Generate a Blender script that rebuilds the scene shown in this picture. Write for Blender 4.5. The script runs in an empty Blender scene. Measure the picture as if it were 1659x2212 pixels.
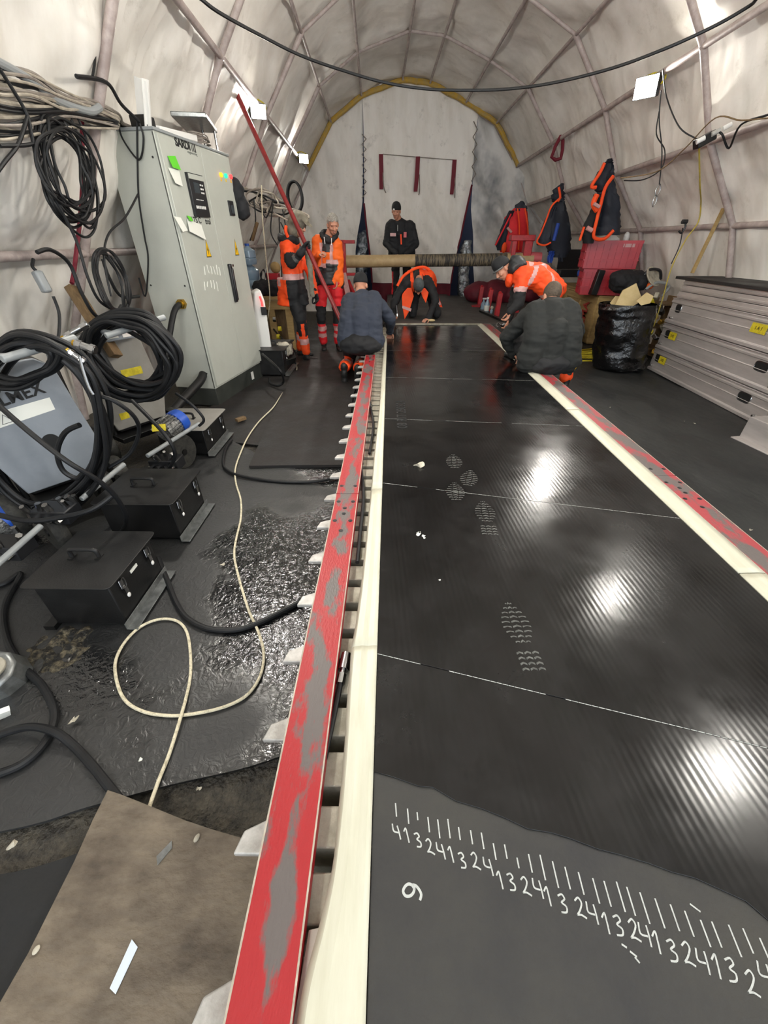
import bpy, bmesh, math, random
from mathutils import Vector, Matrix, noise, Quaternion
random.seed(7)
PI = math.pi
V = Vector
S = bpy.context.scene
COL = S.collection

# ---------------------------------------------------------------- camera, world, exposure
FPX, IW, IH, CAMH = 850.0, 1659.0, 2212.0, 1.49
PITCH = math.atan((1106 - 522) / FPX)
YAW = math.atan(12.5 / (FPX / math.cos(PITCH)))
cd = bpy.data.cameras.new('camera'); cam = bpy.data.objects.new('camera', cd); COL.objects.link(cam)
cd.sensor_fit = 'HORIZONTAL'; cd.sensor_width = 36.0; cd.lens = FPX / IW * 36.0
cd.clip_start = 0.02; cd.clip_end = 100
cam.location = (0, 0, CAMH)
cam.rotation_euler = (PI / 2 - PITCH, 0, YAW)
S.camera = cam
w = bpy.data.worlds.new('world'); S.world = w; w.use_nodes = True
w.node_tree.nodes['Background'].inputs[0].default_value = (0.86, 0.93, 1.0, 1)
w.node_tree.nodes['Background'].inputs[1].default_value = 2.0
S.view_settings.view_transform = 'Standard'; S.view_settings.look = 'None'
S.view_settings.exposure = 0.72; S.view_settings.gamma = 1.0
S.view_settings.use_curve_mapping = False
LAMP = 240.0        # strength of the flood lamp lenses

_M = Matrix.Rotation(YAW, 3, 'Z')
FW = _M @ V((0, math.cos(PITCH), -math.sin(PITCH))); UP = _M @ V((0, math.sin(PITCH), math.cos(PITCH))); RT = _M @ V((1, 0, 0))
CP = V((0, 0, CAMH))
def ray(x, y): return FW * FPX + RT * (x - IW / 2) - UP * (y - IH / 2)
def WZ(x, y, z=0.0): d = ray(x, y); return CP + d * ((z - CAMH) / d.z)       # survey point on a level
def WY(x, y, Y): d = ray(x, y); return CP + d * (Y / d.y)                    # ... at a distance down the tent
def WX(x, y, X): d = ray(x, y); return CP + d * (X / d.x)                    # ... on a plane along the tent

# ---------------------------------------------------------------- materials
def lin(h):
    if isinstance(h, str):
        h = h.lstrip('#'); h = [int(h[i:i + 2], 16) / 255 for i in (0, 2, 4)]
    return tuple((c / 12.92 if c <= .04045 else ((c + .055) / 1.055) ** 2.4) for c in h) + (1.0,)
MATS = {}
def mat(name, c1, c2=None, sc=8.0, rough=.6, rough2=None, metal=0.0, bump=0.0, bsc=40.0, lo=.35, hi=.65, emit=0.0, stretch=(1, 1, 1), detail=6, spec=.5, trans=0.0, bdet=5, bdist=.01):
    if name in MATS: return MATS[name]
    m = bpy.data.materials.new(name); m.use_nodes = True; nt = m.node_tree; N = nt.nodes; L = nt.links
    b = N['Principled BSDF']; b.inputs['Base Color'].default_value = lin(c1); b.inputs['Roughness'].default_value = rough
    b.inputs['Metallic'].default_value = metal; b.inputs['Specular IOR Level'].default_value = spec
    if trans: b.inputs['Transmission Weight'].default_value = trans
    if emit: b.inputs['Emission Color'].default_value = lin(c1); b.inputs['Emission Strength'].default_value = emit
    if c2 or bump or rough2 is not None:
        g = N.new('ShaderNodeNewGeometry'); mp = N.new('ShaderNodeMapping'); mp.inputs['Scale'].default_value = stretch
        L.new(g.outputs['Position'], mp.inputs['Vector'])
    if c2 or rough2 is not None:
        n = N.new('ShaderNodeTexNoise'); n.inputs['Scale'].default_value = sc; n.inputs['Detail'].default_value = detail; n.inputs['Roughness'].default_value = .65
        L.new(mp.outputs[0], n.inputs['Vector'])
        r = N.new('ShaderNodeMapRange'); r.inputs['From Min'].default_value = lo; r.inputs['From Max'].default_value = hi
        L.new(n.outputs[0], r.inputs['Value'])
        if c2:
            mx = N.new('ShaderNodeMix'); mx.data_type = 'RGBA'; mx.inputs[6].default_value = lin(c1); mx.inputs[7].default_value = lin(c2)
            L.new(r.outputs[0], mx.inputs[0]); L.new(mx.outputs[2], b.inputs['Base Color'])
        if rough2 is not None:
            r2 = N.new('ShaderNodeMapRange'); r2.inputs['To Min'].default_value = rough; r2.inputs['To Max'].default_value = rough2
            L.new(r.outputs[0], r2.inputs['Value']); L.new(r2.outputs[0], b.inputs['Roughness'])
    if bump:
        n2 = N.new('ShaderNodeTexNoise'); n2.inputs['Scale'].default_value = bsc; n2.inputs['Detail'].default_value = bdet
        L.new(mp.outputs[0], n2.inputs['Vector'])
        bp = N.new('ShaderNodeBump'); bp.inputs['Strength'].default_value = bump; bp.inputs['Distance'].default_value = bdist
        L.new(n2.outputs[0], bp.inputs['Height']); L.new(bp.outputs[0], b.inputs['Normal'])
    MATS[name] = m
    return m

def tent_mat(name, stretch, stain='#a39a88'):
    m = mat(name, '#f3efe8', '#dcd6cb', sc=1.6, rough=.62, lo=.4, hi=.75, bump=.5, bsc=2.0, stretch=stretch, bdist=.10, bdet=2)
    nt = m.node_tree; N = nt.nodes; L = nt.links; b = N['Principled BSDF']
    src = b.inputs['Base Color'].links[0].from_socket
    g = N.new('ShaderNodeNewGeometry')
    n = N.new('ShaderNodeTexNoise'); n.inputs['Scale'].default_value = 3.5; n.inputs['Detail'].default_value = 12; n.inputs['Roughness'].default_value = .75
    L.new(g.outputs['Position'], n.inputs['Vector'])
    r = N.new('ShaderNodeMapRange'); r.inputs['From Min'].default_value = .56; r.inputs['From Max'].default_value = .76; r.inputs['To Max'].default_value = .55
    L.new(n.outputs[0], r.inputs['Value'])
    mx = N.new('ShaderNodeMix'); mx.data_type = 'RGBA'; mx.inputs[7].default_value = lin(stain)
    L.new(r.outputs[0], mx.inputs[0]); L.new(src, mx.inputs[6]); L.new(mx.outputs[2], b.inputs['Base Color'])
    return m
M = {}
M['tent'] = tent_mat('tent_cloth', (1, 1, 1))
M['tent_side'] = tent_mat('tent_side_cloth', (1, 1.5, .6))
M['tent_end'] = tent_mat('tent_end_cloth', (1.6, 1, .5), '#7b776e')
M['tent_fold_shade'] = mat('fold_shaded_tent_cloth', '#e4e2de', '#5f666f', sc=.9, rough=.65, lo=.45, hi=.78, stretch=(1.4, 1, 1), bump=.6, bsc=2.5, bdist=.1, bdet=2, detail=4)  # fold shading and bluish haze put into the colour as grey-blue patches
M['pole'] = mat('tent_pole', '#b7aaa5', '#968884', sc=9, rough=.5, bump=.2, bsc=30)
M['yellow_trim'] = mat('yellow_arch_cloth', '#c39a2c', '#a6905c', sc=12, rough=.7)
M['maroon'] = mat('maroon_cloth', '#6e1226', '#560d20', sc=4, rough=.7)
M['strap_red'] = mat('red_strap', '#6d1024', rough=.7)
M['floor'] = mat('gravel_floor', '#2b2824', '#5a554b', sc=22, rough=.5, rough2=.95, bump=1.0, bsc=60, detail=12, bdist=.03)
M['mat'] = mat('rubber_mat', '#0c0d0e', '#191a1b', sc=3.5, rough=.42, rough2=.8, bump=.35, bsc=35, spec=.45)
M['mat2'] = mat('dry_rubber_mat', '#1b1b1c', '#2c2826', sc=3, rough=.5, rough2=.8, bump=.25, bsc=70, spec=.4)
M['mat3'] = mat('floor_rubber_right', '#1d1f20', '#2c2d2c', sc=2.5, rough=.42, rough2=.75, bump=.4, bsc=16, stretch=(1, .5, 1), spec=.45)
M['belt'] = mat('belt_rubber', '#29292a', '#3a3935', sc=3.0, rough=.55, rough2=.75, bump=.25, bsc=90, detail=10, spec=.4)
M['belt_far'] = mat('belt_rubber_far', '#383634', '#4a4642', sc=4, rough=.55, rough2=.8, bump=.3, bsc=40, stretch=(1, 3, 1))
M['strip'] = mat('cream_silicone_strip', '#c6c5b4', '#b9b7a4', sc=3, rough=.42, stretch=(8, 1, 1), spec=.5)
M['strip_grey'] = mat('pale_plastic_sheet', '#c9c6bd', '#aaa69d', sc=5, rough=.25)
M['alu'] = mat('aluminium', '#c6c0bd', '#aaa4a1', sc=4, rough=.32, rough2=.5, metal=.45, bump=.05, bsc=10, stretch=(1, .3, 2))
M['alu_dull'] = mat('dull_aluminium', '#b3ae9f', '#8d8878', sc=9, rough=.45, rough2=.7, metal=.35, bump=.3, bsc=60)
M['alu_white'] = mat('cast_aluminium_end', '#c5c4c0', '#9b9993', sc=14, rough=.5, metal=.3, bump=.25, bsc=50)
M['steel'] = mat('steel', '#9a9a9a', rough=.25, metal=1)
M['galv'] = mat('galvanised_steel', '#8f9291', '#6e7070', sc=25, rough=.35, metal=.7)
M['brass'] = mat('brass', '#b08f3a', rough=.3, metal=1)
M['black'] = mat('black_rubber', '#0e0e0f', rough=.5, bump=.1, bsc=80)
M['cable'] = mat('cable_black', '#101113', '#18191b', sc=20, rough=.5, spec=.35)
M['cable_g'] = mat('cable_grey', '#77706a', '#9a9186', sc=14, rough=.5)
M['cable_w'] = mat('cable_pale', '#b2a99a', '#8d8577', sc=16, rough=.55)
M['rope'] = mat('white_rope', '#d8cfb4', '#8e8468', sc=60, rough=.7, bump=.6, bsc=220, lo=.5, hi=.75)
M['yellow'] = mat('yellow_plastic', '#d6c52a', '#b3a221', sc=30, rough=.5)
M['yellow_rope'] = mat('yellow_rope', '#b8a23a', '#9a8c4a', sc=30, rough=.7)
M['box_black'] = mat('black_painted_steel', '#0c0c0d', '#151515', sc=6, rough=.33, rough2=.5, bump=.08, bsc=120)
M['cab'] = mat('cabinet_paint', '#b9bcb3', '#afb2a9', sc=3, rough=.38, lo=.3, hi=.7)
M['cab_dark'] = mat('plinth_paint', '#3a3d39', '#2d302d', sc=6, rough=.5)
M['seal'] = mat('black_seal', '#1b1b1b', rough=.6)
M['dark'] = mat('dark_plastic', '#1c1d20', rough=.4)
M['screen'] = mat('display_glass', '#3b4145', rough=.15)
M['white'] = mat('white_plastic', '#e4e3df', rough=.4)
M['paper'] = mat('paper', '#dfe0d8', rough=.8)
M['green_note'] = mat('green_note', '#5ec42c', rough=.8)
M['led_o'] = mat('orange_lamp', '#ff9a1a', emit=1.2)
M['led_g'] = mat('green_lamp', '#18d48a', emit=1.2)
M['led_r'] = mat('red_lamp', '#ff3a3a', emit=1.2)
M['ink'] = mat('black_ink', '#121314', rough=.6)
M['ink_g'] = mat('grey_ink', '#7d807a', rough=.6)
M['red_ink'] = mat('red_stencil', '#a8342b', rough=.8)
M['warn'] = mat('warning_yellow', '#e8b710', rough=.5)
M['red_metal'] = mat('red_painted_metal', '#b11c24', '#8e161d', sc=10, rough=.4)
M['red_pole'] = mat('red_painted_pole', '#8d2a2a', '#742022', sc=8, rough=.3)
M['red_crate'] = mat('red_plastic_crate', '#b3202c', '#a01a28', sc=5, rough=.38)
M['pink_metal'] = mat('faded_red_roller', '#c05a5e', rough=.5)
M['tube'] = mat('cardboard_tube', '#b29b72', '#9a825c', sc=6, rough=.6)
M['tube_s'] = mat('stained_cardboard', '#6f6450', '#2b2825', sc=22, rough=.7, stretch=(2.2, .3, .3), lo=.42, hi=.55)
M['wood'] = mat('crate_wood', '#b19663', '#9a8052', sc=5, rough=.75, stretch=(1, 1, 6), bump=.3, bsc=30)
M['wood_d'] = mat('timber', '#7a6242', '#5d4930', sc=8, rough=.8, stretch=(5, 5, 1), bump=.3, bsc=30)
M['bag'] = mat('black_bin_liner', '#0a0a0b', rough=.2, bump=.9, bsc=9, spec=.6, bdist=.03)
M['card'] = mat('brown_cardboard', '#cdb98b', '#bda878', sc=6, rough=.8)
M['cloth_b'] = mat('black_cloth', '#121316', '#1b1c20', sc=10, rough=.8, bump=.3, bsc=30)
M['cloth_w'] = mat('pale_cloth', '#c9c2b0', '#8b8577', sc=8, rough=.8, bump=.5, bsc=14)
M['blue'] = mat('blue_plastic', '#1d4fb0', rough=.4)
M['motor'] = mat('finned_motor_casing', '#a3a3a0', '#2c2c2c', sc=60, rough=.35, metal=.6, bump=1, bsc=60)
M['cover'] = mat('blue_grey_cover', '#868c93', '#797f86', sc=3, rough=.4)
M['cover2'] = mat('warm_grey_cover', '#8f8c86', '#7f7c76', sc=3, rough=.4)
M['handle'] = mat('grey_painted_tube', '#8f9394', rough=.35)
M['tyre'] = mat('tyre', '#1a1a19', '#35342f', sc=30, rough=.7, bump=.5, bsc=60)
M['water'] = mat('blue_water_bottle', '#8aa4b8', rough=.15, spec=.7)
M['foil'] = mat('foil', '#b9c0c4', '#8b9196', sc=10, rough=.25, metal=.8, bump=1, bsc=20, bdist=.03)
M['navy_cloth'] = mat('navy_curtain', '#262c40', rough=.8)
M['chalk'] = mat('white_chalk', '#b2b5b2', '#808280', sc=120, rough=.9, lo=.5, hi=.8)
M['dust'] = mat('grey_print_dust', '#5f605d', '#3a3b39', sc=60, rough=.8)
M['lens'] = mat('lamp_lens', '#fffaf0', emit=LAMP)
M['skin'] = mat('skin', '#c08a70', '#b07a62', sc=14, rough=.5)
M['hair'] = mat('grey_hair', '#a9a59c', '#6a665f', sc=70, rough=.7, bump=.6, bsc=120)
M['hairb'] = mat('brown_hair', '#3c332a', '#5a4d3f', sc=70, rough=.7, bump=.6, bsc=120)
M['orange'] = mat('hi_vis_orange', '#f4500f', '#e4430d', sc=5, rough=.7, bump=.35, bsc=9)
M['orange2'] = mat('hi_vis_light_orange', '#f46a12', '#e85e10', sc=5, rough=.7, bump=.35, bsc=9)
M['redcloth'] = mat('hi_vis_red', '#dc1c26', '#c81620', sc=5, rough=.7, bump=.35, bsc=9)
M['refl'] = mat('reflective_tape', '#c79a96', '#b98a88', sc=20, rough=.45)
M['trou'] = mat('black_work_cloth', '#101114', '#18191c', sc=6, rough=.8, bump=.35, bsc=9)
M['grey_cl'] = mat('charcoal_work_cloth', '#26282a', '#1c1d1f', sc=6, rough=.55, bump=.35, bsc=9)
M['navy'] = mat('navy_sweater', '#303644', '#292f3c', sc=6, rough=.85, bump=.5, bsc=8, bdist=.02)
M['green_bl'] = mat('black_green_sweater', '#1c1f1e', '#161817', sc=6, rough=.85, bump=.5, bsc=8, bdist=.02)
M['hat_grey'] = mat('grey_knit', '#4f5557', '#434849', sc=40, rough=.9, bump=.5, bsc=90)
M['hood'] = mat('stained_canvas_hood', '#8c8574', '#5c564a', sc=10, rough=.8, bump=.4, bsc=20)
M['leather'] = mat('tan_leather', '#8a8474', '#6b6556', sc=10, rough=.8)
M['boot'] = mat('black_boot', '#141415', '#242322', sc=12, rough=.5)
M['jacket_blue'] = mat('dark_blue_lining', '#1d2330', '#161b26', sc=5, rough=.7, bump=.5, bsc=7)
M['blue_cl'] = mat('blue_cloth', '#23459a', rough=.7)
M['eye'] = mat('eye', '#2b2320', rough=.2)
M['lip'] = mat('lips', '#9c5a50', rough=.5)
M['orangeplas'] = mat('orange_plastic', '#e2611c', rough=.5)

# board (plywood), worn rails and glossy sheets get their own node set-ups
def worn_rail(name, xc, half, c1='#97191f'):
    m = mat(name, c1, '#5c5553', sc=5.5, rough=.45, lo=.47, hi=.54, stretch=(1.9, .7, 1), detail=15, bump=.25, bsc=80)
    nt = m.node_tree; N = nt.nodes; L = nt.links
    g = N.new('ShaderNodeNewGeometry'); sp = N.new('ShaderNodeSeparateXYZ'); L.new(g.outputs['Position'], sp.inputs[0])
    a = N.new('ShaderNodeMath'); a.operation = 'SUBTRACT'; a.inputs[1].default_value = xc; L.new(sp.outputs[0], a.inputs[0])
    b = N.new('ShaderNodeMath'); b.operation = 'ABSOLUTE'; L.new(a.outputs[0], b.inputs[0])
    c = N.new('ShaderNodeMapRange'); c.inputs['From Min'].default_value = 0; c.inputs['From Max'].default_value = half; c.inputs['To Min'].default_value = .06; c.inputs['To Max'].default_value = -.10
    L.new(b.outputs[0], c.inputs['Value'])
    n = [x for x in N if x.type == 'TEX_NOISE' and abs(x.inputs['Scale'].default_value - 5.5) < .01][0]
    r = n.outputs[0].links[0].to_node
    s = N.new('ShaderNodeMath'); s.operation = 'ADD'; L.new(n.outputs[0], s.inputs[0]); L.new(c.outputs[0], s.inputs[1]); L.new(s.outputs[0], r.inputs['Value'])
    return m
M['railL'] = worn_rail('worn_red_rail', -.215, .062)
M['railR'] = worn_rail('worn_red_rail_far', 1.60, .10, '#98343a')
M['board'] = mat('weathered_plywood', '#74695a', '#3d342b', sc=4.5, rough=.8, stretch=(1.2, 2.2, 1), detail=14, bump=.8, bsc=22, lo=.38, hi=.75)

def glossy_sheet():
    m = mat('glossy_black_sheet', '#050505', rough=.09, spec=.4); nt = m.node_tree; N = nt.nodes; L = nt.links; b = N['Principled BSDF']
    g = N.new('ShaderNodeNewGeometry')
    n = N.new('ShaderNodeTexNoise'); n.inputs['Scale'].default_value = 2.2; n.inputs['Detail'].default_value = 10; n.inputs['Roughness'].default_value = .7
    L.new(g.outputs['Position'], n.inputs['Vector'])
    r = N.new('ShaderNodeMapRange'); r.inputs['From Min'].default_value = .35; r.inputs['From Max'].default_value = .7; r.inputs['To Min'].default_value = .11; r.inputs['To Max'].default_value = .3
    L.new(n.outputs[0], r.inputs['Value']); L.new(r.outputs[0], b.inputs['Roughness'])
    mp = N.new('ShaderNodeMapping'); mp.inputs['Rotation'].default_value = (0, 0, -.35); mp.inputs['Scale'].default_value = (1, .16, 1)
    L.new(g.outputs['Position'], mp.inputs['Vector'])
    wv = N.new('ShaderNodeTexWave'); wv.inputs['Scale'].default_value = 16; wv.inputs['Distortion'].default_value = .8; wv.inputs['Detail'].default_value = 1
    L.new(mp.outputs[0], wv.inputs['Vector'])
    bp = N.new('ShaderNodeBump'); bp.inputs['Strength'].default_value = .035; bp.inputs['Distance'].default_value = .004
    L.new(wv.outputs[1], bp.inputs['Height'])
    n3 = N.new('ShaderNodeTexNoise'); n3.inputs['Scale'].default_value = 4; n3.inputs['Detail'].default_value = 2; L.new(g.outputs['Position'], n3.inputs['Vector'])
    b2 = N.new('ShaderNodeBump'); b2.inputs['Strength'].default_value = .12; b2.inputs['Distance'].default_value = .02
    L.new(n3.outputs[0], b2.inputs['Height']); L.new(bp.outputs[0], b2.inputs['Normal']); L.new(b2.outputs[0], b.inputs['Normal'])
    # faint dust
    n4 = N.new('ShaderNodeTexNoise'); n4.inputs['Scale'].default_value = 6; n4.inputs['Detail'].default_value = 12; n4.inputs['Roughness'].default_value = .8; L.new(g.outputs['Position'], n4.inputs['Vector'])
    r4 = N.new('ShaderNodeMapRange'); r4.inputs['From Min'].default_value = .45; r4.inputs['From Max'].default_value = .8; L.new(n4.outputs[0], r4.inputs['Value'])
    mx = N.new('ShaderNodeMix'); mx.data_type = 'RGBA'; mx.inputs[6].default_value = lin('#070708'); mx.inputs[7].default_value = lin('#1f1f20')
    L.new(r4.outputs[0], mx.inputs[0]); L.new(mx.outputs[2], b.inputs['Base Color'])
    return m
M['gloss'] = glossy_sheet()

def wet_mat():
    m = mat('wet_rubber_mat', '#0d0e0f', '#1a1b1c', sc=3.2, rough=.45, bump=.3, bsc=30, spec=.5); nt = m.node_tree; N = nt.nodes; L = nt.links; b = N['Principled BSDF']
    g = N.new('ShaderNodeNewGeometry')
    n = N.new('ShaderNodeTexNoise'); n.inputs['Scale'].default_value = 1.9; n.inputs['Detail'].default_value = 5; L.new(g.outputs['Position'], n.inputs['Vector'])
    r = N.new('ShaderNodeMapRange'); r.inputs['From Min'].default_value = .47; r.inputs['From Max'].default_value = .6
    sx_ = N.new('ShaderNodeSeparateXYZ'); L.new(g.outputs['Position'], sx_.inputs[0]); mr = N.new('ShaderNodeMapRange'); mr.inputs['From Min'].default_value = -1.1; mr.inputs['From Max'].default_value = -.35; mr.inputs['To Min'].default_value = -.06; mr.inputs['To Max'].default_value = .15; L.new(sx_.outputs[0], mr.inputs['Value']); ad_ = N.new('ShaderNodeMath'); ad_.operation = 'ADD'; L.new(n.outputs[0], ad_.inputs[0]); L.new(mr.outputs[0], ad_.inputs[1]); L.new(ad_.outputs[0], r.inputs['Value'])
    r2 = N.new('ShaderNodeMapRange'); r2.inputs['To Min'].default_value = .6; r2.inputs['To Max'].default_value = .06; b.inputs['Specular IOR Level'].default_value = .9; L.new(r.outputs[0], r2.inputs['Value']); L.new(r2.outputs[0], b.inputs['Roughness'])
    v = N.new('ShaderNodeTexNoise'); v.inputs['Scale'].default_value = 26; v.inputs['Detail'].default_value = 3; v.inputs['Distortion'].default_value = 1.8; L.new(g.outputs['Position'], v.inputs['Vector'])
    bp = N.new('ShaderNodeBump'); bp.inputs['Distance'].default_value = .012; L.new(v.outputs[0], bp.inputs['Height'])
    r3 = N.new('ShaderNodeMapRange'); r3.inputs['To Min'].default_value = .3; r3.inputs['To Max'].default_value = .5; L.new(r.outputs[0], r3.inputs['Value']); L.new(r3.outputs[0], bp.inputs['Strength'])
    L.new(bp.outputs[0], b.inputs['Normal'])
    return m
M['wet'] = wet_mat()

# ---------------------------------------------------------------- mesh builder
def rotm(rx=0, ry=0, rz=0): return Matrix.Rotation(rz, 3, 'Z') @ Matrix.Rotation(ry, 3, 'Y') @ Matrix.Rotation(rx, 3, 'X')
def frame(d, hint=V((0, 0, 1))):
    d = d.normalized()
    if abs(d.dot(hint.normalized())) > .99: hint = V((1, 0, 0))
    a = d.cross(hint).normalized(); b = a.cross(d).normalized()
    return a, b
def catmull(pts, k=6, closed=False):
    P = [V(p) for p in pts]
    if len(P) < 3 or k < 2: return P
    out = []; n = len(P)
    rng = range(n) if closed else range(n - 1)
    for i in rng:
        if closed: a, b, c, d = P[(i - 1) % n], P[i], P[(i + 1) % n], P[(i + 2) % n]
        else: a, b, c, d = P[max(i - 1, 0)], P[i], P[i + 1], P[min(i + 2, n - 1)]
        for j in range(k):
            t = j / k
            out.append(.5 * ((2 * b) + (-a + c) * t + (2 * a - 5 * b + 4 * c - d) * t * t + (-a + 3 * b - 3 * c + d) * t ** 3))
    if not closed: out.append(P[-1])
    return out
_ico = {}
def ico(sub):
    if sub not in _ico:
        bm = bmesh.new(); bmesh.ops.create_icosphere(bm, subdivisions=sub, radius=1)
        _ico[sub] = ([v.co.copy() for v in bm.verts], [[v.index for v in f.verts] for f in bm.faces]); bm.free()
    return _ico[sub]
class MB:
    def __init__(s): s.v = []; s.f = []; s.m = []; s.mi = 0
    def add(s, vs, fs, mi=None):
        o = len(s.v); s.v += [V(p) for p in vs]; s.f += [[i + o for i in f] for f in fs]; s.m += [s.mi if mi is None else mi] * len(fs); return s
    def box(s, c, sz, R=None, taper=1.0):
        c = V(c); x, y, z = [a / 2 for a in sz]
        P = [V((sx * x * (taper if sz_ > 0 else 1), sy * y * (taper if sz_ > 0 else 1), sz_ * z)) for sz_ in (-1, 1) for sy in (-1, 1) for sx in (-1, 1)]
        if R is not None: P = [R @ p for p in P]
        return s.add([p + c for p in P], [(0, 2, 3, 1), (4, 5, 7, 6), (0, 1, 5, 4), (2, 6, 7, 3), (0, 4, 6, 2), (1, 3, 7, 5)])
    def beam(s, p0, p1, w_, h_, hint=V((0, 0, 1))):
        p0 = V(p0); p1 = V(p1); a, b = frame(p1 - p0, hint); P = []
        for p in (p0, p1):
            for sb in (-1, 1):
                for sa in (-1, 1): P.append(p + a * sa * w_ / 2 + b * sb * h_ / 2)
        return s.add(P, [(0, 2, 3, 1), (4, 5, 7, 6), (0, 1, 5, 4), (2, 6, 7, 3), (0, 4, 6, 2), (1, 3, 7, 5)])
    def cyl(s, p0, p1, r0, r1=None, n=16, cap=True):
        p0 = V(p0); p1 = V(p1); r1 = r0 if r1 is None else r1; a, b = frame(p1 - p0)
        P = []; F = []
        for p, r in ((p0, r0), (p1, r1)):
            for i in range(n): t = 2 * PI * i / n; P.append(p + (a * math.cos(t) + b * math.sin(t)) * r)
        for i in range(n): j = (i + 1) % n; F.append((i, j, n + j, n + i))
        if cap: F += [tuple(range(n))[::-1], tuple(range(n, 2 * n))]
        return s.add(P, F)
    def tube(s, pts, r, n=8, k=6, closed=False):
        P = catmull(pts, k, closed); m = len(P); vs = []; fs = []; a = None
        for i, p in enumerate(P):
            d = (P[(i + 1) % m] - P[i - 1]) if (closed or 0 < i < m - 1) else (P[1] - P[0] if i == 0 else P[-1] - P[-2])
            if d.length < 1e-9: d = V((0, 0, 1))
            d.normalize()
            if a is None: a, _ = frame(d)
            a = (a - d * a.dot(d)); a = a.normalized() if a.length > 1e-6 else frame(d)[0]
            b = d.cross(a); rr = r(i / (m - 1)) if callable(r) else r
            for j in range(n): t = 2 * PI * j / n; vs.append(p + (a * math.cos(t) + b * math.sin(t)) * rr)
        for i in range(m if closed else m - 1):
            for j in range(n):
                j2 = (j + 1) % n; i2 = (i + 1) % m; fs.append((i * n + j, i * n + j2, i2 * n + j2, i2 * n + j))
        if not closed: fs += [tuple(range(n))[::-1], tuple((m - 1) * n + j for j in range(n))]
        return s.add(vs, fs)
    def ell(s, c, r, R=None, sub=3):
        vs, fs = ico(sub); c = V(c); r = (r, r, r) if isinstance(r, (int, float)) else r
        P = [V((p.x * r[0], p.y * r[1], p.z * r[2])) for p in vs]
        if R is not None: P = [R @ p for p in P]
        return s.add([p + c for p in P], fs)
    def limb(s, p0, p1, r0, r1):
        s.cyl(p0, p1, r0, r1, n=14); s.ell(p0, r0, sub=2); s.ell(p1, r1, sub=2); return s
    def prism(s, poly, vec):
        n = len(poly); vec = V(vec); P = [V(p) for p in poly] + [V(p) + vec for p in poly]
        return s.add(P, [tuple(range(n))[::-1], tuple(range(n, 2 * n))] + [(i, (i + 1) % n, n + (i + 1) % n, n + i) for i in range(n)])
    def grid(s, fn, nu, nv, th=0.0):
        P = [V(fn(i / nu, j / nv)) for j in range(nv + 1) for i in range(nu + 1)]
        F = [(j * (nu + 1) + i, j * (nu + 1) + i + 1, (j + 1) * (nu + 1) + i + 1, (j + 1) * (nu + 1) + i) for j in range(nv) for i in range(nu)]
        return s.add(P, F)
    def lathe(s, c, prof, n=20, R=None):
        c = V(c); vs = []; fs = []
        for (r, z) in prof:
            for i in range(n):
                t = 2 * PI * i / n; p = V((r * math.cos(t), r * math.sin(t), z)); vs.append((R @ p if R is not None else p) + c)
        for k in range(len(prof) - 1):
            for i in range(n): j = (i + 1) % n; fs.append((k * n + i, k * n + j, (k + 1) * n + j, (k + 1) * n + i))
        fs += [tuple(range(n))[::-1], tuple((len(prof) - 1) * n + i for i in range(n))]
        return s.add(vs, fs)

def mesh_of(mb, mats, ang=35):
    me = bpy.data.meshes.new('mesh'); me.from_pydata([tuple(p) for p in mb.v], [], mb.f)
    for m in (mats if isinstance(mats, (list, tuple)) else [mats]): me.materials.append(m)
    me.polygons.foreach_set('material_index', mb.m); me.polygons.foreach_set('use_smooth', [True] * len(mb.f))
    me.update()
    bm = bmesh.new(); bm.from_mesh(me); bmesh.ops.recalc_face_normals(bm, faces=bm.faces); bm.to_mesh(me); bm.free()
    me.set_sharp_from_angle(angle=math.radians(ang))
    return me
def props(o, label=None, cat=None, group=None, kind=None):
    if label: o['label'] = label
    if cat: o['category'] = cat
    if group: o['group'] = group
    if kind: o['kind'] = kind
    return o
def thing(name, loc, label, cat, group=None, rz=0.0):
    o = bpy.data.objects.new(name, None); COL.objects.link(o); o.empty_display_size = .1
    o.location = V(loc); o.rotation_euler = (0, 0, rz)
    o['_m'] = 0; del o['_m']
    return props(o, label, cat, group)
def mw(o):
    m = Matrix.LocRotScale(o.location, o.rotation_euler, o.scale)
    return mw(o.parent) @ m if o.parent else m
def put(mb, name, mats, parent=None, local=False, bevel=0.0, label=None, cat=None, group=None, kind=None, ang=35, solid=0.0, seg=2):
    me = mb if isinstance(mb, bpy.types.Mesh) else mesh_of(mb, mats, ang)
    if not len(me.materials) and mats is not None: me.materials.append(mats)
    o = bpy.data.objects.new(name, me); COL.objects.link(o)
    if parent is not None:
        if not local: me.transform(mw(parent).inverted())
        o.parent = parent
    else:
        # origin at the base of the thing
        vs = me.vertices
        if len(vs):
            n = len(vs); cx = sum(v.co.x for v in vs) / n; cy = sum(v.co.y for v in vs) / n; cz = min(v.co.z for v in vs)
            me.transform(Matrix.Translation((-cx, -cy, -cz))); o.location = (cx, cy, cz)
    if solid: md = o.modifiers.new('solid', 'SOLIDIFY'); md.thickness = solid
    if bevel:
        md = o.modifiers.new('bevel', 'BEVEL'); md.width = bevel; md.segments = seg; md.limit_method = 'ANGLE'; md.angle_limit = math.radians(40)
    return props(o, label, cat, group, kind)
def copy_tree(o, parent=None):
    c = o.copy(); COL.objects.link(c); c.parent = parent
    for ch in list(o.children): copy_tree(ch, c)
    return c
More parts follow.
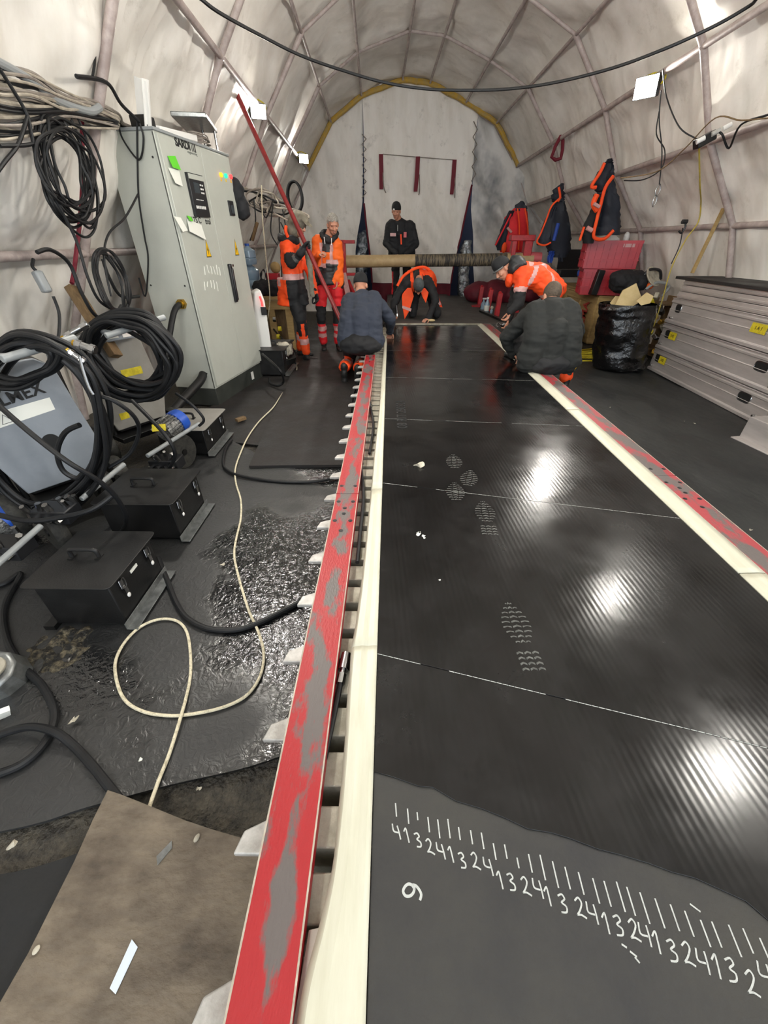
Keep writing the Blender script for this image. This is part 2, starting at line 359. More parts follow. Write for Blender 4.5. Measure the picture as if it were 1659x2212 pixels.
def text_mesh(body, size, M4, thick=.0015, bold=0.0, align='CENTER'):
    cu = bpy.data.curves.new('txt', 'FONT'); cu.body = body; cu.size = size; cu.extrude = thick; cu.offset = bold; cu.align_x = align; cu.align_y = 'CENTER'
    t = bpy.data.objects.new('txt', cu); COL.objects.link(t)
    dg = bpy.context.evaluated_depsgraph_get(); me = bpy.data.meshes.new_from_object(t.evaluated_get(dg))
    bpy.data.objects.remove(t); me.transform(M4); return me
def basis(o, x, y):
    x = V(x).normalized(); y = V(y); y = (y - x * y.dot(x)).normalized(); z = x.cross(y)
    m = Matrix((x, y, z)).transposed().to_4x4(); m.translation = V(o); return m
def text(body, size, o, x, y, m, name, parent, bold=0.0, thick=.001, label=None, sx=1.0):
    me = text_mesh(body, size, basis(o, x, y) @ Matrix.Diagonal((sx, 1, 1, 1)), thick, bold); me.materials.clear(); me.materials.append(m)
    return put(me, name, m, parent, label=label)
def organic(mb, voxel, smooth=3, amp=0.0, sc=8.0, stretch=(1, 1, 1)):
    me = mesh_of(mb, []); o = bpy.data.objects.new('tmp', me); COL.objects.link(o)
    r = o.modifiers.new('r', 'REMESH'); r.mode = 'VOXEL'; r.voxel_size = voxel
    if smooth: s_ = o.modifiers.new('s', 'SMOOTH'); s_.iterations = smooth; s_.factor = .5
    dg = bpy.context.evaluated_depsgraph_get(); dg.update(); m2 = bpy.data.meshes.new_from_object(o.evaluated_get(dg))
    bpy.data.objects.remove(o); bpy.data.meshes.remove(me)
    if amp:
        nr = [v.normal.copy() for v in m2.vertices]
        for v, n in zip(m2.vertices, nr):
            p = V((v.co.x * stretch[0], v.co.y * stretch[1], v.co.z * stretch[2])) * sc
            q = noise.noise(p); v.co += n * amp * (q + .5 * noise.noise(p * 2.3))
    m2.polygons.foreach_set('use_smooth', [True] * len(m2.polygons)); m2.update()
    return m2
def paint(me, mats, fn):
    me.materials.clear()
    for m in mats: me.materials.append(m)
    me.polygons.foreach_set('material_index', [fn(p.center) for p in me.polygons]); me.update()
    return me
# ================================================================ TENT
YE = 11.5
def T(x, z, Y): return V((x + (YE - Y) * .0296, Y, z + (YE - Y) * .028 * max(0, min(1, (z - 1.6) / .5))))
PROF = [(-3.50, -.75), (-3.22, .6), (-2.74, 1.41), (-2.33, 2.0), (-1.82, 2.80), (-1.25, 3.55), (-.60, 3.93), (.23, 4.15), (.78, 4.10), (1.53, 3.83), (2.20, 3.52), (2.78, 2.85), (3.15, 2.18), (3.74, 1.63), (4.15, .6), (4.40, -.75)]
NAMEP = {1: None}
RIBS = [-1.7, .15, 2.0, 3.85, 5.6, 7.5, 9.35, 11.5]
PC = V((.5, 0, 1.4))
def prof(t):
    n = len(PROF) - 1; u = max(0, min(n - 1e-6, t * n)); i = int(u); f = u - i
    return PROF[i][0] * (1 - f) + PROF[i + 1][0] * f, PROF[i][1] * (1 - f) + PROF[i + 1][1] * f, i, f
def outward(x, z):
    d = V((x - .5, z - 1.4)); return d.normalized()
def skin_fn(t0, t1, y0, y1, fold):
    def fn(u, v):
        t = t0 + (t1 - t0) * u; Y = y0 + (y1 - y0) * v
        x, z, i, f = prof(t); d = outward(x, z)
        r = .055
        k = 0
        while k < len(RIBS) - 2 and Y > RIBS[k + 1]: k += 1
        g = (Y - RIBS[k]) / (RIBS[k + 1] - RIBS[k]); g = min(1, max(0, g))
        bulge = math.sin(PI * g) * math.sin(PI * f)
        p = V((x * 1.3, Y * 1.1, z * 1.3))
        r += .05 * bulge + fold * (.095 * noise.noise(p * 1.5 + V((3, 1, 5))) + .034 * noise.noise(V((p.x * 6, p.y * 9, p.z * 2))))
        return T(x + d.x * r, z + d.y * r, Y)
    return fn
n_ = len(PROF) - 1
put(MB().grid(skin_fn(0, 4 / n_, -2.6, YE + .6, 1.2), 56, 230), 'wall_left', M['tent_side'], kind='structure', ang=180)
put(MB().grid(skin_fn(4 / n_, 11 / n_, -2.6, YE + .6, .8), 84, 150), 'ceiling', M['tent'], kind='structure', ang=180)
put(MB().grid(skin_fn(11 / n_, 1, -2.6, YE + .6, 1.1), 56, 190), 'wall_right', M['tent_side'], kind='structure', ang=180)
# ribs and purlins: grey steel tubes, straight between the joints
tn = [0]
def trim(mb, m='pole', k='structure'):
    tn[0] += 1
    return put(mb, 'trim_%d' % tn[0], M[m], kind='structure')
for Y in RIBS[:-1]:
    mb = MB()
    for i in range(len(PROF) - 1):
        a = T(*PROF[i], Y); b = T(*PROF[i + 1], Y); rr = .021 if 5 <= i <= 9 else .032
        mb.cyl(a, b, rr, n=12)
        mb.ell(b, rr * 1.15, sub=2)
        if i in (3, 10):
            d = (b - a).normalized(); mb.cyl(b - d * .12, b + d * .02, .032, n=10)
    trim(mb)
mb = MB()
for i in range(len(PROF) - 1): mb.cyl(T(*PROF[i], YE), T(*PROF[i + 1], YE), .022, n=10)
trim(mb)
for i in (2, 4, 5, 6, 7, 8, 9, 10, 11, 12, 13):
    mb = MB(); yk = RIBS
    pts = [T(*PROF[i], y) for y in yk]
    for a, b in zip(pts[:-1], pts[1:]): mb.cyl(a, b, .030 if i in (2, 4, 11, 12, 13) else .021, n=12)
    trim(mb)
# diagonal braces seen overhead on the left and right
for (i, j, a, b) in ((4, 5, 5.4, 7.45), (5, 6, 7.45, 9.0), (10, 11, 3.9, 5.4)):
    pass
# bottom edge of the skin is lined with eyelets on the right wall
# yellow lacing around the end arch
mb = MB()
for i in range(4, 11):
    a, b = PROF[i], PROF[i + 1]
    for q in range(2):
        f0, f1 = q / 2, (q + 1) / 2
        p0 = T(a[0] + (b[0] - a[0]) * f0, a[1] + (b[1] - a[1]) * f0, YE - .13); p1 = T(a[0] + (b[0] - a[0]) * f1, a[1] + (b[1] - a[1]) * f1, YE - .13)
        mb.tube([p0, (p0 + p1) / 2 + V((.01, 0, .01)), p1], .046, n=8, k=3)
trim(mb, 'yellow_trim')

# end wall: two side panels and a laced middle flap
def panel(poly_left, poly_right, fold, sgn, y=YE, nu=60, nv=90, z0=-.3):
    """fabric between two edges given as [(px, py) ...] down the wall"""
    def edge(E, v):
        u = v * (len(E) - 1); i = min(int(u), len(E) - 2); f = u - i
        return E[i][0] * (1 - f) + E[i + 1][0] * f, E[i][1] * (1 - f) + E[i + 1][1] * f
    def fn(u, v):
        a = edge(poly_left, v); b = edge(poly_right, v)
        x = a[0] + (b[0] - a[0]) * u; z = a[1] + (b[1] - a[1]) * u
        d = fold * (.05 * math.sin(x * 9 + 2.2 * noise.noise(V((x, z * .5, sgn))) * 3) * (.3 + .7 * v) * .5 + .13 * noise.noise(V((x * 1.2 + sgn, z * .8, 0))) + .10 * noise.noise(V((x * 2.2 + z * 2.0, z * .6 - x * .5, sgn * 3))))
        return V((x, y + d, z))
    return fn
def pe(*pts): 
    out = []
    for x, y in pts: q = WY(x, y, YE); out.append((q.x, q.z))
    return out
# arch outline helper
def arch_pts(i0, i1, k=6):
    out = []
    for i in range(i0, i1):
        for q in range(k): f = q / k; out.append((PROF[i][0] * (1 - f) + PROF[i + 1][0] * f, PROF[i][1] * (1 - f) + PROF[i + 1][1] * f))
    out.append(PROF[i1]); return out
# left side panel
L_in = pe((783, 215), (784, 290), (784, 380), (783, 440), (775, 490), (768, 530), (768, 575), (771, 640))
def resample(E, n):
    P = [V((a[0], a[1], 0)) for a in E]; L_ = [0]
    for a, b in zip(P[:-1], P[1:]): L_.append(L_[-1] + (b - a).length)
    out = []
    for k in range(n):
        t = L_[-1] * k / (n - 1); i = 0
        while i < len(L_) - 2 and L_[i + 1] < t: i += 1
        f = (t - L_[i]) / max(1e-9, L_[i + 1] - L_[i]); p = P[i].lerp(P[i + 1], f); out.append((p.x, p.y))
    return out
left_arc = resample(arch_pts(0, 6)[::-1], 14); left_arc = [(x - .38, z + .10) for x, z in left_arc]
put(MB().grid(panel(left_arc, resample(L_in + [(L_in[-1][0], -.35)], 14), 1.0, 1.0), 50, 80), 'wall_back', M['tent_end'], kind='structure', ang=180)
R_in = pe((1033, 245), (1028, 300), (1024, 360), (1021, 400), (1019, 450), (1020, 520), (1022, 600), (1022, 640))
right_arc = [(x + .38, z + .10) for x, z in resample(arch_pts(9, 15), 14)]
put(MB().grid(panel(resample(R_in + [(R_in[-1][0], -.35)], 14), right_arc, 2.4, 2.0), 50, 80), 'wall_back_right', M['tent_fold_shade'], kind='structure', ang=180)
# middle flap (upper part reaches the arch)
mid_top = pe((783, 212), (1033, 243))
ML = pe((783, 215), (786, 290), (787, 380), (787, 440), (792, 490), (797, 530), (802, 575), (804, 610))
MR = pe((1033, 245), (1026, 300), (1021, 360), (1018, 400), (1005, 460), (992, 520), (981, 560), (973, 612))
def mid_fn(u, v):
    k = v * (len(ML) - 1); i = min(int(k), len(ML) - 2); f = k - i
    ax = ML[i][0] * (1 - f) + ML[i + 1][0] * f; az = ML[i][1] * (1 - f) + ML[i + 1][1] * f
    bx = MR[i][0] * (1 - f) + MR[i + 1][0] * f; bz = MR[i][1] * (1 - f) + MR[i + 1][1] * f
    x = ax + (bx - ax) * u; z = az + (bz - az) * u
    top = max(0, .10 + .33 * math.sin(PI * u)) * max(0, 1 - v * 4)
    d = .03 * math.sin(x * 11 + 4 * noise.noise(V((x * .8, z * .3, 5)))) * v + .09 * noise.noise(V((x * 1.3 + z * .7, z * .9, 9))) + .04 * noise.noise(V((x * 5 + z * 3, z * 2, 2)))
    return V((x, YE - .06 + d, z + top))
door = thing('door_1', (.6, YE - .1, 0), None, None); door['kind'] = 'structure'
put(MB().grid(mid_fn, 70, 90), 'flap', M['tent_end'], door, ang=180)
def hem_fn(u, v):
    a = mid_fn(u, 1); return a + V((0, -.012 + .02 * math.sin(u * 30) * v, -.42 * v - .01 * math.sin(u * 9)))
put(MB().grid(hem_fn, 50, 6), 'hem', M['maroon'], door, ang=180, label='dark red hem along the foot of the flap')
for E, sx, nm in ((ML, -1, 'edge_binding'), (MR, 1, 'edge_binding')):
    pts = [V((x, YE - .09, z)) for x, z in E[3:]]
    put(MB().tube(pts, .022, n=6, k=3), nm, M['maroon'], door)
# zigzag lacing beside the flap
for xx, ys, nm in ((786, (290, 300, 312, 322, 334, 345, 357, 368, 380, 392, 404, 416, 428), 'lacing'), (1027, (262, 280, 296, 312, 328, 344, 360, 376, 392), 'lacing')):
    pts = [WY(xx + (5 if k % 2 else -4) - (k * .6 if xx > 900 else 0), y, YE - .1) for k, y in enumerate(ys)]
    put(MB().tube(pts, .011, n=5, k=1), nm, M['cable_g'], door)
mb = MB(); a = WY(742 + 85, 333, YE - .11); b = WY(985, 346, YE - .11); mb.tube([a, (a + b) / 2, b], .007, n=5, k=2)
put(mb, 'seam', M['cable_g'], door)
for (x, y0, y1, dx) in ((823, 333, 409, 1), (903, 338, 414, -5), (982, 345, 420, -6)):
    p0 = WY(x, y0, YE - .13); p1 = WY(x + dx, y1, YE - .13)
    s_ = thing('hanging_strap', p0, 'dark red strap on the end flap, ' + {823: 'left one of three', 903: 'middle one of three', 982: 'right one of three'}[x], 'strap', 'dark red straps on the end flap')
    put(MB().prism([p0 + V((-.045, 0, 0)), p0 + V((.045, 0, 0)), p0.lerp(p1, .5) + V((.05, -.012, 0)), p1 + V((.035, 0, 0)), p1 + V((-.045, 0, 0)), p0.lerp(p1, .5) + V((-.042, -.012, 0))], (0, -.006, 0)), 'webbing', M['strap_red'], s_)
    q = p0 + V((.06, .0, -.35)); put(MB().tube([p0 + V((.04, 0, -.3)), q + V((.0, -.01, -.2)), p1 + V((.10 if dx > 0 else .07, 0, -.06))], .012, n=5, k=5), 'tie', M['cable_g'], s_)
# dark annex behind the slits
mb = MB(); mb.box((.6, 13.3, 2.0), (8.4, .05, 6)); mb.box((.6, 12.6, 4.7), (8.4, 1.4, .05)); mb.box((-3.6, 12.6, 2.0), (.05, 1.4, 6)); mb.box((4.8, 12.6, 2.0), (.05, 1.4, 6)); put(mb, 'wall_annex', M['navy_cloth'], kind='structure')
# foil wrapped duct seen through the right slit, foil sheet through the left slit
mb = MB(); mb.tube([WY(1003, 655, 11.35), WY(1001, 600, 11.4), WY(1005, 550, 11.4), WY(1009, 520, 11.45)], lambda t: .16 - .05 * t, n=18, k=8)
put(organic(mb, .03, 1, .035, 9), 'foil_duct', M['foil'], label='crumpled silver foil duct standing in the right slit of the end wall', cat='duct')
mb = MB(); mb.tube([WY(783, 640, 11.9), WY(780, 570, 11.9), WY(784, 520, 11.9), WY(780, 500, 11.9)], lambda t: .17 - .03 * t, n=18, k=8); 
put(organic(mb, .03, 1, .04, 7), 'foil_bundle', M['foil'], label='dark silver foil bundle behind the left slit of the end wall', cat='bundle')
put(MB().ell(WY(779, 515, 11.95), (.1, .08, .12)), 'brass_fitting', M['brass'], label='brass coloured fitting glinting in the left slit above the foil', cat='fitting')

# ================================================================ FLOOR
def fl(u, v):
    x = -4.2 + 9.6 * u; y = -2.8 + 16.5 * v
    return V((x, y, -.02 + .008 * noise.noise(V((x * 3, y * 3, 0)))))
put(MB().grid(fl, 90, 140), 'floor', M['floor'], kind='structure', ang=180)
def mat_piece(poly, th, m, label, name='rubber_mat', z=0.0, wav=.006, grp=None):
    """a floor mat: outline in metres, filled with a fine grid so it lies slightly wavy"""
    bm = bmesh.new(); vs = [bm.verts.new((x, y, 0)) for x, y in poly]; f = bm.faces.new(vs)
    bmesh.ops.triangulate(bm, faces=[f]); bmesh.ops.subdivide_edges(bm, edges=bm.edges[:], cuts=7, use_grid_fill=True)
    for v in bm.verts: v.co.z = z + th + wav * (noise.noise(V((v.co.x * 2, v.co.y * 2, z * 9))) + .4)
    r = bmesh.ops.extrude_face_region(bm, geom=bm.faces[:]); 
    for v in [g for g in r['geom'] if isinstance(g, bmesh.types.BMVert)]: v.co.z -= th
    bmesh.ops.recalc_face_normals(bm, faces=bm.faces)
    me = bpy.data.meshes.new('mat'); bm.to_mesh(me); bm.free(); me.materials.append(m); me.polygons.foreach_set('use_smooth', [True] * len(me.polygons)); me.set_sharp_from_angle(angle=math.radians(35))
    return put(me, name, m, label=label, cat='mat', group=grp)
def px(pts, z=0.0): return [tuple(WZ(x, y, z)[:2]) for x, y in pts]
def smooth_edge(pts, k=5): return [(p.x, p.y) for p in catmull([V((a, b, 0)) for a, b in pts], k)]
e1 = smooth_edge([(-1.9, .30), (-1.17, .42), (-.95, .485), (-.72, .55), (-.5, .6), (-.36, .645)])
mat_piece(e1 + [(-.36, 2.95), (-1.1, 3.0), (-1.45, 3.3), (-1.75, 3.3), (-2.0, 2.6), (-2.6, 2.0), (-2.6, .3)], .012, M['wet'], 'large wet black rubber mat left of the red rail', wav=.008)
e2 = smooth_edge([(-.88, .38), (-1.05, .33), (-1.3, .31), (-2.2, .25)])
mat_piece([(-.95, -.8), (-.9, .1)] + e2 + [(-2.6, -.8)], .012, M['mat'], 'black rubber mat in the bottom left corner beside the plywood board', wav=.006)
mat_piece(px([(538, 1008), (742, 1006), (747, 1000), (762, 860), (782, 790), (690, 760), (628, 812)], .03), .022, M['mat2'], 'stiff grey black mat lying on the floor before the kneeling man', z=.016, wav=.002)
mat_piece([(-.36, 2.98), (-1.7, 3.32), (-1.95, 4.1), (-1.6, 5.8), (-1.6, 9.5), (-.1, 9.5), (-.36, 7.2)], .01, M['mat2'], 'dusty floor mat under the standing workers', wav=.003)
mat_piece([(1.68, -.8), (1.68, 7.3), (2.2, 7.9), (3.9, 8.0), (4.15, 6), (4.1, -.8)], .012, M['mat3'], 'dark rubber mat covering the floor right of the press', wav=.006)
a = px([(1270, 905), (1420, 1010), (1659, 1190), (1700, 1170), (1659, 1060), (1330, 850)], .03)
mat_piece([(1.98, .8), (1.92, 2.3), (2.0, 4.3), (2.05, 4.6), (4.0, 4.9), (4.0, .8)], .01, M['mat3'], 'second rubber mat lapped along the right with a straight seam', z=.014, wav=.003)

# ================================================================ PRESS BED
BX0, BX1, BZ = -.031, 1.43, .37
# carrying beams with cast ends sticking out left of the rail
beam0 = None; k = 0
yb = .10
i = 0
ends = [.394, .606, .882, 1.126, 1.38, 1.65, 1.896, 2.155, 2.40, 2.63, 2.90]
while yb < 7.1:
    long_ = i % 2 == 0
    x0 = -.33 if long_ else -.27; xw = -.262
    lab = 'cast aluminium cross beam of the press bed, one of the row under the rails' 
    if long_: lab = 'cross beam with a pale pointed end poking out left of the red rail'
    b = thing('cross_beam', (.7, yb, 0), lab, 'beam', 'long cross beams under the press' if long_ else 'short cross beams under the press')
    mb = MB(); mb.box(((xw + 1.66) / 2, yb, .25), (1.66 - xw, .085, .14)); mb.box(((x0 + 1.66) / 2, yb, .09), (1.5 - x0, .06, .18)); 
    put(mb, 'web', M['alu_dull'], b, bevel=.004)
    if long_:
        mb = MB(); z = .318
        mb.prism([(x0 - .025, yb - .055, z - .018), (x0 - .012, yb - .01, z - .018), (x0 + .12, yb + .05, z - .018), (x0 + .12, yb - .055, z - .018)], (0, 0, .018)); mb.box((x0 + .07, yb, z - .07), (.06, .07, .10)); put(mb, 'end_cap', M['alu_white'], b, bevel=.004, label='pale cast end of the beam')
    yb += .127; i += 1
put(MB().box((.7, 3.4, .34), (1.40, 7.7, .036)), 'press_bed', M['dark'], label='dark platen carrying the belt between the red rails', cat='press', bevel=.004)

def rail(xa, xb, segs, mname, lab, grp):
    for (y0, y1, l2) in segs:
        r = thing('press_rail', ((xa + xb) / 2, (y0 + y1) / 2, .25), lab + ', ' + l2, 'rail', grp)
        mb = MB(); mb.box(((xa + xb) / 2, (y0 + y1) / 2, .3475), (xb - xa, y1 - y0 - .004, .05)); put(mb, 'bar', M[mname], r, bevel=.003)
        # rubbed bare edge
        mb = MB()
        for xx in (xa + .001, xb - .001): mb.box((xx, (y0 + y1) / 2, .3722), (.004, y1 - y0 - .01, .0012))
        put(mb, 'bare_edge', M['cable_w'], r, label='worn pale edge')
        xc = (xa + xb) / 2; wd = (xb - xa) * .32
        for (yy, sg) in ((y0, 1), (y1, -1)):
            if -.3 < yy < 6.8:
                for (dx, dy) in ((-wd, .08), (wd, .08), (0, .14), (0, .19), (-wd, .25), (wd, .25), (0, .33)):
                    if sg > 0 and dy != .08: continue
                    put(MB().cyl((xc + dx, yy + sg * dy, .3715), (xc + dx, yy + sg * dy, .3735), .011, n=12).cyl((xc + dx, yy + sg * dy, .3715), (xc + dx, yy + sg * dy, .3750), .006, n=6), 'bolt', M['dark'], r)
rail(-.279, -.161, ((-.7, 1.80, 'near length reaching under the camera'), (1.80, 4.95, 'far length beside the kneeling man')), 'railL', 'worn red painted rail left of the belt', 'red rails left of the belt')
rail(1.545, 1.665, ((-.7, 2.02, 'near length'), (2.02, 4.6, 'length the man in black sits on'), (4.6, 7.15, 'far length ending at the belt step')), 'railR', 'faded red painted rail right of the belt', 'red rails right of the belt')

# belt (lower rubber layer), glossy top sheets
belt = thing('conveyor_belt', ((BX0 + BX1) / 2, 3.2, .36), 'wide black rubber conveyor belt with chalk numbers, lying on the press', 'conveyor belt')
def belt_fn(u, v):
    return V((BX0 + (BX1 - BX0) * u, -.8 + 7.85 * v, BZ))
put(MB().box(((BX0 + BX1) / 2, 3.1, .3645), (BX1 - BX0, 7.9, .011)), 'belt_layer', M['belt'], belt, bevel=.001)
# chalk marks
mb = MB(); ZC = .3706
def cpx(x, y): return WZ(800 + x / 1.931, 1600 + y / 1.931, ZC)
def stroke(mb, pts, w_=.0030):
    P = [cpx(*p) for p in pts]
    if len(P) > 2: P = catmull(P, 4)
    for ii, (a, b) in enumerate(zip(P[:-1], P[1:])):
        d = (b - a); a = a + V((0, 0, .00004 * (ii % 5))); b = b + V((0, 0, .00004 * (ii % 5)));
        if d.length < 1e-5: continue
        n = V((-d.y, d.x, 0)).normalized() * w_ / 2; e = d.normalized() * w_ * .3
        mb.add([a - n - e, a + n - e, b + n + e, b - n + e], [(0, 1, 2, 3)])
TK = [(105, 262, 315), (155, 285, 345), (195, 300, 330), (240, 320, 380), (281, 330, 405), (323, 328, 405), (368, 362, 412), (418, 375, 430), (463, 385, 450), (513, 430, 495), (560, 435, 490), (612, 490, 530), (660, 475, 548), (708, 478, 580), (760, 505, 612), (812, 528, 618), (868, 550, 640), (928, 575, 677), (975, 587, 690), (1027, 590, 712), (1070, 612, 728), (1125, 635, 762), (1188, 660, 780), (1252, 685, 792), (1312, 712, 815), (1378, 750, 858), (1425, 757, 860), (1495, 770, 900), (1555, 785, 885), (1625, 825, 905)]
for x, a, b in TK: stroke(mb, [(x, a), (x + (b - a) * (.05 + x / 4200), b)])
put(mb, 'chalk_ticks', M['chalk'], belt, label='row of white chalk ticks'); mb = MB()
DG = {'4': [[(0, 0), (.02, .5), (.6, .55)], [(.65, .05), (.75, .5), (.8, 1)]], '1': [[(.1, .25), (.4, 0), (.5, .5), (.55, 1)]], '3': [[(.1, .12), (.5, 0), (.7, .22), (.35, .45), (.75, .62), (.7, .92), (.2, 1)]],
      '2': [[(.1, .2), (.45, 0), (.7, .25), (.45, .65), (.1, .95)], [(.1, .95), (.5, .9), (.95, 1)]], '9': [[(.8, .3), (.5, 0), (.15, .2), (.4, .5), (.75, .35)], [(.8, .1), (.85, .6), (.7, 1)]]}
DS = [('4', 112, 380), ('1', 155, 395), ('3', 200, 415), ('2', 248, 440), ('4', 297, 460), ('1', 340, 475), ('3', 385, 500), ('2', 438, 500), ('4', 495, 525), ('1', 545, 582), ('3', 590, 590), ('2', 648, 605), ('4', 703, 617), ('1', 745, 650), ('3', 805, 680), ('2', 875, 695), ('4', 930, 720), ('1', 988, 762), ('3', 1037, 772), ('2', 1100, 788), ('4', 1150, 810), ('1', 1200, 842), ('3', 1262, 877), ('2', 1325, 887), ('4', 1392, 922), ('1', 1450, 942), ('3', 1508, 957), ('2', 1592, 1010), ('4', 1652, 980)]
for ch, x, y in DS:
    h = 52 + x * .032; w_ = h * .55
    for st in DG[ch]: stroke(mb, [(x - w_ / 2 + a * w_ + (b - .5) * h * .18, y - h / 2 + b * h + (a - .5) * h * .15) for a, b in st])
put(mb, 'chalk_numbers', M['chalk'], belt, label='repeated chalk numbers 4 1 3 2'); mb = MB()
stroke(mb, [(178, 604), (160, 598), (145, 608), (137, 628), (146, 646), (164, 648), (178, 636), (183, 618), (176, 603), (190, 606), (204, 622), (212, 642), (208, 662)], .005)
for a, b in (((1050, 850), (1068, 862)), ((1085, 880), (1110, 900)), ((1105, 905), (1122, 925)), ((1335, 682), (1375, 712))): stroke(mb, [a, b])
put(mb, 'chalk_nine', M['chalk'], belt, label='single chalk figure with a few stray dashes')

GZ = .3702; GT = .0035
edge = [(820, 1668), (850, 1680), (905, 1700), (935, 1702), (985, 1732), (1040, 1748), (1090, 1768), (1140, 1792), (1190, 1800), (1230, 1812), (1290, 1835), (1340, 1848), (1400, 1866), (1450, 1885), (1500, 1898), (1560, 1925), (1610, 1948), (1659, 1990), (1720, 2030)]
E0 = [tuple(WZ(x, y, GZ)[:2]) for x, y in edge]; E0 = [(x, y) for x, y in E0 if x < BX1 - .01]; E0[0] = (BX0, E0[0][1]); E0.append((BX1, E0[-1][1] - .17))
seam = [[(BX0, .80), (1.02, .52), (BX1, .40)], [(BX0, 1.91), (BX1, 1.585)], [(BX0, 2.885), (BX1, 2.755)], [(BX0, 4.0), (BX1, 3.9)], [(BX0, 5.17), (BX1, 5.19)], [(BX0, 6.86), (BX1, 7.0)]]
lab = ['glossy black cover sheet nearest the camera with a ragged front edge', 'second glossy black cover sheet with boot prints across it', 'third glossy black cover sheet, between two thin seams', 'fourth glossy black cover sheet, beside the man in black', 'fifth glossy sheet, beside the kneeling man in navy', 'farthest glossy black sheet ending at the step']
prev = E0
for q, s_ in enumerate(seam):
    lo_ = prev if q == 0 else [(x, y + .0035) for x, y in prev]
    poly = lo_ + s_[::-1]
    sh = put(MB().prism([(x, y, GZ + .0001) for x, y in poly], (0, 0, GT)), 'cover_sheet', M['gloss'], label=lab[q], cat='rubber sheet', group='glossy black sheets covering the belt', bevel=.0008)
    prev = s_
    if q < 5:
        pts = [V((x, y + .0018, GZ + GT + .0003)) for x, y in s_]
        mb = MB()
        # pale scuffed seam, broken up
        for a, b in zip(pts[:-1], pts[1:]):
            n = 60
            for j in range(n):
                t0 = j / n; t1 = (j + .9) / n
                if noise.noise(V((t0 * 9, q, 0))) < -.25: continue
                wv_ = .0012 + .0010 * (noise.noise(V((t0 * 30, q, 4))) + 1)
                c0 = a.lerp(b, t0); c1 = a.lerp(b, t1); n1 = V((0, wv_ / 2, 0))
                mb.add([c0 - n1, c0 + n1, c1 + n1, c1 - n1], [(0, 1, 2, 3)])
        o = put(mb, 'seam', M['chalk'], sh, label='pale scuffed joint')
# boot prints: dusty tread marks
def boot(px_, py_, ang, l_=.29, heel=True, s=1.0):
    c = WZ(px_, py_, GZ + GT + .0004); mb = MB(); d = V((math.cos(ang), math.sin(ang), 0)); n = V((-d.y, d.x, 0))
    for i in range(9):
        f = i / 8; along = (f - .5) * .17 + .04; half = .045 * math.sin(PI * (f * .8 + .15)) + .006
        for sgn in (-1, 0, 1):
            a = c + d * along * s + n * sgn * half * .68 * s; w2 = half * .30 * s
            mb.add([a - n * w2, a - n * w2 + d * .007 * s + n * .002, a + d * (.013 if sgn == 0 else .009) * s, a + n * w2 + d * .007 * s, a + n * w2, a + d * .005 * s], [(0, 1, 2, 5), (2, 3, 4, 5)])
    if heel:
        for i in range(4):
            along = -.15 + i * .02
            for sgn in (-1, 0, 1):
                a = c + d * along * s + n * sgn * .026 * s; w2 = .011 * s
                mb.add([a - n * w2, a - n * w2 + d * .008, a + d * .013, a + n * w2 + d * .008, a + n * w2, a + d * .006], [(0, 1, 2, 5), (2, 3, 4, 5)])
    return mb
for (x, y, an, h, l) in ((1050, 1115, 1.5, True, 'dusty boot print on the second glossy sheet, right one'), (1122, 1365, 1.62, True, 'large dusty boot print on the nearest glossy sheet'), (1012, 1040, 1.3, False, 'dusty sole print just beyond the seam'), (985, 1070, 1.5, False, 'dusty sole print straddling the seam'), (982, 1003, 1.5, False, 'faint small print beyond the seam')):
    put(boot(x, y, an, heel=h), 'boot_print', M['dust'], label=l, cat='boot print', group='boot prints on the glossy sheets')
# tiny pale scraps
def scrap(p, s, lab, m='cloth_w', nm='scrap', k=0, flat=.35):
    mb = MB(); s *= .75; mb.ell(p + V((0, 0, s * flat * .5)), (s, s * .55, s * flat * .6), rotm(0, 0, k), sub=3)
    for v in mb.v: q = noise.noise(v * (1.2 / s) + V((k, 0, 0))); v += V((q, noise.noise(v * (1.1 / s)), q)) * s * .9; v.z = max(p.z + .0002, v.z)
    return put(mb, nm, M[m], label=lab, cat='scrap')
scrap(WZ(903, 1006, GZ + GT), .045, 'pale crumpled scrap on the glossy sheet beyond the seam')
scrap(WZ(905, 1152, GZ + GT), .022, 'small white torn scrap left of the boot prints', 'paper', k=1)
scrap(WZ(915, 1160, GZ + GT), .015, 'second torn scrap right below the other one', 'paper', k=2)
scrap(WZ(950, 1253, GZ + GT), .007, 'tiny white crumb on the nearest glossy sheet', 'paper')
# stencilled marking on the sheet
p = WZ(868, 893, GZ + GT + .0003)
text('08 RIT 250324', .105, p, (.0, 1, 0), (-1, 0, 0), M['ink'], 'stencilled_marking', None, bold=.001, sx=.95)
o = bpy.data.objects['stencilled_marking']; o.name = 'embossed_marking'; props(o, 'row of black stamped characters on the glossy sheet beside the left edge', 'marking')

